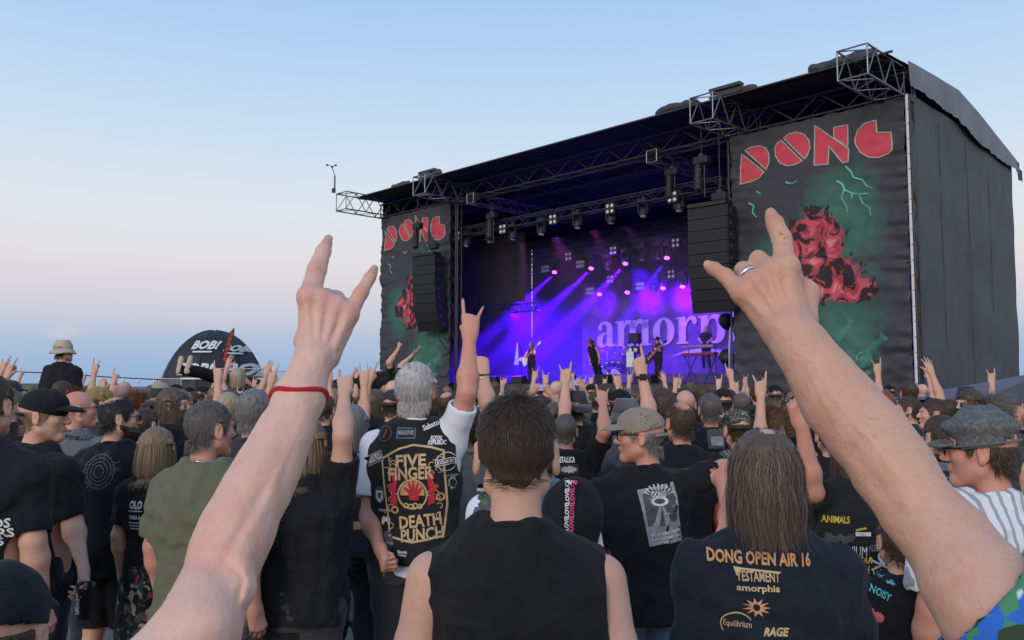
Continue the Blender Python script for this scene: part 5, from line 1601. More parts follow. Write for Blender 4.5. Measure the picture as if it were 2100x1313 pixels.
serif_a(.0); serif_m(1.12); serif_o(3.12); serif_r(4.34); serif_p(5.42); serif_h(6.85); serif_i(8.15); serif_s(8.85)
letter('swash', [bez((4.05, -.50), (5.2, -.02), (6.6, -.34), 14) + bez((6.6, -.34), (8.6, -.80), (9.9, -.1), 14) + bez((9.9, -.14), (8.6, -1.0), (6.6, -.56), 14) + bez((6.6, -.56), (5.2, -.22), (4.05, -.50), 14)])
_kx = 7.3 / 6.0
for o in set(bpy.data.objects) - _before:
    o.location = (1.02, 0, 1.74); o.scale = (1.06, 1, 1.12)
# ------------------------------------------------------------------ the two raised arms beside the camera
ARM = {}
def near_arm(label, base, mats, joints, fingers, thumb, extra, torso, garment, yaw, seed, vox=.0024, ridges=(), flush=()):
    """an arm and hand seen close, built from joints in place, on a body that stands beside the camera"""
    root = empty('person', (base[0], base[1], 0)); prop(root, label, 'person')
    o = np.array([base[0], base[1], 0.0])
    J = [(np.asarray(p, float) - o, r) for p, r in joints]
    pts = np.array([p for p, _ in J] + [np.asarray(p, float) - o for fg in fingers for p, _ in fg])
    cut = J[0][0]
    F = Field(pts.min(0) - .075, pts.max(0) + .075, vox)
    for (a, ra), (b, rb) in zip(J, J[1:]):
        F.cone(a, b, ra, rb, .014)
    for fg in fingers:
        q = [(np.asarray(p, float) - o, r) for p, r in fg]
        for i, ((a, ra), (b, rb)) in enumerate(zip(q, q[1:])):
            F.cone(a, b, ra, rb, .012 if i == 0 else .0032)
    q = [(np.asarray(p, float) - o, r) for p, r in thumb]
    for (a, ra), (b, rb) in zip(q, q[1:]): F.cone(a, b, ra, rb, .010)
    for a, b, ra, rb, k, sub in extra:
        F.cone(np.asarray(a, float) - o, np.asarray(b, float) - o, ra, rb, k, sub=sub)
    w1 = wave(seed, .05, .0006); w2 = wave(seed + 1, .009, .00018)
    F.displace(lambda p: w1(p) + w2(p), .005)
    def relief(p):
        w = p + o.astype(np.float32) - np.array([0, 0, CAM_H], np.float32)
        yc = w[:, 1] * CP + w[:, 2] * SP; zc = -w[:, 1] * SP + w[:, 2] * CP
        sx, sy = 1050 + FPX * w[:, 0] / yc, 656.5 - FPX * zc / yc
        out = np.zeros(len(p), np.float32)
        for line, wd, amp in ridges:
            best = np.full(len(p), 1e9, np.float32)
            for (ax_, ay), (bx, by) in zip(line, line[1:]):
                dx, dy = bx - ax_, by - ay; t = np.clip(((sx - ax_) * dx + (sy - ay) * dy) / (dx * dx + dy * dy + 1e-9), 0, 1)
                best = np.minimum(best, (sx - ax_ - t * dx) ** 2 + (sy - ay - t * dy) ** 2)
            out -= np.float32(amp) * np.exp(-best / (wd * wd))
        return out
    F.displace(relief, .006)
    v, q = F.nets(); v = relax(v, q, 1, .4)
    fl = np.zeros(len(v))
    for c, r, a in flush:
        fl = np.maximum(fl, a * np.exp(-(np.linalg.norm(v - (np.asarray(c, float) - o), axis=1) / r) ** 2))
    ARM[len(ARM)] = (v, q)
    parts = [(v, q)]
    # rest of the body
    h, ty = torso
    sc = h / 1.78; rz = math.radians(yaw); c, s = math.cos(rz), math.sin(rz)
    R = np.array([[c, -s, 0], [s, c, 0], [0, 0, 1]]) * sc
    cv, cq = core_mesh(1.0, 0, .018, False); hv, hq = head_mesh(.009)
    other = -1 if ty > 0 else 1
    S, E, W, z, y = arm_joints(DOWN, other > 0, 1.0, (0, 0, 0), 0, 1)
    av, aq = arm_mesh(S, E, W, 'relax', other > 0, z, y, .008)
    for pv_, pq_ in ((cv, cq), (apply_head(hv, 0, 0), hq), (av, aq)):
        parts.append((pv_ @ R.T, pq_))
    V, Q = merge(parts)
    me = mesh_np('body', V, Q)
    a = me.attributes.new('flush', 'FLOAT', 'POINT'); a.data.foreach_set('value', np.concatenate([fl, np.zeros(len(V) - len(fl))]).astype(np.float32))
    ob('body', me, MATS[mats['skin']], root)
    Sr = (J[0][0]) @ np.linalg.inv(R).T; El = (J[1][0]) @ np.linalg.inv(R).T
    sh = [S, Sr] if other < 0 else [Sr, S]; el = [E, El] if other < 0 else [El, E]
    gv, gq = upper_garment('tee', 1.0, 0, sh, el, .84, garment['sleeve'], seed, .006, .002)
    ob('shirt', mesh_np('shirt', gv @ R.T, gq), MATS[mats['shirt']], root)
    lv, lq = legs_garment('long', 1.0, seed); ob('trousers', mesh_np('trousers', lv @ R.T, lq), MATS['jeans'], root)
    hv2, hq2, hs = make_hair('short', seed, .5); me = mesh_np('hair', apply_head(hv2, 0, 0) @ R.T, hq2); set_strand(me, hs); ob('hair', me, MATS[mats['hair']], root)
    return root, o

# pale arm with the red string (right hand, seen from its back)
D0 = .98
def hp(px, py, dd=0.0): return PX(px, py, D0 + dd)
elbow = PX(447, 1185, .86); sh_l = np.array([-.44, .70, 1.42])
jl = [(sh_l, .048), (PX(405, 1292, .81), .0365), (PX(426, 1235, .835), .0325), (elbow, .0305), (PX(466, 1130, .87), .0340), (PX(490, 1080, .88), .0345), (PX(527, 1003, .90), .0330), (PX(556, 948, .915), .0305), (PX(583, 893, .93), .0280), (PX(615, 814, .95), .0250), (PX(643, 738, .965), .0218)]
mi, mm_, mr_, mp_ = hp(633, 612), hp(660, 618, .003), hp(690, 632, .006), hp(716, 645, .010)
wl_ = hp(630, 735, -.004); wr_ = hp(664, 735, -.004)
fing = [[(hp(634, 728, -.006), .0135), (mi, .0128), (hp(650, 553, .030), .0112), (hp(663, 515, .044), .0092), (hp(672, 497, .050), .0066)],
        [(hp(648, 722, -.006), .0140), (mm_, .0118), (hp(668, 612, .030), .0118), (hp(690, 612, .047), .0098), (hp(696, 640, .040), .0085)],
        [(hp(662, 724, -.004), .0135), (mr_, .0112), (hp(700, 628, .032), .0105), (hp(712, 628, .048), .0090), (hp(706, 650, .044), .0080)],
        [(hp(676, 730, -.002), .0125), (mp_, .0108), (hp(740, 601, .022), .0088), (hp(757, 570, .032), .0074), (hp(766, 556, .036), .0056)]]
thl = [(hp(628, 700, .010), .015), (hp(640, 660, .040), .013), (hp(672, 640, .058), .011), (hp(694, 640, .058), .009)]
ex = []
for (a, b) in (((632, 700), mi), ((650, 700), mm_), ((670, 706), mr_), ((690, 710), mp_)):      # tendons over the back of the hand
    ex.append((hp(*a, -.0135), b + np.array([0, -.0105, 0]), .0026, .0040, .006, False))
for p, r in ((mi, .0125), (mm_, .0122), (mr_, .0115), (mp_, .0110)):
    ex.append((p + (0, -.003, .0), p + (0, -.003, .002), r, r, .006, False))
ex.append((PX(490, 1150, .842), PX(500, 1205, .835), .009, .012, .016, False))
ex.append((hp(646, 545, .005), hp(655, 549, .005), .0022, .0022, .004, False)); ex.append((hp(643, 556, .004), hp(655, 559, .005), .0020, .0020, .003, True))
fl_l = [(mi, .018, .9), (mm_, .016, .8), (mr_, .016, .7), (mp_, .018, .8), (hp(672, 497, .05), .018, .6), (hp(766, 556, .036), .018, .6), (hp(650, 553, .02), .014, .6), (hp(740, 601, .02), .012, .5), (elbow, .035, .6)]
RL = [([(640, 735), (634, 690), (631, 630)], 5, .0012), ([(650, 735), (652, 690), (657, 640)], 5, .0012), ([(658, 735), (670, 690), (685, 655)], 5, .0011), ([(666, 735), (684, 700), (706, 665)], 5, .0009),
      ([(641, 625), (646, 690)], 6, -.0009), ([(668, 640), (662, 690)], 6, -.0010), ([(700, 655), (678, 700)], 6, -.0009), ([(618, 720), (626, 680), (640, 655), (648, 632)], 3, .0007), ([(690, 700), (676, 676), (672, 650)], 3, .0007),
      ([(640, 545), (660, 549)], 2.2, -.0008), ([(639, 553), (661, 557)], 2.2, .0006), ([(638, 560), (659, 564)], 2.2, -.0008), ([(655, 516), (672, 520)], 2, -.0006), ([(730, 598), (748, 608)], 2, -.0007), ([(733, 592), (751, 602)], 2, .0005),
      ([(545, 1000), (500, 1080), (462, 1150)], 12, -.0022), ([(575, 960), (545, 1030), (505, 1100)], 10, .0012), ([(478, 1165), (500, 1185), (492, 1225)], 6, -.0022), ([(500, 1160), (508, 1195), (496, 1235)], 7, .0020), ([(620, 850), (590, 930), (560, 990)], 4, .0006), ([(600, 800), (572, 860), (530, 960), (480, 1040)], 4, .0006), ([(618, 760), (660, 768)], 3, -.0006)]
root_l, o_l = near_arm('pale bare arm with a red string bracelet making horns against the sky', (-.62, .70), dict(skin='skin_pale', shirt='black', hair='hair_brown'), jl, fing, thl, ex, (1.70, 1), dict(sleeve=.45), 0, 81, flush=fl_l, ridges=RL)
# the string bracelet
ax = _n(PX(643, 738, .965) - PX(520, 1005, .90)); c0 = PX(613, 815, .95) - o_l; sx_ = _n(np.cross(ax, (0, 1, 0))); sy_ = np.cross(ax, sx_)
tl = np.array([.16, 0, 0])
ring_ = [c0 + .0292 * math.cos(t) * sx_ + .0285 * math.sin(t) * sy_ + ax * (-.010 * math.cos(t) + .003 * math.sin(3 * t)) for t in np.linspace(0, 6.283, 40)[:-1]]
MB().tube(ring_, .0028, 8, closed=True).build('bracelet', MATS['red_cloth'], root_l, True)
# nails
nail = mat('finger_nail', (.50, .29, .215), .45)
def put_nail(root, o, tip, prev, r, k=1.0):
    t, p = np.asarray(tip, float) - o, np.asarray(prev, float) - o; d = _n(t - p); back = np.array([0, -1.0, .0]); back = _n(back - d * np.dot(back, d)); s_ = np.cross(d, back); V_, F_ = [], []
    for i in range(7):
        for j in range(6):
            u, w_ = (i / 6 - .5) * 2, j / 5; a = u * 1.0; V_.append(t + d * (-.0065 + .0135 * w_ - .0022 * u * u) * k + (back * math.cos(a) + s_ * math.sin(a) * .92) * (r * (1.035 - .22 * max(0, w_ - .4))))
    F_ = [[i * 6 + j, i * 6 + j + 1, (i + 1) * 6 + j + 1, (i + 1) * 6 + j] for i in range(6) for j in range(5)]
    MB().add(V_, F_).build('nail', nail, root, True)
put_nail(root_l, o_l, fing[0][4][0], fing[0][3][0], .0074); put_nail(root_l, o_l, fing[3][4][0], fing[3][3][0], .0062, .85)

# hairy arm with the wedding ring (left hand, seen from its back)
def hq_(px, py, dd=0.0): return PX(px, py, .93 + dd)
el_r = PX(1881, 1040, .82); sh_r = np.array([.57, .66, 1.47])
jr = [(sh_r, .056), (PX(2045, 1258, .745), .046), (PX(1990, 1180, .77), .0410), (PX(1940, 1108, .795), .0360), (el_r, .0335), (PX(1831, 963, .84), .0365), (PX(1776, 888, .86), .0365), (PX(1722, 825, .877), .0345), (PX(1680, 765, .89), .0300), (PX(1648, 718, .90), .0268), (PX(1618, 678, .912), .0262)]
ni, nm_, nr_, np_ = hq_(1612, 552), hq_(1584, 560, .002), hq_(1551, 580, .004), hq_(1522, 602, .008)
fr = [[(hq_(1634, 664, -.006), .0150), (ni, .0132), (hq_(1603, 490, .026), .0112), (hq_(1590, 458, .036), .0096), (hq_(1582, 444, .042), .0076)],
      [(hq_(1620, 668, -.006), .0155), (nm_, .0125), (hq_(1556, 532, .026), .0100), (hq_(1560, 556, .046), .0095), (hq_(1580, 580, .040), .0085)],
      [(hq_(1606, 676, -.005), .0150), (nr_, .0120), (hq_(1524, 554, .028), .0098), (hq_(1534, 580, .046), .0090), (hq_(1552, 600, .040), .0080)],
      [(hq_(1592, 684, -.003), .0140), (np_, .0112), (hq_(1489, 567, .022), .0092), (hq_(1465, 552, .034), .0080), (hq_(1456, 547, .038), .0064)]]
thr = [(hq_(1640, 655, .012), .020), (hq_(1648, 604, .030), .0155), (hq_(1620, 575, .058), .0125), (hq_(1590, 575, .064), .0100)]
exr = []
for (a, b) in (((1630, 640), ni), ((1616, 645), nm_), ((1600, 652), nr_), ((1585, 662), np_)):
    exr.append((hq_(*a, -.016), b + np.array([0, -.0115, 0]), .0030, .0042, .007, False))
for p, r in ((ni, .0132), (nm_, .0128), (nr_, .0122), (np_, .0114)):
    exr.append((p + (0, -.003, .0), p + (0, -.003, .002), r, r, .007, False))
exr.append((hq_(1598, 476, .012), hq_(1611, 480, .012), .0022, .0022, .004, False)); exr.append((hq_(1597, 490, .011), hq_(1612, 492, .011), .0018, .0018, .003, True))
fl_r = [(ni, .02, .5), (nm_, .018, .5), (nr_, .018, .45), (np_, .018, .45), (hq_(1582, 444, .03), .016, .6), (hq_(1456, 547, .03), .016, .6)]
RR = [([(1640, 660), (1630, 610), (1616, 565)], 6, .0013), ([(1628, 662), (1610, 615), (1590, 575)], 6, .0013), ([(1614, 668), (1590, 630), (1562, 595)], 6, .0011), ([(1602, 674), (1570, 645), (1535, 618)], 6, .0009),
      ([(1602, 580), (1618, 640)], 6, -.0011), ([(1576, 590), (1602, 645)], 6, -.0010), ([(1548, 610), (1585, 652)], 6, -.0009), ([(1640, 640), (1612, 622), (1598, 596), (1600, 570)], 3, .0008), ([(1622, 652), (1585, 625), (1572, 600)], 3, .0008),
      ([(1590, 482), (1612, 480)], 2.4, -.0009), ([(1591, 489), (1614, 487)], 2.4, .0007), ([(1593, 496), (1615, 494)], 2.4, -.0009), ([(1578, 458), (1598, 455)], 2, -.0006), ([(1480, 560), (1492, 576)], 2, -.0007), ([(1486, 556), (1498, 572)], 2, .0005),
      ([(1840, 1040), (1790, 985), (1745, 920)], 16, -.0022), ([(1870, 1000), (1810, 930), (1760, 860)], 14, .0014), ([(1660, 730), (1700, 800), (1745, 860), (1800, 915)], 4, .0008), ([(1640, 715), (1672, 790), (1710, 860)], 4, .0007), ([(1830, 1060), (1870, 1045), (1900, 1020)], 8, -.0012), ([(1600, 700), (1650, 685)], 3, -.0006)]
root_r, o_r = near_arm('hairy tanned arm with silver ring making horns before the banner, blue flowered sleeve', (.78, .62), dict(skin='skin_tan', shirt='hawaii', hair='hair_brown'), jr, fr, thr, exr, (1.80, -1), dict(sleeve=.98), 0, 91, flush=fl_r, ridges=RR)
a_, b_ = nr_ - o_r, hq_(1524, 554, .028) - o_r; ax = _n(b_ - a_); c0 = a_ * .50 + b_ * .50; sx_ = _n(np.cross(ax, (0, 0, 1))); sy_ = np.cross(ax, sx_)
v_, f_ = [], []
for w0, r0 in ((-.0030, .0120), (-.0032, .0129), (.0032, .0127), (.0030, .0117)):
    for t in np.linspace(0, 6.283, 37)[:-1]: v_.append(c0 + r0 * (math.cos(t) * sx_ + math.sin(t) * sy_) + ax * w0)
f_ = [[j * 36 + i, j * 36 + (i + 1) % 36, (j + 1) % 4 * 36 + (i + 1) % 36, (j + 1) % 4 * 36 + i] for j in range(4) for i in range(36)]
MB().add(v_, f_).build('ring', MATS['silver'], root_r, True)
put_nail(root_r, o_r, fr[0][4][0], fr[0][3][0], .0084); put_nail(root_r, o_r, fr[3][4][0], fr[3][3][0], .0070, .85)
# short hairs on the forearm
def arm_hair(root, arm, z1, n, L, seed, m, w0):
    """fine hairs rooted on the forearm's own skin, lying towards the hand"""
    v, q = arm; r = np.random.RandomState(seed)
    a, b, c, d = (v[q[:, i]] for i in range(4)); nr = np.cross(c - a, d - b); nr /= np.linalg.norm(nr, axis=1)[:, None] + 1e-12; ce = (a + b + c + d) / 4
    ok = np.nonzero(ce[:, 2] < z1)[0]; k = r.choice(ok, n)
    nz = lambda t: t / (np.linalg.norm(t, axis=1)[:, None] + 1e-12)
    p, nn = ce[k] + r.normal(size=(n, 3)) * .0006, nr[k]; ax = _n(v[np.argmax(v[:, 2])] - v[np.argmin(v[:, 2])])
    g = nz(-ax * .35 + nn * .45 + r.normal(size=(n, 3)) * .30 + np.array([.35, 0, -.3])); w = nz(np.cross(g, nn)) * w0
    V = np.stack([p - w, p + w, p + g * L * r.uniform(.5, 1.3, (n, 1))], 1).reshape(-1, 3)
    me = mesh_np('arm_hair', V, np.arange(3 * n).reshape(-1, 3)); set_strand(me, np.repeat(r.rand(n), 3)); ob('arm_hair', me, m, root)
arm_hair(root_r, ARM[1], PX(1618, 672, .91)[2], 7000, .008, 3, hair_mat('arm_hair_brown', (.22, .13, .08), (.34, .22, .14)), .00009)
arm_hair(root_l, ARM[0], PX(640, 760, .91)[2], 1500, .005, 4, hair_mat('arm_hair_blond', (.40, .28, .20), (.55, .42, .32)), .00015)
def spot(px, py, D):
    p = PX(px, py, D); return (p[0], p[1]), p[2]

def lp_of(P, px, py, dd=-.13):
    """a pixel on somebody's back, in that person's own coordinates"""
    q = local_of(P['loc'], P['rz'], P['sc'], PX(px, py, P['loc'][1] + dd)); return q[0], q[2]
def m_per_px(P): return (P['loc'][1] - .13) / FPX / P['sc']
def on(P): return P.get('vest') or P['top']

def word(P, text, px, py, wpx, hpx, m, bold=.02, shear=0.0, rot=0.0, off=.0035, target=None, yaw=None):
    k = m_per_px(P); me = text_mesh('print', text, 1.0, bold, shear)
    co = np.zeros(len(me.vertices) * 3, np.float32); me.vertices.foreach_get('co', co); co = co.reshape(-1, 3)
    sz = co.max(0) - co.min(0); co[:, 0] *= wpx * k / sz[0]; co[:, 2] *= hpx * k / sz[2]
    me.vertices.foreach_set('co', co.ravel()); me.update()
    x, z = lp_of(P, px, py)
    return decal(target or on(P), me, MATS[m], 'print', x, z, off=off, rot=rot, sub=.04)
def shape(P, loops, px, py, m, holes=(), rot=0.0, off=.0025, name='patch', sub=.03):
    """loops in pixels (y down) about px, py"""
    k = m_per_px(P); f = lambda lp: [(a * k, -b * k) for a, b in lp]
    me = flat_mesh(name, [f(l) for l in loops], [f(l) for l in holes]); x, z = lp_of(P, px, py)
    return decal(on(P), me, MATS[m], name, x, z, off=off, rot=rot, sub=sub)
def rect(w, h): return [(-w / 2, -h / 2), (w / 2, -h / 2), (w / 2, h / 2), (-w / 2, h / 2)]
def disc(r, n=22, e=1.0): return [(r * math.cos(t), r * e * math.sin(t)) for t in np.linspace(0, 6.283, n + 1)[:-1]]
def spiky(rx, ry, n, seed, d=.45):
    r = np.random.RandomState(seed); return [((rx if i % 2 == 0 else rx * d * r.uniform(.8, 1.3)) * math.cos(t), (ry if i % 2 == 0 else ry * d * r.uniform(.8, 1.3)) * math.sin(t)) for i, t in enumerate(np.linspace(0, 6.283, 2 * n + 1)[:-1])]

# ------------------------------------------------------------------ people close to the camera
o, h = spot(1058, 815, 1.80)
A = person('man in black tank top with dark faded haircut standing right before the camera', o, h, -4, head=(2, -4), bw=1.0, arms=(dict(pose='relax', bulk=1.12), dict(pose='relax', bulk=1.12)), top=dict(kind='tank', mat='black2', fold=.0065, wide=-.012), hair=dict(style='fade', mat='hair_dark', fine=2.2), skin='skin_fair', res=.75, seed=101)

o, h = spot(1568, 880, 2.2)
B = person('man with thinning long brown hair in navy DONG OPEN AIR 16 t-shirt', o, h, -6, head=(4, -2), bw=.98, top=dict(kind='tee', mat='navy', sleeve=.74, loose=.002), hair=dict(style='long_thin', mat='hair_long', fine=4.2), res=.8, seed=111)
word(B, 'DONG OPEN AIR 16', 1562, 1150, 203, 27, 'print_tan', .035)
word(B, 'TESTAMENT', 1558, 1186, 84, 20, 'print_gold', .02); shape(B, [[(-47, -14), (47, -8), (40, -5), (-34, -9), (-36, 4), (-42, 2)]], 1558, 1184, 'print_gold')
word(B, 'amorphis', 1557, 1211, 84, 17, 'print_gold', .03)
shape(B, [spiky(29, 19, 11, 3)], 1553, 1248, 'print_tan', [disc(7, 10)]); word(B, 'Equilibrium', 1515, 1286, 54, 15, 'print_gold', .0, .2); word(B, 'RAGE', 1592, 1296, 52, 16, 'print_gold', .045, .35)
shape(B, [arc(0, 0, 32, 26, 150, 330, 18) + arc(0, 0, 30, 23, 330, 150, 18)], 1515, 1288, 'print_gold')

o, h = spot(1314, 842, 3.8)
C = person('man in khaki cap and glasses with a poster printed on his black t-shirt', o, h, 6, head=(72, -2), bw=1.10, belly=.03, top=dict(kind='tee', mat='black', sleeve=.8, loose=.004), hair=dict(style='short', mat='hair_grey', under=.02), hat=dict(kind='cap', mat='khaki', button='khaki', strap='khaki'), specs=dict(mat='black_plastic'),
           arms=(DOWN, dict(elpx=(1484, 962, 3.85), wrpx=(1490, 1050, 3.62), pose='relax')), legs=dict(kind='long', mat='denim'), skin='skin_red', seed=121)
shape(C, [[(-47, -48), (32, -63), (46, 50), (-28, 62)]], 1356, 1055, 'print_grey', sub=.05)
shape(C, [[(-38, -42), (26, -54), (34, 14), (-30, 22)]], 1356, 1055, 'print_dim', off=.0035)
shape(C, [[(-6, -2), (4, -3), (22, 34), (-20, 38)]], 1356, 1040, 'print_grey', off=.0045); shape(C, [[(-1, -2), (1, -2), (7, 36), (-6, 37)]], 1356, 1040, 'print_dim', off=.0055)
for k in range(9):
    a = math.radians(20 + k * 17.5); shape(C, [[(-14 * math.cos(a) , -6 - 8 * math.sin(a)), (-33 * math.cos(a + .05), -8 - 24 * math.sin(a + .05)), (-33 * math.cos(a - .05), -8 - 24 * math.sin(a - .05))]], 1352, 1026, 'print_white', off=.0045)
shape(C, [disc(19, 16, .5)], 1353, 1028, 'print_white', [disc(12, 14, .45)], off=.0046); word(C, 'DONG', 1351, 1014, 30, 12, 'print_white', .03, off=.006)
for q, t in enumerate(('WO DIE HIMMELSTREPPE', 'IN DEN ROCKHIMMEL FÜHRT', 'DA SIND WIR ZUHAUSE')): word(C, t, 1364 + q * 1.5, 1092 + q * 9.5, 66, 6.5, 'print_white', .03, rot=.11, off=.005)

o, h = spot(853, 745, 4.15)
Dm = person('white-haired man in patched black denim vest over white t-shirt, arm raised in horns', o, h, -4, head=(-10, 4), bw=1.04, top=dict(kind='tee', mat='white', hem=.86), vest=dict(mat='leather_vest', hem=.915), hair=dict(style='swept', mat='hair_white', fine=1.5), skin='skin_red',
            arms=(dict(elpx=(758, 1060, 4.10), wrpx=(778, 1125, 3.96), pose='fist', hy=(1, .3, 0)), dict(elpx=(958, 805, 4.05), wrpx=(963, 692, 4.10), pose='horns')), legs=dict(kind='long', mat='charcoal'), seed=131)
def vp(*a, **k): return shape(Dm, *a, **k)
# the large back patch
vp([[(-66, -72), (-30, -92), (0, -100), (36, -96), (62, -88), (70, 20), (62, 86), (0, 96), (-48, 86), (-56, 10)]], 849, 1012, 'print_gold', [[(-62, -69), (-30, -88), (0, -96), (34, -92), (58, -85), (66, 20), (58, 82), (0, 92), (-45, 82), (-53, 10)]])
word(Dm, 'FIVE', 846, 943, 62, 24, 'print_gold', .03, rot=.06, off=.005); word(Dm, 'FINGER', 846, 969, 92, 26, 'print_gold', .03, rot=.06, off=.005)
vp([disc(31)], 849, 1012, 'print_gold', [disc(27.5)], off=.004); vp([disc(27)], 849, 1012, 'print_dark', off=.003); vp([[(x, min(y, 4)) for x, y in disc(25)]], 849, 1010, 'print_tan', off=.0042)
for s_ in (-1, 1):
    vp([[(s_ * 30, -34), (s_ * 44, -44), (s_ * 40, -20), (s_ * 54, -14), (s_ * 42, 2), (s_ * 46, 20), (s_ * 30, 26), (s_ * 34, 4), (s_ * 32, -14)]], 849, 1008, 'print_red', off=.0045)
vp([[(-9, 16), (-12, 2), (-22, -8), (-19, -11), (-9, -4), (-13, -20), (-9, -21), (-4, -7), (-3, -24), (1, -24), (2, -7), (8, -21), (11, -19), (7, -4), (15, -12), (18, -9), (10, 4), (9, 16)]], 852, 1008, 'print_red', off=.0055)
for k in range(4): vp([disc(5.5, 14)], 835 + k * 9.5, 1035 + (k % 2) * 2, 'print_gold', [disc(3, 12)], off=.006)
vp([disc(9)], 905, 1017, 'print_tan', [disc(5)], off=.005); vp([disc(8)], 812, 1044, 'print_tan', [disc(4)], off=.005)
_q = np.random.RandomState(9)
for k in range(26):                                  # scrollwork between the lettering
    s_ = -1 if k % 2 else 1; x_, y_ = 849 + s_ * _q.uniform(36, 56), 935 + _q.uniform(0, 150); r_ = _q.uniform(4, 8); a0 = _q.uniform(0, 300)
    vp([arc(0, 0, r_, r_, a0, a0 + 230, 12) + arc(0, 0, r_ - 1.6, r_ - 1.6, a0 + 230, a0, 12)], x_, y_, 'print_gold', off=.004)
word(Dm, 'DEATH', 864, 1066, 84, 25, 'print_gold', .03, rot=.10, off=.005); word(Dm, 'PUNCH', 868, 1093, 84, 25, 'print_gold', .03, rot=.08, off=.005)
vp([rect(40, 22)], 833, 888, 'print_blue'); vp([rect(36, 18)], 833, 888, 'print_dark', off=.0032); word(Dm, 'MANOWAR', 833, 887, 33, 11, 'print_grey', .03, off=.0045)
vp([disc(17)], 786, 890, 'print_dark'); vp([disc(16)], 786, 890, 'print_dim', [disc(14)], off=.0035); vp([[(-4, 8), (2, -10), (4, -8), (0, 9)]], 786, 890, 'print_red', off=.004)
word(Dm, 'Sabaton', 884, 871, 38, 12, 'print_white', .03, rot=.42); word(Dm, 'ROYAL', 895, 898, 24, 9, 'print_white', .04, .2); word(Dm, 'REPUBLIC', 897, 907, 36, 9, 'print_white', .04, .2)
vp([rect(37, 20)], 768, 940, 'print_white', rot=.42); vp([rect(35, 18)], 768, 940, 'print_dark', rot=.42, off=.0034); word(Dm, 'AESTHETIC', 767, 936, 30, 6.5, 'print_white', .04, rot=.42, off=.005); word(Dm, 'PERFECTION', 770, 943, 31, 6.5, 'print_white', .04, rot=.42, off=.005)
vp([disc(19)], 917, 946, 'print_white', [disc(17.5)]); vp([rect(42, 13)], 917, 946, 'print_dark', rot=.16, off=.0035); vp([rect(42, 13)], 917, 946, 'print_white', [rect(39, 10)], rot=.16, off=.0042); word(Dm, 'ROCK AM RING', 917, 946, 35, 7, 'print_white', .04, rot=.16, off=.005)
word(Dm, 'IRON MAIDEN', 926, 975, 24, 4, 'print_grey', .03); vp([spiky(8, 15, 7, 8, .7)], 927, 990, 'print_grey')
vp([disc(12, 18, 1.5)], 779, 1014, 'print_dim'); vp([[(-8, -10), (8, -10), (7, 6), (0, 14), (-7, 6)]], 779, 1016, 'print_white', [[(-4, -6), (4, -6), (3, 4), (0, 8), (-3, 4)]], off=.0035); vp([rect(22, 5)], 787, 1046, 'print_grey')
vp([[(-9, 8), (-9, -3), (-4, -9), (0, -4), (4, -10), (9, -3), (9, 8), (4, 9), (3, 3), (-3, 3), (-4, 9)]], 792, 1066, 'print_white'); vp([disc(12, 16, 1.7)], 796, 1108, 'print_dim'); word(Dm, 'LINKIN PARK', 797, 1112, 26, 6, 'print_grey', .03)
word(Dm, 'Electric', 829, 1128, 20, 6, 'print_white', .04); word(Dm, 'Callboy', 829, 1135, 18, 6, 'print_white', .04)

o, h = spot(428, 823, 3.6)
Ee = person('man in olive green t-shirt with short grizzled hair and thin necklace', o, h, -18, head=(-20, -2), bw=1.08, belly=.025, top=dict(kind='tee', mat='olive', hem=.80, sleeve=.74, loose=.010, fold=.008), hair=dict(style='short', mat='hair_salt', fine=1.5), skin='skin_red', res=.85, seed=141, legs=dict(kind='shorts', mat='camo'))
a = np.linspace(0, 6.283, 30)[:-1]; t = MB().tube([(.0735 * math.cos(x), -.019 + .072 * math.sin(x) + .004, 1.514 - .020 * math.sin(x)) for x in a], .0022, 6, closed=True); ob('necklace', mesh_np('necklace', np.vstack(t.v), t.f), MATS['silver'], Ee['root'])

o, h = spot(86, 803, 4.15)
Fm = person('man in black cap and black t-shirt holding a black cup', o, h, -30, head=(-48, -4), bw=1.12, belly=.02, top=dict(kind='tee', mat='black', sleeve=.86, loose=.012), hair=dict(style='buzz', mat='hair_light', under=.02), hat=dict(kind='cap', mat='black', strap='black2'), skin='skin_fair',
            arms=(DOWN, dict(elpx=(146, 1065, 4.05), wrpx=(172, 1168, 3.92), pose='hold', hy=(-.6, -.2, .4), bulk=1.08)), legs=dict(kind='long', mat='jeans'), res=.85, seed=151)
word(Fm, 'T', 92, 984, 20, 22, 'print_white', .04)
cp = PX(174, 1232, 3.85); cup = empty('plastic_cup', cp - (0, 0, .07)); cup.rotation_euler = (math.radians(8), math.radians(14), math.radians(-30)); prop(cup, 'black plastic cup lettered dong in the hand of the man in the black cap', 'cup')
ob('beaker', MB().lathe([(.030, 0), (.038, .15), (.040, .152), (.036, .15), (.029, .006)], 20).mesh('beaker', True), MATS['black_plastic'], cup)
me = text_mesh('print', 'dong', .05, .03); co = np.array([q.co[:] for q in me.vertices]); co = np.stack([co[:, 2], co[:, 1], co[:, 0]], 1); co = np.stack([-co[:, 0], -.0375 * np.cos(co[:, 0] / .036), co[:, 2] + .075], 1); co[:, 0] = .0375 * np.sin(co[:, 0] / .036)
me.vertices.foreach_set('co', co.astype(np.float32).ravel()); ob('print', me, MATS['print_white'], cup)

o, h = spot(-30, 868, 3.4)
G = person('man cut off by the picture edge in black t-shirt lettered ERS', o, 1.86, -5, head=(0, 0), bw=1.10, top=dict(kind='tee', mat='black', sleeve=.8, loose=.01), hair=dict(style='short', mat='hair_brown'), seed=161)
word(G, 'DS', 9, 1072, 27, 19, 'print_white', .03); word(G, 'ERS', 8, 1092, 42, 19, 'print_white', .03); word(G, '5', 2, 1111, 10, 16, 'print_white', .03)

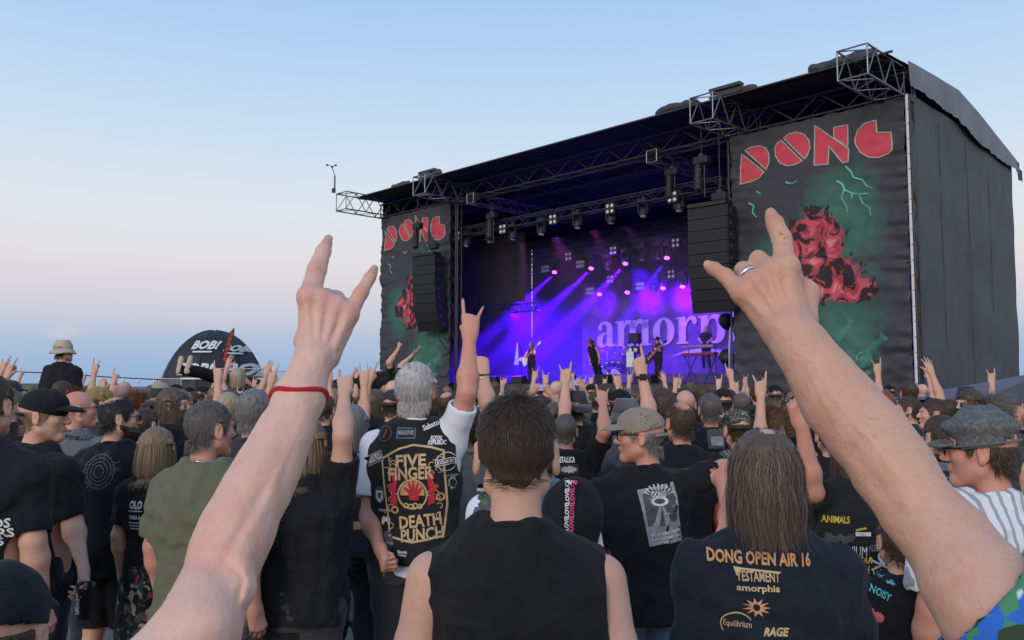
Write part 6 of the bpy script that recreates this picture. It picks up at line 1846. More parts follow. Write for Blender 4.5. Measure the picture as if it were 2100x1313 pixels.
o, h = spot(-22, 1172, 1.32)
H = person('short person in a dark cap low in the corner close to the camera', o, h, 0, head=(12, -4), top=dict(kind='tee', mat='black'), hair=dict(style='short', mat='hair_dark', under=.02), hat=dict(kind='cap', mat='black', strap='black'), res=.8, seed=171)

o, h = spot(243, 815, 4.8)
I_ = person('bearded man with dark hair, sunglasses and a pale ring printed on his black t-shirt', o, h, -8, head=(-50, -2), bw=1.08, top=dict(kind='tee', mat='black', hem=.80, sleeve=.8, loose=.008), hair=dict(style='thinning', mat='hair_black', fine=1.3), beard=dict(mat='hair_black', long=.03), specs=dict(mat='black_plastic', dark='dark_lens'), legs=dict(kind='shorts', mat='black'), seed=181)
for q in range(4): shape(I_, [disc(34 - q * 7, 26, 1.05)], 206, 967, 'print_dim', [disc(31.5 - q * 7, 26, 1.05)], off=.003)
rr = np.random.RandomState(5)
for q in range(34):
    t = rr.uniform(0, 6.28); r0, r1 = rr.uniform(22, 30), rr.uniform(32, 48); d = rr.uniform(-.5, .5); p0, p1 = np.array([r0 * math.cos(t), r0 * math.sin(t)]), np.array([r1 * math.cos(t + d), r1 * math.sin(t + d)]); n_ = _n(np.array([-(p1 - p0)[1], (p1 - p0)[0]])) * .6
    shape(I_, [[tuple(p0 - n_), tuple(p1 - n_), tuple(p1 + n_), tuple(p0 + n_)]], 206, 967, 'print_dim', off=.0035, name='print')

o, h = spot(322, 880, 4.5)
Jw = person('short woman with light brown bob in black lettered t-shirt and floral skirt', o, h, -6, head=(-16, 0), bw=.92, top=dict(kind='tee', mat='black', hem=.80), hair=dict(style='bob', mat='hair_light'), legs=dict(kind='skirt', mat='floral'), seed=191)
word(Jw, 'OLO', 274, 1037, 28, 17, 'print_white', .04); word(Jw, 'TONO A', 270, 1063, 30, 8, 'print_white', .04)
for q in range(4): shape(Jw, [rect(34 - 4 * q, 2)], 272, 1050 + (q > 0) * 18 + q * 6, 'print_white')

o, h = spot(160, 803, 5.6)
K = person('bald man with glasses in grey t-shirt lettered UP TO SIRIUS', o, h, -20, head=(-38, 0), bw=1.12, top=dict(kind='tee', mat='grey'), hair=dict(style='fringe', mat='hair_grey'), specs=dict(mat='black_plastic'), skin='skin_red', seed=201)
word(K, 'UP TO SIRIUS', 148, 898, 58, 8, 'print_dark', .04, rot=-.08)
o, h = spot(199, 797, 6.6)
person('man in mustard yellow cap between the dark heads', o, h, -30, head=(-10, 0), top=dict(kind='tee', mat='charcoal'), hair=dict(style='short', mat='hair_brown'), hat=dict(kind='cap', mat='mustard', strap='mustard'), res=1.2, seed=211)
o, h = spot(352, 797, 6.1)
person('man with long brown hair in black t-shirt seen in profile', o, h, -40, head=(-45, 0), bw=1.05, top=dict(kind='tee', mat='black'), hair=dict(style='long', mat='hair_long'), beard=dict(mat='hair_brown'), res=1.1, seed=221)
o, h = spot(296, 855, 5.7)
person('person in sleeveless blue denim vest beside the long-haired man', o, 1.66, -20, head=(0, 0), top=dict(kind='tee', mat='black'), vest=dict(mat='denim'), hair=dict(style='short', mat='hair_dark'), res=1.2, seed=225)
o, h = spot(522, 800, 4.5)
N = person('man with tousled grey hair in charcoal t-shirt next to the olive shirt', o, h, -6, head=(-4, 0), top=dict(kind='tee', mat='charcoal'), hair=dict(style='swept', mat='hair_grey', fine=1.2), seed=231)

o, h = spot(628, 862, 3.8)
O = person('person with dark blond hair in black t-shirt raising one arm in horns, grey cargo trousers', o, h, -12, head=(-20, 0), bw=1.10, top=dict(kind='tee', mat='black', hem=.86, sleeve=.55, loose=.012), hair=dict(style='bob', mat='hair_light'), arms=(DOWN, dict(elpx=(703, 893, 3.70), wrpx=(706, 806, 3.86), pose='horns')), legs=dict(kind='long', mat='charcoal'), seed=241)
w = local_of(O['loc'], O['rz'], O['sc'], PX(706, 806, 3.86))
for q in range(2):
    t = MB().tube([w + np.array([.031 * math.cos(x), .025 * math.sin(x), -.012 * q - .008 + .004 * math.sin(x)]) for x in np.linspace(0, 6.283, 22)[:-1]], .003, 6, closed=True); ob('bracelet', mesh_np('bracelet', np.vstack(t.v), t.f), MATS['black_plastic'], O['root'])

o, h = spot(722, 868, 4.8)
Pp = person('grey-haired person in black vest covered with faded patches', o, 1.70, 4, head=(-12, 0), top=dict(kind='tee', mat='black'), vest=dict(mat='jeans', hem=.93), hair=dict(style='long', mat='hair_grey', fine=.8), legs=dict(kind='long', mat='jeans'), seed=251)
for (x, y, w_, h_, m_) in ((715, 935, 16, 16, 'print_grey'), (735, 938, 15, 15, 'print_blue'), (712, 995, 26, 34, 'print_green'), (706, 1000, 8, 22, 'print_cyan'), (738, 1010, 16, 20, 'print_dim'), (705, 1030, 26, 14, 'print_dim'), (703, 1075, 22, 22, 'print_dim'), (732, 1078, 16, 16, 'print_gold')): shape(Pp, [rect(w_, h_)], x, y, m_)
word(Pp, 'MEN', 706, 955, 22, 12, 'print_red', .04); word(Pp, 'killers', 705, 972, 26, 11, 'print_red', .02); word(Pp, 'KALI', 703, 1075, 18, 8, 'print_red', .04, off=.005)

# denim vest and rucksack behind the man in the tank top
o, h = spot(1092, 850, 3.1)
Q = person('person in blue denim vest over white t-shirt hidden behind the tank top man', o, 1.72, 0, head=(0, 0), bw=1.02, top=dict(kind='tee', mat='white', sleeve=.8), vest=dict(mat='denim', wide=.035), hair=dict(style='short', mat='hair_brown', fine=.6), seed=261)
shape(Q, [rect(28, 20)], 992, 1005, 'print_dark'); word(Q, 'MANOWAR', 992, 1003, 26, 7, 'print_white', .03, off=.005); shape(Q, [disc(15, 16, 1.3)], 992, 1033, 'print_dim'); shape(Q, [spiky(9, 11, 8, 2, .6)], 992, 1033, 'print_green', off=.004)
word(Q, 'METALLICA', 1160, 942, 36, 12, 'print_white', .02, off=.005)
shape(Q, [rect(42, 22)], 1166, 962, 'print_dark'); shape(Q, [spiky(19, 8, 12, 6, .6)], 1166, 962, 'print_grey', off=.005)
bp = PX(1175, 1040, 2.85); bag = empty('rucksack', bp); prop(bag, 'round black rucksack with a LOVE strap behind the tank top man', 'rucksack')
F = Field((-.14, -.10, -.20), (.14, .14, .16), .006); F.ell((0, .02, -.02), (.105, .085, .115), .02); F.cone((0, .02, -.04), (0, .02, -.14), .09, .08, .03, flat=(0, 1, 0), fs=.8); F.displace(folds(5, .004)); vv, ff = F.nets(); ob('pouch', mesh_np('pouch', relax(vv, ff), ff), MATS['black'], bag)
bs = bag.children[0]
me = mesh_np('strap', *grid_sheet(3, 20, lambda u, w_: (-.018 + (u - .5) * .034 + .010 * w_, 0 * u, -.10 + w_ * .20))); decal(bs, me, MATS['print_dark'], 'strap', 0, 0, parent=bag, off=.004)
for q in range(5):
    for s_, m_ in ((-1, 'print_white'), (1, 'print_pink')):
        me = text_mesh('print', 'LOVE', .018, .03); decal(bs, me, MATS[m_], 'print', -.020 + s_ * .008 + .002 * q, -.085 + q * .042, parent=bag, off=.006, rot=math.pi / 2)

o, h = spot(1160, 850, 5.6)
R_ = person('man with shaved head in black polo shirt raising his fist in horns', o, h, 0, head=(-6, 0), bw=1.12, top=dict(kind='tee', mat='black', sleeve=.75, loose=.008), hair=dict(style='buzz', mat='hair_salt'), arms=(DOWN, dict(elpx=(1240, 885, 5.45), wrpx=(1236, 826, 5.6), pose='horns')), skin='skin_red', seed=271)
o, h = spot(1284, 822, 6.0)
person('person in soft grey bucket hat and grey t-shirt behind the khaki cap', o, h, 10, head=(10, 0), bw=1.1, top=dict(kind='tee', mat='grey'), hair=dict(style='short', mat='hair_brown'), hat=dict(kind='bucket', mat='grey'), res=1.1, seed=281)
o, h = spot(1394, 825, 4.9)
T_ = person('man with receding brown hair and thin necklace behind the khaki cap', o, h, 4, head=(14, 0), bw=1.1, top=dict(kind='tee', mat='black'), hair=dict(style='thinning', mat='hair_brown', fine=1.3), skin='skin_red', seed=291)
o, h = spot(1358, 797, 5.3)
U_ = person('man with thick dark hair pointing one finger up, square watch on his wrist', o, h, 0, head=(4, 0), top=dict(kind='tee', mat='black'), hair=dict(style='swept', mat='hair_dark'), arms=(dict(elpx=(1336, 860, 5.2), wrpx=(1316, 768, 5.25), pose='point'), DOWN), seed=301)
w = local_of(U_['loc'], U_['rz'], U_['sc'], PX(1317, 774, 5.25)); t = MB().tube([w + np.array([.034 * math.cos(x), .028 * math.sin(x), .0]) for x in np.linspace(0, 6.283, 22)[:-1]], .009, 6, closed=True); wt = ob('watch', mesh_np('watch', np.vstack(t.v), t.f), MATS['black_plastic'], U_['root'])
bevel(MB().box(w + (0, -.032, 0), (.044, .014, .040)).build('watch_face', MATS['dark_lens'], wt), .005)
o, h = spot(1457, 807, 6.2)
V_ = person('man with cropped grey hair in black t-shirt with a pale square back print', o, h, 0, head=(-4, 0), bw=1.05, top=dict(kind='tee', mat='black'), hair=dict(style='short', mat='hair_salt'), skin='skin_red', seed=311)
shape(V_, [rect(34, 40)], 1470, 900, 'print_dim'); shape(V_, [rect(24, 18)], 1472, 905, 'print_grey', off=.004)
o, h = spot(1512, 843, 5.0)
person('person in grey camouflage cap worn in front of the square back print', o, h, 0, head=(8, -4), top=dict(kind='tee', mat='camo'), hair=dict(style='buzz', mat='hair_brown'), hat=dict(kind='cap', mat='camo', strap='black2'), seed=321)
o, h = spot(1588, 842, 5.7)
X_ = person('person with grey-blond tied hair raising a bare arm in horns', o, h, 0, head=(6, 0), top=dict(kind='tee', mat='black'), hair=dict(style='tied', mat='hair_light'), arms=(dict(elpx=(1559, 905, 5.55), wrpx=(1560, 812, 5.6), pose='horns'), DOWN), seed=331)
o, h = spot(2014, 850, 2.75)
Y = person('man in worn grey flat cap and glasses, white striped shirt', o, h, 8, head=(50, -3), bw=1.08, top=dict(kind='shirt', mat='striped', loose=.01), hair=dict(style='short', mat='hair_dark', under=.015), hat=dict(kind='flat', mat='worn_cap', seam='grey_cap'), specs=dict(mat='black_plastic'), skin='skin_red', res=.8, seed=341)
o, h = spot(1752, 905, 3.5)
Z = person('long-haired person in black vest full of band patches, red forearm raised', o, 1.68, 0, head=(0, 0), top=dict(kind='tee', mat='black', sleeve=.8), vest=dict(mat='leather_vest', hem=.96), hair=dict(style='long', mat='hair_long', fine=1.3), arms=(dict(elpx=(1668, 1010, 3.40), wrpx=(1644, 872, 3.35), pose='fist'), DOWN), skin='skin_red', seed=351)
word(Z, 'ANIMALS', 1716, 1066, 50, 14, 'print_yellow', .03, .2); word(Z, 'TRIVIUM', 1745, 1130, 58, 20, 'print_white', .0); word(Z, 'AVATAR', 1757, 1148, 58, 14, 'print_yellow', .03, .2); word(Z, 'Blind Guardian', 1800, 1170, 112, 22, 'print_gold', .01, .15)
word(Z, 'ALESTORM', 1800, 1122, 44, 13, 'print_grey', .0); shape(Z, [disc(10, 16, 1.1)], 1806, 1140, 'print_white'); shape(Z, [rect(9, 8)], 1806, 1151, 'print_white')
for s_ in (-1, 1): shape(Z, [[(-24, -8), (22, 14), (20, 17), (-25, -4)]] if s_ < 0 else [[(24, -8), (-22, 14), (-20, 17), (25, -4)]], 1806, 1152, 'print_white'); shape(Z, [disc(2.6, 8)], 1806 + s_ * 4, 1140, 'print_dark', off=.005)
for q in range(5): shape(Z, [spiky(9, 11, 6, q, .6)], 1702 + q * 10, 1102 + (q % 2) * 5, 'print_dim')
shape(Z, [rect(30, 8)], 1766, 1094, 'print_white'); shape(Z, [rect(22, 4)], 1762, 1084, 'print_yellow', rot=.2)
o, h = spot(1905, 1115, 2.45)
# a dark jacket with turquoise lettering below the raised arm
o, h = spot(1838, 960, 2.9)
Jk = person('shorter person in dark jacket with turquoise lettering under the tanned arm', o, 1.39, 0, head=(0, 0), bw=1.05, top=dict(kind='shirt', mat='black', sleeve=.9, loose=.012), hair=dict(style='short', mat='hair_brown'), seed=361)
word(Jk, 'NOISY', 1822, 1225, 36, 16, 'print_cyan', .03, rot=-.5); shape(Jk, [spiky(14, 7, 8, 4, .5)], 1840, 1200, 'print_cyan', rot=-.5); shape(Jk, [disc(10, 14)], 1795, 1262, 'print_rose'); shape(Jk, [disc(10, 14)], 1810, 1272, 'print_rose')
o, h = spot(1702, 852, 4.8)
AA = person('man in black t-shirt lettered open air behind the raised red forearm', o, h, 0, head=(0, 0), bw=1.05, top=dict(kind='tee', mat='black'), hair=dict(style='short', mat='hair_brown'), seed=371)
word(AA, 'open air', 1664, 962, 44, 18, 'print_white', .03, rot=-.7); shape(AA, [spiky(6, 6, 5, 2)], 1652, 972, 'print_rose')
o, h = spot(1930, 872, 4.4)
BB = person('person in denim vest with a pink patch beside the flat cap', o, 1.66, 0, head=(10, 0), top=dict(kind='tee', mat='black'), vest=dict(mat='denim'), hair=dict(style='short', mat='hair_dark'), seed=381)
shape(BB, [rect(40, 16)], 1936, 942, 'print_dark'); word(BB, 'KNORKATOR', 1944, 942, 60, 11, 'print_pink', .05, off=.006); shape(BB, [rect(40, 36)], 1930, 985, 'print_dark'); shape(BB, [spiky(11, 8, 6, 4)], 1936, 980, 'print_tan', off=.005); word(BB, 'BURN', 1925, 966, 22, 8, 'print_gold', .03, off=.005)
o, h = spot(1916, 818, 6.4)
c1 = person('man in profile with brown hair, black t-shirt with pink and teal lines', o, h, 10, head=(62, 2), top=dict(kind='tee', mat='black'), hair=dict(style='short', mat='hair_brown'), arms=(dict(elpx=(1885, 922, 6.2), wrpx=(1905, 930, 6.1), pose='relax'), DOWN), seed=391)
shape(c1, [rect(26, 6)], 1925, 887, 'print_pink'); [shape(c1, [rect(30, 4)], 1920, 899 + q * 6, 'print_cyan') for q in range(3)]
o, h = spot(1862, 813, 7.4)
person('bearded man in dark green t-shirt in profile near the stage corner', o, h, 0, head=(70, 0), top=dict(kind='tee', mat='darkgreen'), hair=dict(style='short', mat='hair_dark'), beard=dict(mat='hair_dark'), res=1.2, seed=401)
o, h = spot(1990, 800, 7.0)
cm = person('woman with sunglasses on her brown hair and a black face mask', o, h, 30, head=(75, 0), bw=.92, top=dict(kind='tee', mat='black'), hair=dict(style='bob', mat='hair_brown'), res=1.1, seed=411)
F = Field((-.09, .0, -.14), (.09, .14, .01), .006); F.ell((0, .045, -.06), (.066, .072, .058), .01); F.plane((0, 0, -.012), (0, 0, 1)); F.plane((0, .02, 0), (0, -1, 0)); vv, ff = F.nets(); ob('face_mask', mesh_np('face_mask', apply_head(vv, 75, 0), ff), MATS['black'], cm['root'])
o, h = spot(2038, 812, 7.0)
person('person with long grey hair tied back near the dark canopy', o, h, 10, head=(40, 0), top=dict(kind='tee', mat='charcoal'), hair=dict(style='tied', mat='hair_grey'), res=1.1, seed=421)
o, h = spot(2082, 832, 8.0)
person('bald man with glasses at the picture edge under the canopy', o, h, 10, head=(70, 0), top=dict(kind='tee', mat='black'), hair=dict(style='fringe', mat='hair_grey'), specs=dict(mat='black_plastic'), skin='skin_red', res=1.2, seed=431)
# ------------------------------------------------------------------ more people further in
o, h = spot(962, 868, 4.6)
S2 = person('person in taupe t-shirt pointing upward with several wristbands', o, 1.70, 0, top=dict(kind='tee', mat='mid_grey', sleeve=.8), hair=dict(style='short', mat='hair_brown'), arms=(DOWN, dict(elpx=(1000, 830, 4.5), wrpx=(991, 768, 4.55), pose='point')), seed=441)
w = local_of(S2['loc'], S2['rz'], S2['sc'], PX(990, 768, 4.55))
for q, m_ in enumerate(('black_plastic', 'gold', 'khaki')):
    t = MB().tube([w + np.array([.033 * math.cos(x), .028 * math.sin(x), -.014 * q + .004 * math.sin(x)]) for x in np.linspace(0, 6.283, 20)[:-1]], .006, 6, closed=True); ob('wristband', mesh_np('wristband', np.vstack(t.v), t.f), MATS[m_], S2['root'])
o, h = spot(1180, 805, 6.4)
person('person in dark bucket hat raising a bare arm in horns toward the singer', o, h, 0, top=dict(kind='tee', mat='black'), hair=dict(style='short', mat='hair_dark'), hat=dict(kind='bucket', mat='charcoal'), arms=(dict(elpx=(1158, 850, 6.2), wrpx=(1160, 784, 6.3), pose='horns'), DOWN), res=1.1, seed=451)
# on somebody's shoulders
p = PX(130, 700, 10.2)
person('person in beige bucket hat and black t-shirt riding on shoulders above the crowd', (p[0], p[1], p[2] - 1.80), 1.80, -10, head=(-30, 0), top=dict(kind='tee', mat='black', sleeve=.95, loose=.014), hair=dict(style='short', mat='hair_brown'), hat=dict(kind='bucket', mat='beige'), legs=dict(kind='shorts', mat='jeans'), res=1.1, seed=461)
# lifted over the heads
p = PX(486, 756, 11.0)
person('blonde woman in black top lifted above the crowd with both arms up', (p[0], p[1], p[2] - 1.70), 1.70, -20, head=(40, 0), bw=.9, top=dict(kind='tank', mat='black'), hair=dict(style='bob', mat='hair_blond'), arms=(dict(el=(-.30, .08, 1.58), wr=(-.26, .12, 1.80), pose='open'), dict(el=(.32, .1, 1.50), wr=(.36, .16, 1.72), pose='open')), res=1.2, seed=471)
s1 = person('crowd surfer lying on raised hands with beige shoes and black trousers', (0, 0), 1.80, 0, top=dict(kind='tee', mat='black'), hair=dict(style='short', mat='hair_brown'), legs=dict(kind='long', mat='black'), res=1.2, seed=481)
p = PX(378, 757, 12.0)
s1['root'].rotation_euler = Matrix(((0, 0, 1), (1, 0, 0), (0, 1, 0))).to_euler(); s1['root'].location = (p[0] - .05, p[1], p[2] + .02)
s1['root'].rotation_euler.rotate(Euler((0, math.radians(14), math.radians(48))))
for c in s1['root'].children:
    if c.name.startswith('shoe'): bpy.data.objects.remove(c)
for q_ in (1, -1):
    t = ob('shoe', SHOES['s'].copy(), None, s1['root'], scale=(q_, 1, 1)); t.data.materials.clear(); t.data.materials.append(MATS['beige'])
s2 = person('crowd surfer in black lying on raised hands in front of the smaller banner', (0, 0), 1.80, 0, top=dict(kind='tee', mat='black'), hair=dict(style='swept', mat='hair_red'), head=(0, -20), legs=dict(kind='long', mat='black'), arms=(dict(el=(-.30, .22, 1.50), wr=(-.22, .40, 1.62), pose='fist'), dict(el=(.34, .2, 1.3), wr=(.4, .35, 1.5), pose='open')), res=1.2, seed=491)
p = PX(838, 762, 13.0)
s2['root'].rotation_euler = Matrix(((0, 0, 1), (1, 0, 0), (0, 1, 0))).to_euler(); s2['root'].location = (p[0] - 1.50, p[1] + .65, p[2] - .25)
s2['root'].rotation_euler.rotate(Euler((0, math.radians(-6), math.radians(-24))))

def copy_person(P, label, loc, yaw, h, group, swap=None):
    def cp(o, parent):
        c = o.copy(); COL.objects.link(c)
        if parent is not None: c.parent = parent
        if swap and c.type == 'MESH' and c.material_slots:
            mm = c.material_slots[0].material
            if mm and mm.name in swap:
                c.material_slots[0].link = 'OBJECT'; c.material_slots[0].material = MATS[swap[mm.name]]
        for ch in o.children: cp(ch, c)
        return c
    r = cp(P['root'], None)
    r.location = (float(loc[0]), float(loc[1]), 0); r.rotation_euler = (0, 0, math.radians(yaw)); s = h / 1.78; r.scale = (s, s, s)
    prop(r, label, 'person', group); return r

UP = lambda s, pose, dx=0, dz=0: dict(el=(s * (.30 + dx), .10, 1.60), wr=(s * (.27 + dx * .6), .16, 1.86 + dz), pose=pose)
CG = 'concertgoers in the dense crowd before the stage'
KINDS = [
    ('with short brown hair', dict(hair=dict(style='short', mat='hair_brown', fine=.5)), (DOWN, DOWN)),
    ('with dark hair raising horns', dict(hair=dict(style='short', mat='hair_dark', fine=.5)), (DOWN, UP(1, 'horns'))),
    ('in a black cap', dict(hair=dict(style='buzz', mat='hair_brown', fine=.5), hat=dict(kind='cap', mat='black', strap='black2')), (DOWN, DOWN)),
    ('in a dark cap raising horns', dict(hair=dict(style='buzz', mat='hair_dark', fine=.5), hat=dict(kind='cap', mat='charcoal', strap='black2')), (UP(-1, 'horns'), DOWN)),
    ('with long brown hair', dict(hair=dict(style='long', mat='hair_long', fine=.45)), (DOWN, DOWN)),
    ('with long dark hair pointing up', dict(hair=dict(style='long', mat='hair_brown', fine=.45)), (DOWN, UP(1, 'point', .05))),
    ('with long blond hair', dict(hair=dict(style='bob', mat='hair_blond', fine=.5), bw=.9), (DOWN, DOWN)),
    ('with a shaved head', dict(hair=dict(style='fringe', mat='hair_grey', fine=.6)), (DOWN, DOWN)),
    ('with cropped grey hair raising horns', dict(hair=dict(style='short', mat='hair_salt', fine=.5)), (UP(-1, 'horns', .05, .04), DOWN)),
    ('with red hair tied back', dict(hair=dict(style='tied', mat='hair_red', fine=.5), bw=.9), (DOWN, DOWN)),
    ('with both hands in the air', dict(hair=dict(style='swept', mat='hair_dark', fine=.5)), (UP(-1, 'horns', -.03), UP(1, 'open', .06))),
    ('in a grey bucket hat', dict(hair=dict(style='short', mat='hair_brown', fine=.4), hat=dict(kind='bucket', mat='charcoal')), (DOWN, DOWN)),
    ('with thinning hair raising a fist', dict(hair=dict(style='thinning', mat='hair_brown', fine=.5)), (DOWN, UP(1, 'fist', .02, -.04))),
]
TOPS = [('black', .60), ('black2', .12), ('navy', .08), ('charcoal', .08), ('grey', .05), ('darkgreen', .02), ('white', .02), ('mid_grey', .03)]
MARKS = [(-400, 'by the picture edge'), (120, 'below the shoulder rider'), (230, 'left of the dome tent'), (330, 'below the dome tent'), (450, 'below the feather flag'), (560, 'behind the pale arm'), (700, 'below the dark crowd surfer'), (800, 'below the smaller banner'), (930, 'below the hanging black panel'), (1040, 'below the bass player'), (1150, 'below the singer'), (1260, 'below the floor light'), (1330, 'below the guitarist'), (1400, 'below the keyboards'), (1490, 'below the big loudspeakers'), (1570, 'below the big banner'), (1720, 'behind the tanned arm'), (1850, 'below the grey side tarp')]
seen_labels = {}
def crowd_label(desc, x, y):
    px = 1050 + FPX * x / y; mk = [t for p_, t in MARKS if px >= p_][-1] if px > -400 else MARKS[0][1]
    row = 'close rows' if y < 8 else 'middle rows' if y < 11 else 'far rows' if y < 15 else 'farthest rows'
    return 'person %s, %s %s' % (desc, row, mk)
protos = []
rng = np.random.RandomState(17)
taken = [np.array(o_.location[:2]) for o_ in bpy.data.objects if o_.name.startswith('person')]
def free(q, d):
    return all(np.hypot(*(q - t)) > d for t in taken)
cells = []
for D in np.arange(6.2, 23.5, .62):
    half = D * 1120 / FPX
    n = int(2 * half / (.62 if D < 12 else .85))
    for k in range(n):
        x = -half + (k + .5) * 2 * half / n + rng.uniform(-.16, .16); y = D + rng.uniform(-.2, .2)
        q = np.array([x, y]); px = 1050 + FPX * x / y
        s_ = (q - ST0[:2]) @ E2[:2]
        if s_ > -2.0: continue                         # keep off the stage
        if px > 1700 and rng.rand() < .55: continue
        if px > 1900 and D > 9: continue
        if D > 14 and rng.rand() < .35: continue
        if D < 7.5 and rng.rand() < .35: continue
        cells.append((x, y))
rng.shuffle(cells); cells = sorted(cells[:], key=lambda c: c[1])
used = 0
for (x, y) in cells:
    q = np.array([x, y])
    if used >= 235 or not free(q, .42): continue
    i = used % len(KINDS) if used < len(KINDS) else rng.choice(len(KINDS), p=np.array([.24, .07, .20, .05, .12, .03, .07, .06, .05, .04, .02, .04, .01]))
    h_ = float(np.clip(rng.normal(1.735, .07), 1.58, 1.86))
    if y < 8:
        h_ = min(h_, 1.77)
        if i in (1, 3, 5, 8, 10, 12) and used >= len(KINDS): i = [0, 2, 4, 7, 11, 6][rng.randint(6)]
    yaw = -math.degrees(math.atan2(5.5 - x, 31 - y)) + rng.uniform(-12, 12)
    desc, kw, arms = KINDS[i]
    lab = crowd_label(desc, x, y)
    if i >= len(protos):
        kw = dict(kw); bw = kw.pop('bw', 1.04)
        P = person(lab, (x, y), h_, yaw, bw=bw, arms=arms, top=dict(kind='tee', mat='black', fold=.005), res=1.55, seed=600 + i, group=CG, **kw)
        protos.append(P)
    else:
        t = rng.choice(len(TOPS), p=[a[1] for a in TOPS]); sw = {'black': TOPS[t][0]}
        if rng.rand() < .35: sw['skin_fair'] = ['skin_red', 'skin_tan', 'skin_pale'][rng.randint(3)]
        if rng.rand() < .4: sw['hair_brown'] = ['hair_dark', 'hair_light', 'hair_salt'][rng.randint(3)]
        if rng.rand() < .3: sw['hair_long'] = ['hair_dark', 'hair_light', 'hair_red'][rng.randint(3)]
        if rng.rand() < .35: sw['charcoal'] = ['khaki', 'grey', 'camo', 'olive'][rng.randint(4)]
        copy_person(protos[i], lab, (x, y), yaw, h_, CG, sw)
    taken.append(q); used += 1
lab_of = {}
for o_ in bpy.data.objects:
    if o_.get('group') == CG: lab_of.setdefault(o_['label'], []).append(o_)
for t_, os_ in lab_of.items():
    if len(os_) > 1:
        os_.sort(key=lambda q: q.location.x / q.location.y)
        for k_, q in enumerate(os_):
            w_ = ['leftmost', 'second from left', 'third from left', 'fourth from left', 'fifth from left', 'sixth from left'][min(k_, 5)] if k_ < len(os_) - 1 else 'rightmost'
            q['label'] = w_ + ' ' + t_
# two phones held up
for px, py, D, lab in ((1113, 795, 9.5, 'smartphone held up to film the stage near the bass player'), (1182, 785, 10.5, 'smartphone held up to film the stage below the singer')):
    p = PX(px, py, D); ph = empty('smartphone', p); prop(ph, lab, 'phone', 'phones held over the crowd')
    bevel(ob('case', MB().box((0, 0, 0), (.155, .010, .076)).mesh('case'), MATS['black_plastic'], ph), .004)
    ob('screen', MB().box((0, -.0065, 0), (.143, .002, .068)).mesh('screen'), mat('phone_screen', (.05, .05, .08), .2, emit=(.35, .30, .75), estr=.8), ph)
    q = p - np.array([.12, .06, 1.80 * p[2] / 1.86])
    person('person holding up a phone %s' % ('near the bass player' if px < 1150 else 'below the singer'), (p[0] - .02, p[1] + .18 - .18), 1.70, 0, arms=(dict(el=(-.28, .12, 1.55), wr=(-.10, .02, p[2] / (1.70 / 1.78) - .06), pose='hold'), dict(el=(.28, .12, 1.55), wr=(.10, .02, p[2] / (1.70 / 1.78) - .06), pose='hold')), top=dict(kind='tee', mat='black'), hair=dict(style='short', mat='hair_brown', fine=.5), res=1.4, seed=700 + px)
# ------------------------------------------------------------------ the band
FACE = 180 + math.degrees(ST_RZ)
chrome = mat('chrome', (.7, .7, .72), .18, 1.0); wood_b = mat('guitar_black', (.012, .012, .013), .2); guitar_w = mat('guitar_white', (.75, .75, .76), .3); neck_m = mat('guitar_neck', (.30, .17, .09), .4)
def player(label, x, y, z, h=1.76, turn=0, **k):
    p = SWP(x, y); return person(label, (p[0], p[1], z), h, FACE + turn, res=1.35, **k)
GT = (dict(el=(-.28, .10, 1.22), wr=(-.36, .30, 1.26), pose='hold', hy=(1, 0, .3)), dict(el=(.29, .08, 1.19), wr=(.14, .26, 1.03), pose='fist', hy=(-1, 0, 0)))
bas = player('bass player with long hair in black sleeveless shirt holding a white bass', 8.06, 2.0, DECK, arms=GT, top=dict(kind='tank', mat='black'), hair=dict(style='long', mat='hair_long', fine=.5), legs=dict(kind='long', mat='black'), seed=801)
gt = player('guitarist in dark shirt and cap playing a black electric guitar', 14.62, 2.0, DECK, h=1.72, arms=GT, turn=-20, head=(20, -12), top=dict(kind='long', mat='navy'), hair=dict(style='short', mat='hair_dark', fine=.5), hat=dict(kind='cap', mat='black'), legs=dict(kind='long', mat='black'), seed=802)
vo = player('singer with very long hair bending forward at the front of the stage', 12.55, 1.2, DECK, h=1.80, head=(0, -35), top=dict(kind='tank', mat='black'), hair=dict(style='long', mat='hair_red', fine=.6), legs=dict(kind='long', mat='black'), seed=803); vo['root'].rotation_euler.rotate(Euler((0, 0, 0)))
vo['root'].rotation_euler = (Matrix.Rotation(math.radians(FACE), 4, 'Z') @ Matrix.Rotation(math.radians(-22), 4, 'X')).to_euler()
kb = player('keyboard player with long fair hair behind two stacked keyboards', 14.75, 5.0, DECK + .55, h=1.74, turn=25, arms=(dict(el=(-.26, .10, 1.20), wr=(-.16, .32, 1.12), pose='relax', hy=(0, 0, -1)), dict(el=(.26, .10, 1.20), wr=(.16, .32, 1.12), pose='relax', hy=(0, 0, -1))), top=dict(kind='tee', mat='black'), hair=dict(style='long', mat='hair_blond', fine=.5), legs=dict(kind='long', mat='black'), seed=804)
dr = player('drummer seated behind the drum kit', 9.6, 6.4, DECK + .05, h=1.72, arms=(dict(el=(-.30, .12, 1.25), wr=(-.22, .36, 1.28), pose='fist'), dict(el=(.30, .12, 1.25), wr=(.22, .36, 1.34), pose='fist')), top=dict(kind='tee', mat='charcoal'), hair=dict(style='short', mat='hair_brown', fine=.4), legs=dict(kind='long', mat='black'), seed=805)
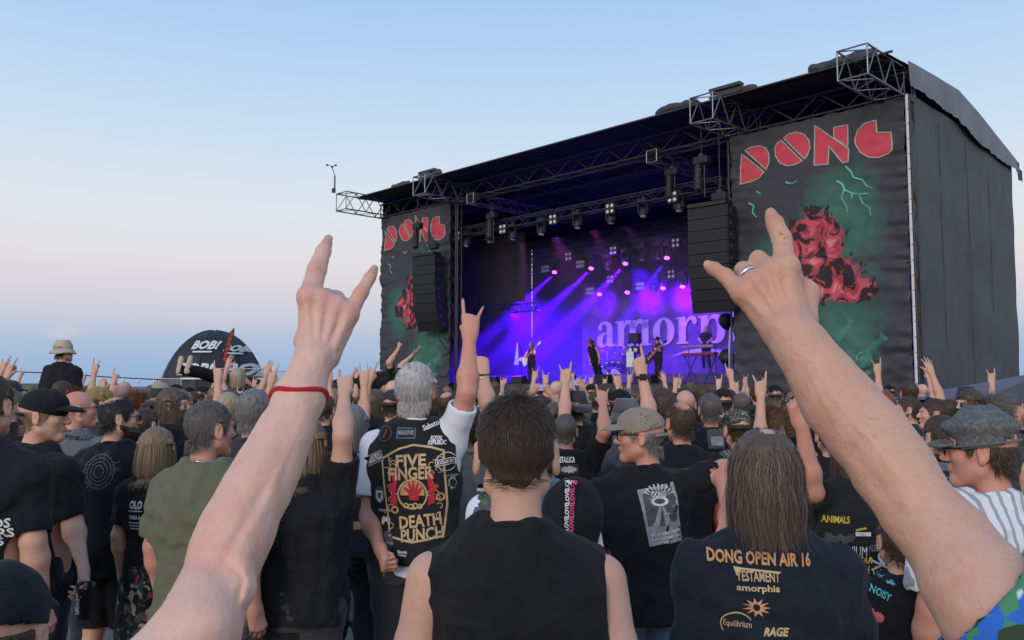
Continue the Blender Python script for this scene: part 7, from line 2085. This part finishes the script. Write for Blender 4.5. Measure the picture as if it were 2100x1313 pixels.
def guitar(label, x, y, z, shape_, m, ang, L=.95, vshape=False, turn=0.0):
    g = semp('electric_guitar', x, y, z, turn); prop(g, label, 'guitar')
    c, s = math.cos(ang), math.sin(ang); R = lambda p: (c * p[0] - s * p[1], s * p[0] + c * p[1])
    b = ob('body', flat_mesh('body', [[R(p) for p in shape_]], thick=.05), m, g)
    ob('neck', flat_mesh('neck', [[R(p) for p in ((.05, -.028), (L * .8, -.022), (L * .8, .022), (.05, .028))]], y=-.035, thick=.03), neck_m, g)
    ob('headstock', flat_mesh('headstock', [[R(p) for p in ((L * .8, -.03), (L * .92, -.06), (L, -.04), (L, .03), (L * .8, .03))]], y=-.035, thick=.02), m, g)
    for q in (-.02, -.12): ob('pickup', flat_mesh('pickup', [[R(p) for p in ((q, -.04), (q + .035, -.04), (q + .035, .04), (q, .04))]], y=-.032, thick=.02), chrome, g)
    return g
V = [(.10, .05), (.02, .09), (-.18, .24), (-.36, .22), (-.20, .03), (-.26, -.20), (-.10, -.24), (.04, -.10), (.10, -.05)]
S = [(.10, .04), (.14, .14), (.04, .17), (-.06, .12), (-.16, .16), (-.30, .13), (-.34, 0), (-.30, -.15), (-.16, -.17), (-.06, -.12), (.04, -.15), (.12, -.12), (.10, -.04)]
guitar('angular white bass guitar held by the bass player', 8.02, 1.68, DECK + 1.03, V, guitar_w, math.radians(38), 1.15)
guitar('black electric guitar held by the guitarist in the cap', 14.50, 1.70, DECK + .98, S, wood_b, math.radians(38), .95)
# two-tier keyboard on crossed stands
ks = semp('keyboard_stand', 15.0, 4.2, DECK); prop(ks, 'black crossed stand under the two keyboards', 'stand')
for dx in (-.45, .45):
    for s_ in (-1, 1): rod('leg', (dx - s_ * .28, 0, .02), (dx + s_ * .28, 0, 1.05), .025, blackm, ks)
for dx in (-.6, .6): rod('post', (dx, .2, 0), (dx, .1, 1.36), .02, blackm, ks)
for z, m_, lab in ((1.08, mat('red_keyboard', (.25, .02, .03), .35), 'dark red keyboard on the lower tier'), (1.36, mat('grey_keyboard', (.20, .18, .22), .4), 'pale keyboard on the upper tier under the player')):
    k_ = semp('keyboard', 15.0, 4.15, DECK + z); prop(k_, lab, 'keyboard'); bevel(ob('case', MB().box((0, 0, .05), (1.45, .36, .10)).mesh('case'), m_, k_), .015); ob('keys', MB().box((0, .06, .104), (1.25, .16, .012)).mesh('keys'), guitar_w, k_)
# drums
dk = semp('drum_kit', 9.6, 5.5, DECK + .02); prop(dk, 'dark drum kit with chrome stands and cymbals', 'drum kit')
shell = mat('drum_shell', (.03, .03, .035), .3); skin_ = mat('drum_skin', (.6, .6, .62), .5)
def drum(x, y, z, r, d, tilt): 
    o_ = ob('drum', MB().lathe([(r, -d / 2), (r, d / 2)], 20).mesh('drum', True), shell, dk, loc=(x, y, z), rot=(tilt, 0, 0)); ob('drum_head', MB().lathe([(r * .97, d / 2), (r * .97, d / 2 + .006)], 20).mesh('drum_head'), skin_, o_); ob('hoop', MB().lathe([(r * 1.03, d / 2 - .02), (r * 1.03, d / 2 + .012), (r * .98, d / 2 + .012)], 20).mesh('hoop', True), chrome, o_)
for a in ((-.32, 0, .32, .28, .45, math.pi / 2), (.32, 0, .32, .28, .45, math.pi / 2), (-.35, .1, .85, .15, .22, .5), (0, .1, .88, .16, .24, .5), (.35, .1, .85, .17, .26, .5), (-.85, .4, .55, .2, .4, .1), (.85, .4, .55, .22, .42, .1)): drum(*a)
for x, y, z in ((-1.0, .2, 1.35), (-.55, .35, 1.5), (.6, .35, 1.5), (1.05, .2, 1.3), (-1.2, .5, 1.05), (1.3, .5, 1.1)):
    rod('stand', (x, y, 0), (x, y, z), .014, chrome, dk); ob('cymbal', MB().lathe([(.24, -.012), (.20, .0), (.05, .02), (.02, .035)], 20).mesh('cymbal', True), MATS['gold'], dk, loc=(x, y, z), rot=(.3, .1, 0))
    for k in range(3): rod('foot', (x, y, .25), (x + .2 * math.cos(k * 2.1), y + .2 * math.sin(k * 2.1), 0), .01, chrome, dk)
# microphone stands, one with a towel
for i, (x, y, hh, lab) in enumerate(((13.4, 1.9, 1.45, 'chrome microphone stand with a white towel beside the singer'), (8.1, 1.35, 1.5, 'thin microphone stand before the bass player'), (14.3, 1.3, 1.45, 'thin microphone stand before the guitarist'))):
    ms = semp('microphone_stand', x, y, DECK); prop(ms, lab, 'microphone stand'); rod('pole', (0, 0, 0), (0, 0, hh), .014, chrome if i == 0 else blackm, ms); ob('base', MB().lathe([(.15, 0), (.15, .02), (.02, .04)], 16).mesh('base'), blackm, ms); ob('microphone', MB().lathe([(.016, 0), (.02, .12), (.03, .15), (.026, .19)], 10).mesh('microphone', True), blackm, ms, loc=(0, 0, hh), rot=(.9, 0, 0))
    if i == 0:
        rod('bar', (-.25, 0, hh - .25), (.25, 0, hh - .25), .012, chrome, ms)
        tw = semp('towel', x + .0, y - .03, DECK + .62); prop(tw, 'white towel hanging on the microphone stand', 'towel'); fw = wave(9, .1, .012, (1, 1, 4)); v_, f_ = grid_sheet(16, 16, lambda u, w_: ((u - .5) * .34, fw(np.stack([u * .34, 0 * u, w_ * .5], 1)), w_ * .58)); v2 = v_ + np.array([0, .02, 0]); ob('cloth', mesh_np('cloth', np.vstack([v_, v2]), np.vstack([f_, f_[:, ::-1] + len(v_)])), MATS['white'], tw)
# floor light with two lenses, side lights, wedges
fl = semp('floor_light', *[(lambda q: q[0])(on_stage(1302, 715, 2.6)), 2.6, DECK]); prop(fl, 'dark floor light tower with two pale lenses beside the guitarist', 'lamp')
bevel(ob('head', MB().box((0, 0, 1.75), (.45, .3, .40)).mesh('head'), blackm, fl), .05); bevel(ob('housing', MB().box((0, 0, 1.28), (.55, .25, .30)).mesh('housing'), blackm, fl), .03); rod('pole', (0, 0, 0), (0, 0, 1.6), .05, blackm, fl)
for s_ in (-1, 1): ob('lens', MB().lathe([(.09, 0), (.085, .02), (.01, .035)], 14, Matrix.Translation((s_ * .13, -.13, 1.28)) @ Matrix.Rotation(math.pi / 2, 4, 'X')).mesh('lens', True), lamp_off, fl)
for i, z in enumerate((2.05, .85)):
    sl = semp('side_light', 18.2, .9, DECK + z); prop(sl, ['round black side light high beside the big banner', 'round black side light low beside the big banner'][i], 'spotlight'); ob('body', MB().lathe([(.12, .25), (.24, .15), (.26, -.15), (.22, -.2)], 16).mesh('body', True), cab, sl, rot=(1.2, .4, 0)); rod('bracket', (0, 0, 0), (.4, 0, .1), .03, blackm, sl)
for i, x in enumerate((7.3, 8.8, 11.5, 13.2, 15.2)):
    wd = semp('stage_monitor', x, .55, DECK); prop(wd, '%s wedge monitor along the front edge of the stage' % ['first', 'second', 'third', 'fourth', 'fifth'][i], 'loudspeaker', 'wedge monitors'); ob('cabinet', MB().add([(-.3, -.2, 0), (.3, -.2, 0), (.3, .25, 0), (-.3, .25, 0), (-.3, -.2, .28), (.3, -.2, .28), (.3, .05, .32), (-.3, .05, .32)], [[3, 2, 1, 0], [0, 1, 5, 4], [4, 5, 6, 7], [6, 2, 3, 7], [1, 2, 6, 5], [0, 4, 7, 3]]).mesh('cabinet'), cab, wd); ob('grille', MB().box((0, .16, .17), (.54, .02, .30), Matrix.Rotation(.55, 3, 'X')).mesh('grille'), grille, wd)
# white pennant and low risers in the smoke
pn = semp('pennant', *[(lambda q: q[0])(on_stage(1059, 700, 5.0)), 5.0, DECK + .9]); prop(pn, 'narrow pale pointed sail in the blue smoke', 'sail'); ob('sail', flat_mesh('sail', [[(-.16, 0), (.16, 0), (.06, 1.1)]], thick=.03), guitar_w, pn); rod('pole', (0, .05, -.9), (0, .05, .1), .02, blackm, pn)
bp_ = semp('black_panel', 4.9, 3.6, 5.6); prop(bp_, 'tall black cloth panel hung at the far side of the stage', 'panel'); bwv = wave(5, .8, .02, (1, 1, 4)); v_, f_ = grid_sheet(30, 12, lambda u, w_: (-1.9 + u * 3.1, bwv(np.stack([u * 3, 0 * u, w_ * 3], 1)), w_ * 3.2)); ob('cloth', mesh_np('cloth', v_, f_), tarp_in, bp_); rod('batten', (-1.9, 0, 3.2), (1.2, 0, 3.2), .03, blackm, bp_)
# ------------------------------------------------------------------ festival site beyond the crowd
TD = 45.0
tc_ = PX(437, 788, TD); tent = empty('dome_tent', (tc_[0], tc_[1], 0)); prop(tent, 'black dome tent lettered BOB! beyond the crowd', 'tent')
tm = mat('tent_black', (.020, .021, .026), .6, var=.25, scale=1.2, bump=.2, bscale=5)
RX, RZ = 2.95, 4.62
def dome(u, w_): # u azimuth 0..1, w_ up
    return u
bounds = np.linspace(-180, 180, 9) + 2
for i in range(8):
    a0, a1 = math.radians(bounds[i]), math.radians(bounds[i + 1])
    v, f = grid_sheet(10, 18, lambda u, w_: (RX * (1 - .05 * np.sin(u * math.pi) * np.sin(w_ * 3.1)) * np.cos(w_ * math.pi / 2) ** .95 * np.sin(a0 + (a1 - a0) * u), -RX * (1 - .05 * np.sin(u * math.pi)) * np.cos(w_ * math.pi / 2) ** .95 * np.cos(a0 + (a1 - a0) * u), RZ * np.sin(w_ * math.pi / 2)))
    ob('panel', mesh_np('panel', v, f), tm, tent)
    MB().tube([(RX * math.cos(w) * math.sin(a0) * 1.0, -RX * math.cos(w) * math.cos(a0), RZ * math.sin(w)) for w in np.linspace(0, 1.5, 12)], .07, 6).build('rib', tm, tent, True)
def on_dome(me, cx, cz):
    split_long(me, .15); co = np.zeros(len(me.vertices) * 3, np.float32); me.vertices.foreach_get('co', co); co = co.reshape(-1, 3)
    x = co[:, 0] + cx; z = np.clip(co[:, 2] + cz, 0, RZ * .98); r = RX * np.sqrt(np.maximum(0, 1 - (z / RZ) ** 2)); y = -np.sqrt(np.maximum(.02, (r + .10) ** 2 - x ** 2)); me.vertices.foreach_set('co', np.stack([x, y, z], 1).astype(np.float32).ravel()); me.update(); return me
for (px, py, s_) in ((412, 706, .95), (469, 712, .72), (401, 757, 1.25), (497, 757, 1.4)):
    q = PX(px, py, TD - 2.4); x, z = q[0] - tc_[0], q[2]
    ob('print', on_dome(text_mesh('print', 'BOB!', .62 * s_, .045, .25), x, z), MATS['print_white'], tent)
    me = flat_mesh('print', [[(-.5 * s_, -.04), (.5 * s_, -.04), (.52 * s_, .04), (-.48 * s_, .04)]]); ob('print', on_dome(me, x - .08, z - .38 * s_), MATS['print_white'], tent)
# feather flag
ff0 = PX(455, 788, 38); fg = empty('feather_flag', (ff0[0], ff0[1], 0)); prop(fg, 'curved black feather flag with red print in front of the dome tent', 'flag')
top = PX(480, 673, 38) - ff0 + np.array([0, 0, 1.82]); bot = PX(455, 748, 38) - ff0 + np.array([0, 0, 1.82])
q0, q1, q2, q3 = PX(481, 673, 38) - (ff0[0], ff0[1], 0), PX(470, 684, 38) - (ff0[0], ff0[1], 0), PX(462, 705, 38) - (ff0[0], ff0[1], 0), PX(456, 745, 38) - (ff0[0], ff0[1], 0)
r1_, r2_ = PX(480, 690, 38) - (ff0[0], ff0[1], 0), PX(471, 715, 38) - (ff0[0], ff0[1], 0)
rod('pole', (0, 0, 0), q3, .03, blackm, fg); MB().tube([q3, q2, q1, q0], .02, 6).build('pole_bend', blackm, fg, True)
sail = flat_mesh('sail', [[(p[0], p[2]) for p in (q0, q1, q2, q3, q3 + np.array([.06, 0, 0]), r2_, r1_)]], thick=.02); ob('sail', sail, tm, fg)
for k in range(6):
    c = q1 * (1 - k / 6) + q3 * (k / 6) + np.array([.10 - .01 * k, -.03, -.05]); ob('print', flat_mesh('print', [[(c[0] - .08, c[2]), (c[0], c[2] + .13), (c[0] + .09, c[2] + .05), (c[0] + .04, c[2] - .10)]], y=-.03), MATS['print_red'], fg)
# mesh fence panels and barrier
galv = mat('galvanised', (.35, .36, .38), .45, .8)
def fence(px0, px1, ytop, D, label, bars=14):
    a, b = PX(px0, ytop, D), PX(px1, ytop, D); f_ = empty('fence_panel', (a[0], a[1], 0)); prop(f_, label, 'fence', 'fence panels beyond the crowd'); w, h_ = b[0] - a[0], a[2]
    for p, q in (((0, 0, h_), (w, 0, h_)), ((0, 0, .15), (w, 0, .15)), ((0, 0, 0), (0, 0, h_)), ((w, 0, 0), (w, 0, h_))): rod('frame', p, q, .022, galv, f_)
    for k in range(1, bars): rod('bar', (w * k / bars, 0, .15), (w * k / bars, 0, h_), .008, galv, f_)
fence(446, 500, 756, 34, 'first galvanised fence panel before the dome tent'); fence(501, 556, 756, 34, 'second galvanised fence panel before the dome tent'); fence(322, 372, 777, 30, 'low crowd barrier left of the dome tent', 20); fence(560, 612, 762, 36, 'galvanised fence panel hidden mostly by the pale arm')
cab_ = PX(560, 772, 40); ct = empty('container', (cab_[0], cab_[1], 0)); prop(ct, 'low white container behind the fence panels', 'container'); cm_ = mat('container_white', (.5, .52, .54), .5); bevel(ob('box', MB().box((0, 0, 1.05), (3.2, 2.2, 2.1)).mesh('box'), cm_, ct), .05)
for k in range(9): ob('rib', MB().box((-1.4 + k * .35, -1.12, 1.05), (.1, .04, 1.9)).mesh('rib'), cm_, ct)
# string of bulbs across the field
sl_ = empty('string_light', tuple(PX(0, 763, 26))); prop(sl_, 'thin string of bulbs sagging across the field', 'string light'); b0 = PX(0, 763, 26)
pts = [PX(-60, 760, 26) - b0, PX(100, 765, 26) - b0, PX(230, 774, 26) - b0, PX(330, 779, 27) - b0]
MB().tube(pts, .018, 5).build('wire', blackm, sl_, True)
for t in np.linspace(.1, .95, 9):
    k = t * 3; i = int(k); p = pts[i] * (1 - (k - i)) + pts[min(i + 1, 3)] * (k - i); ob('bulb', MB().lathe([(.01, -.16), (.045, -.10), (.03, -.04), (.02, 0)], 8).mesh('bulb', True), MATS['print_white'], sl_, loc=p)
# low dark awning of a stall by the stage corner
aw = empty('stall_awning', tuple(PX(2078, 830, 12.5) * np.array([1, 1, 0]))); prop(aw, 'dark blue awning of a low stall beside the grey side tarp', 'awning')
am = cloth_mat('awning_blue', (.022, .027, .045)); zt = 1.58
MB().add([(-.95, -.8, zt), (2.6, -.8, zt), (2.6, 1.8, zt), (-.95, 1.8, zt), (.82, .5, 2.02)], [[0, 1, 4], [1, 2, 4], [2, 3, 4], [3, 0, 4]]).build('roof', am, aw); MB().box((.82, -.8, zt - .06), (3.55, .02, .12)).build('valance', am, aw)
for x in (-.9, 2.5):
    for y in (-.75, 1.75): rod('post', (x, y, 0), (x, y, zt), .025, galv, aw)
ob('counter', MB().box((.5, -.4, 1.28), (3.2, .4, .10)).mesh('counter'), MATS['white'], aw); ob('counter_front', MB().box((.5, -.55, .64), (3.2, .05, 1.2)).mesh('counter_front'), am, aw)
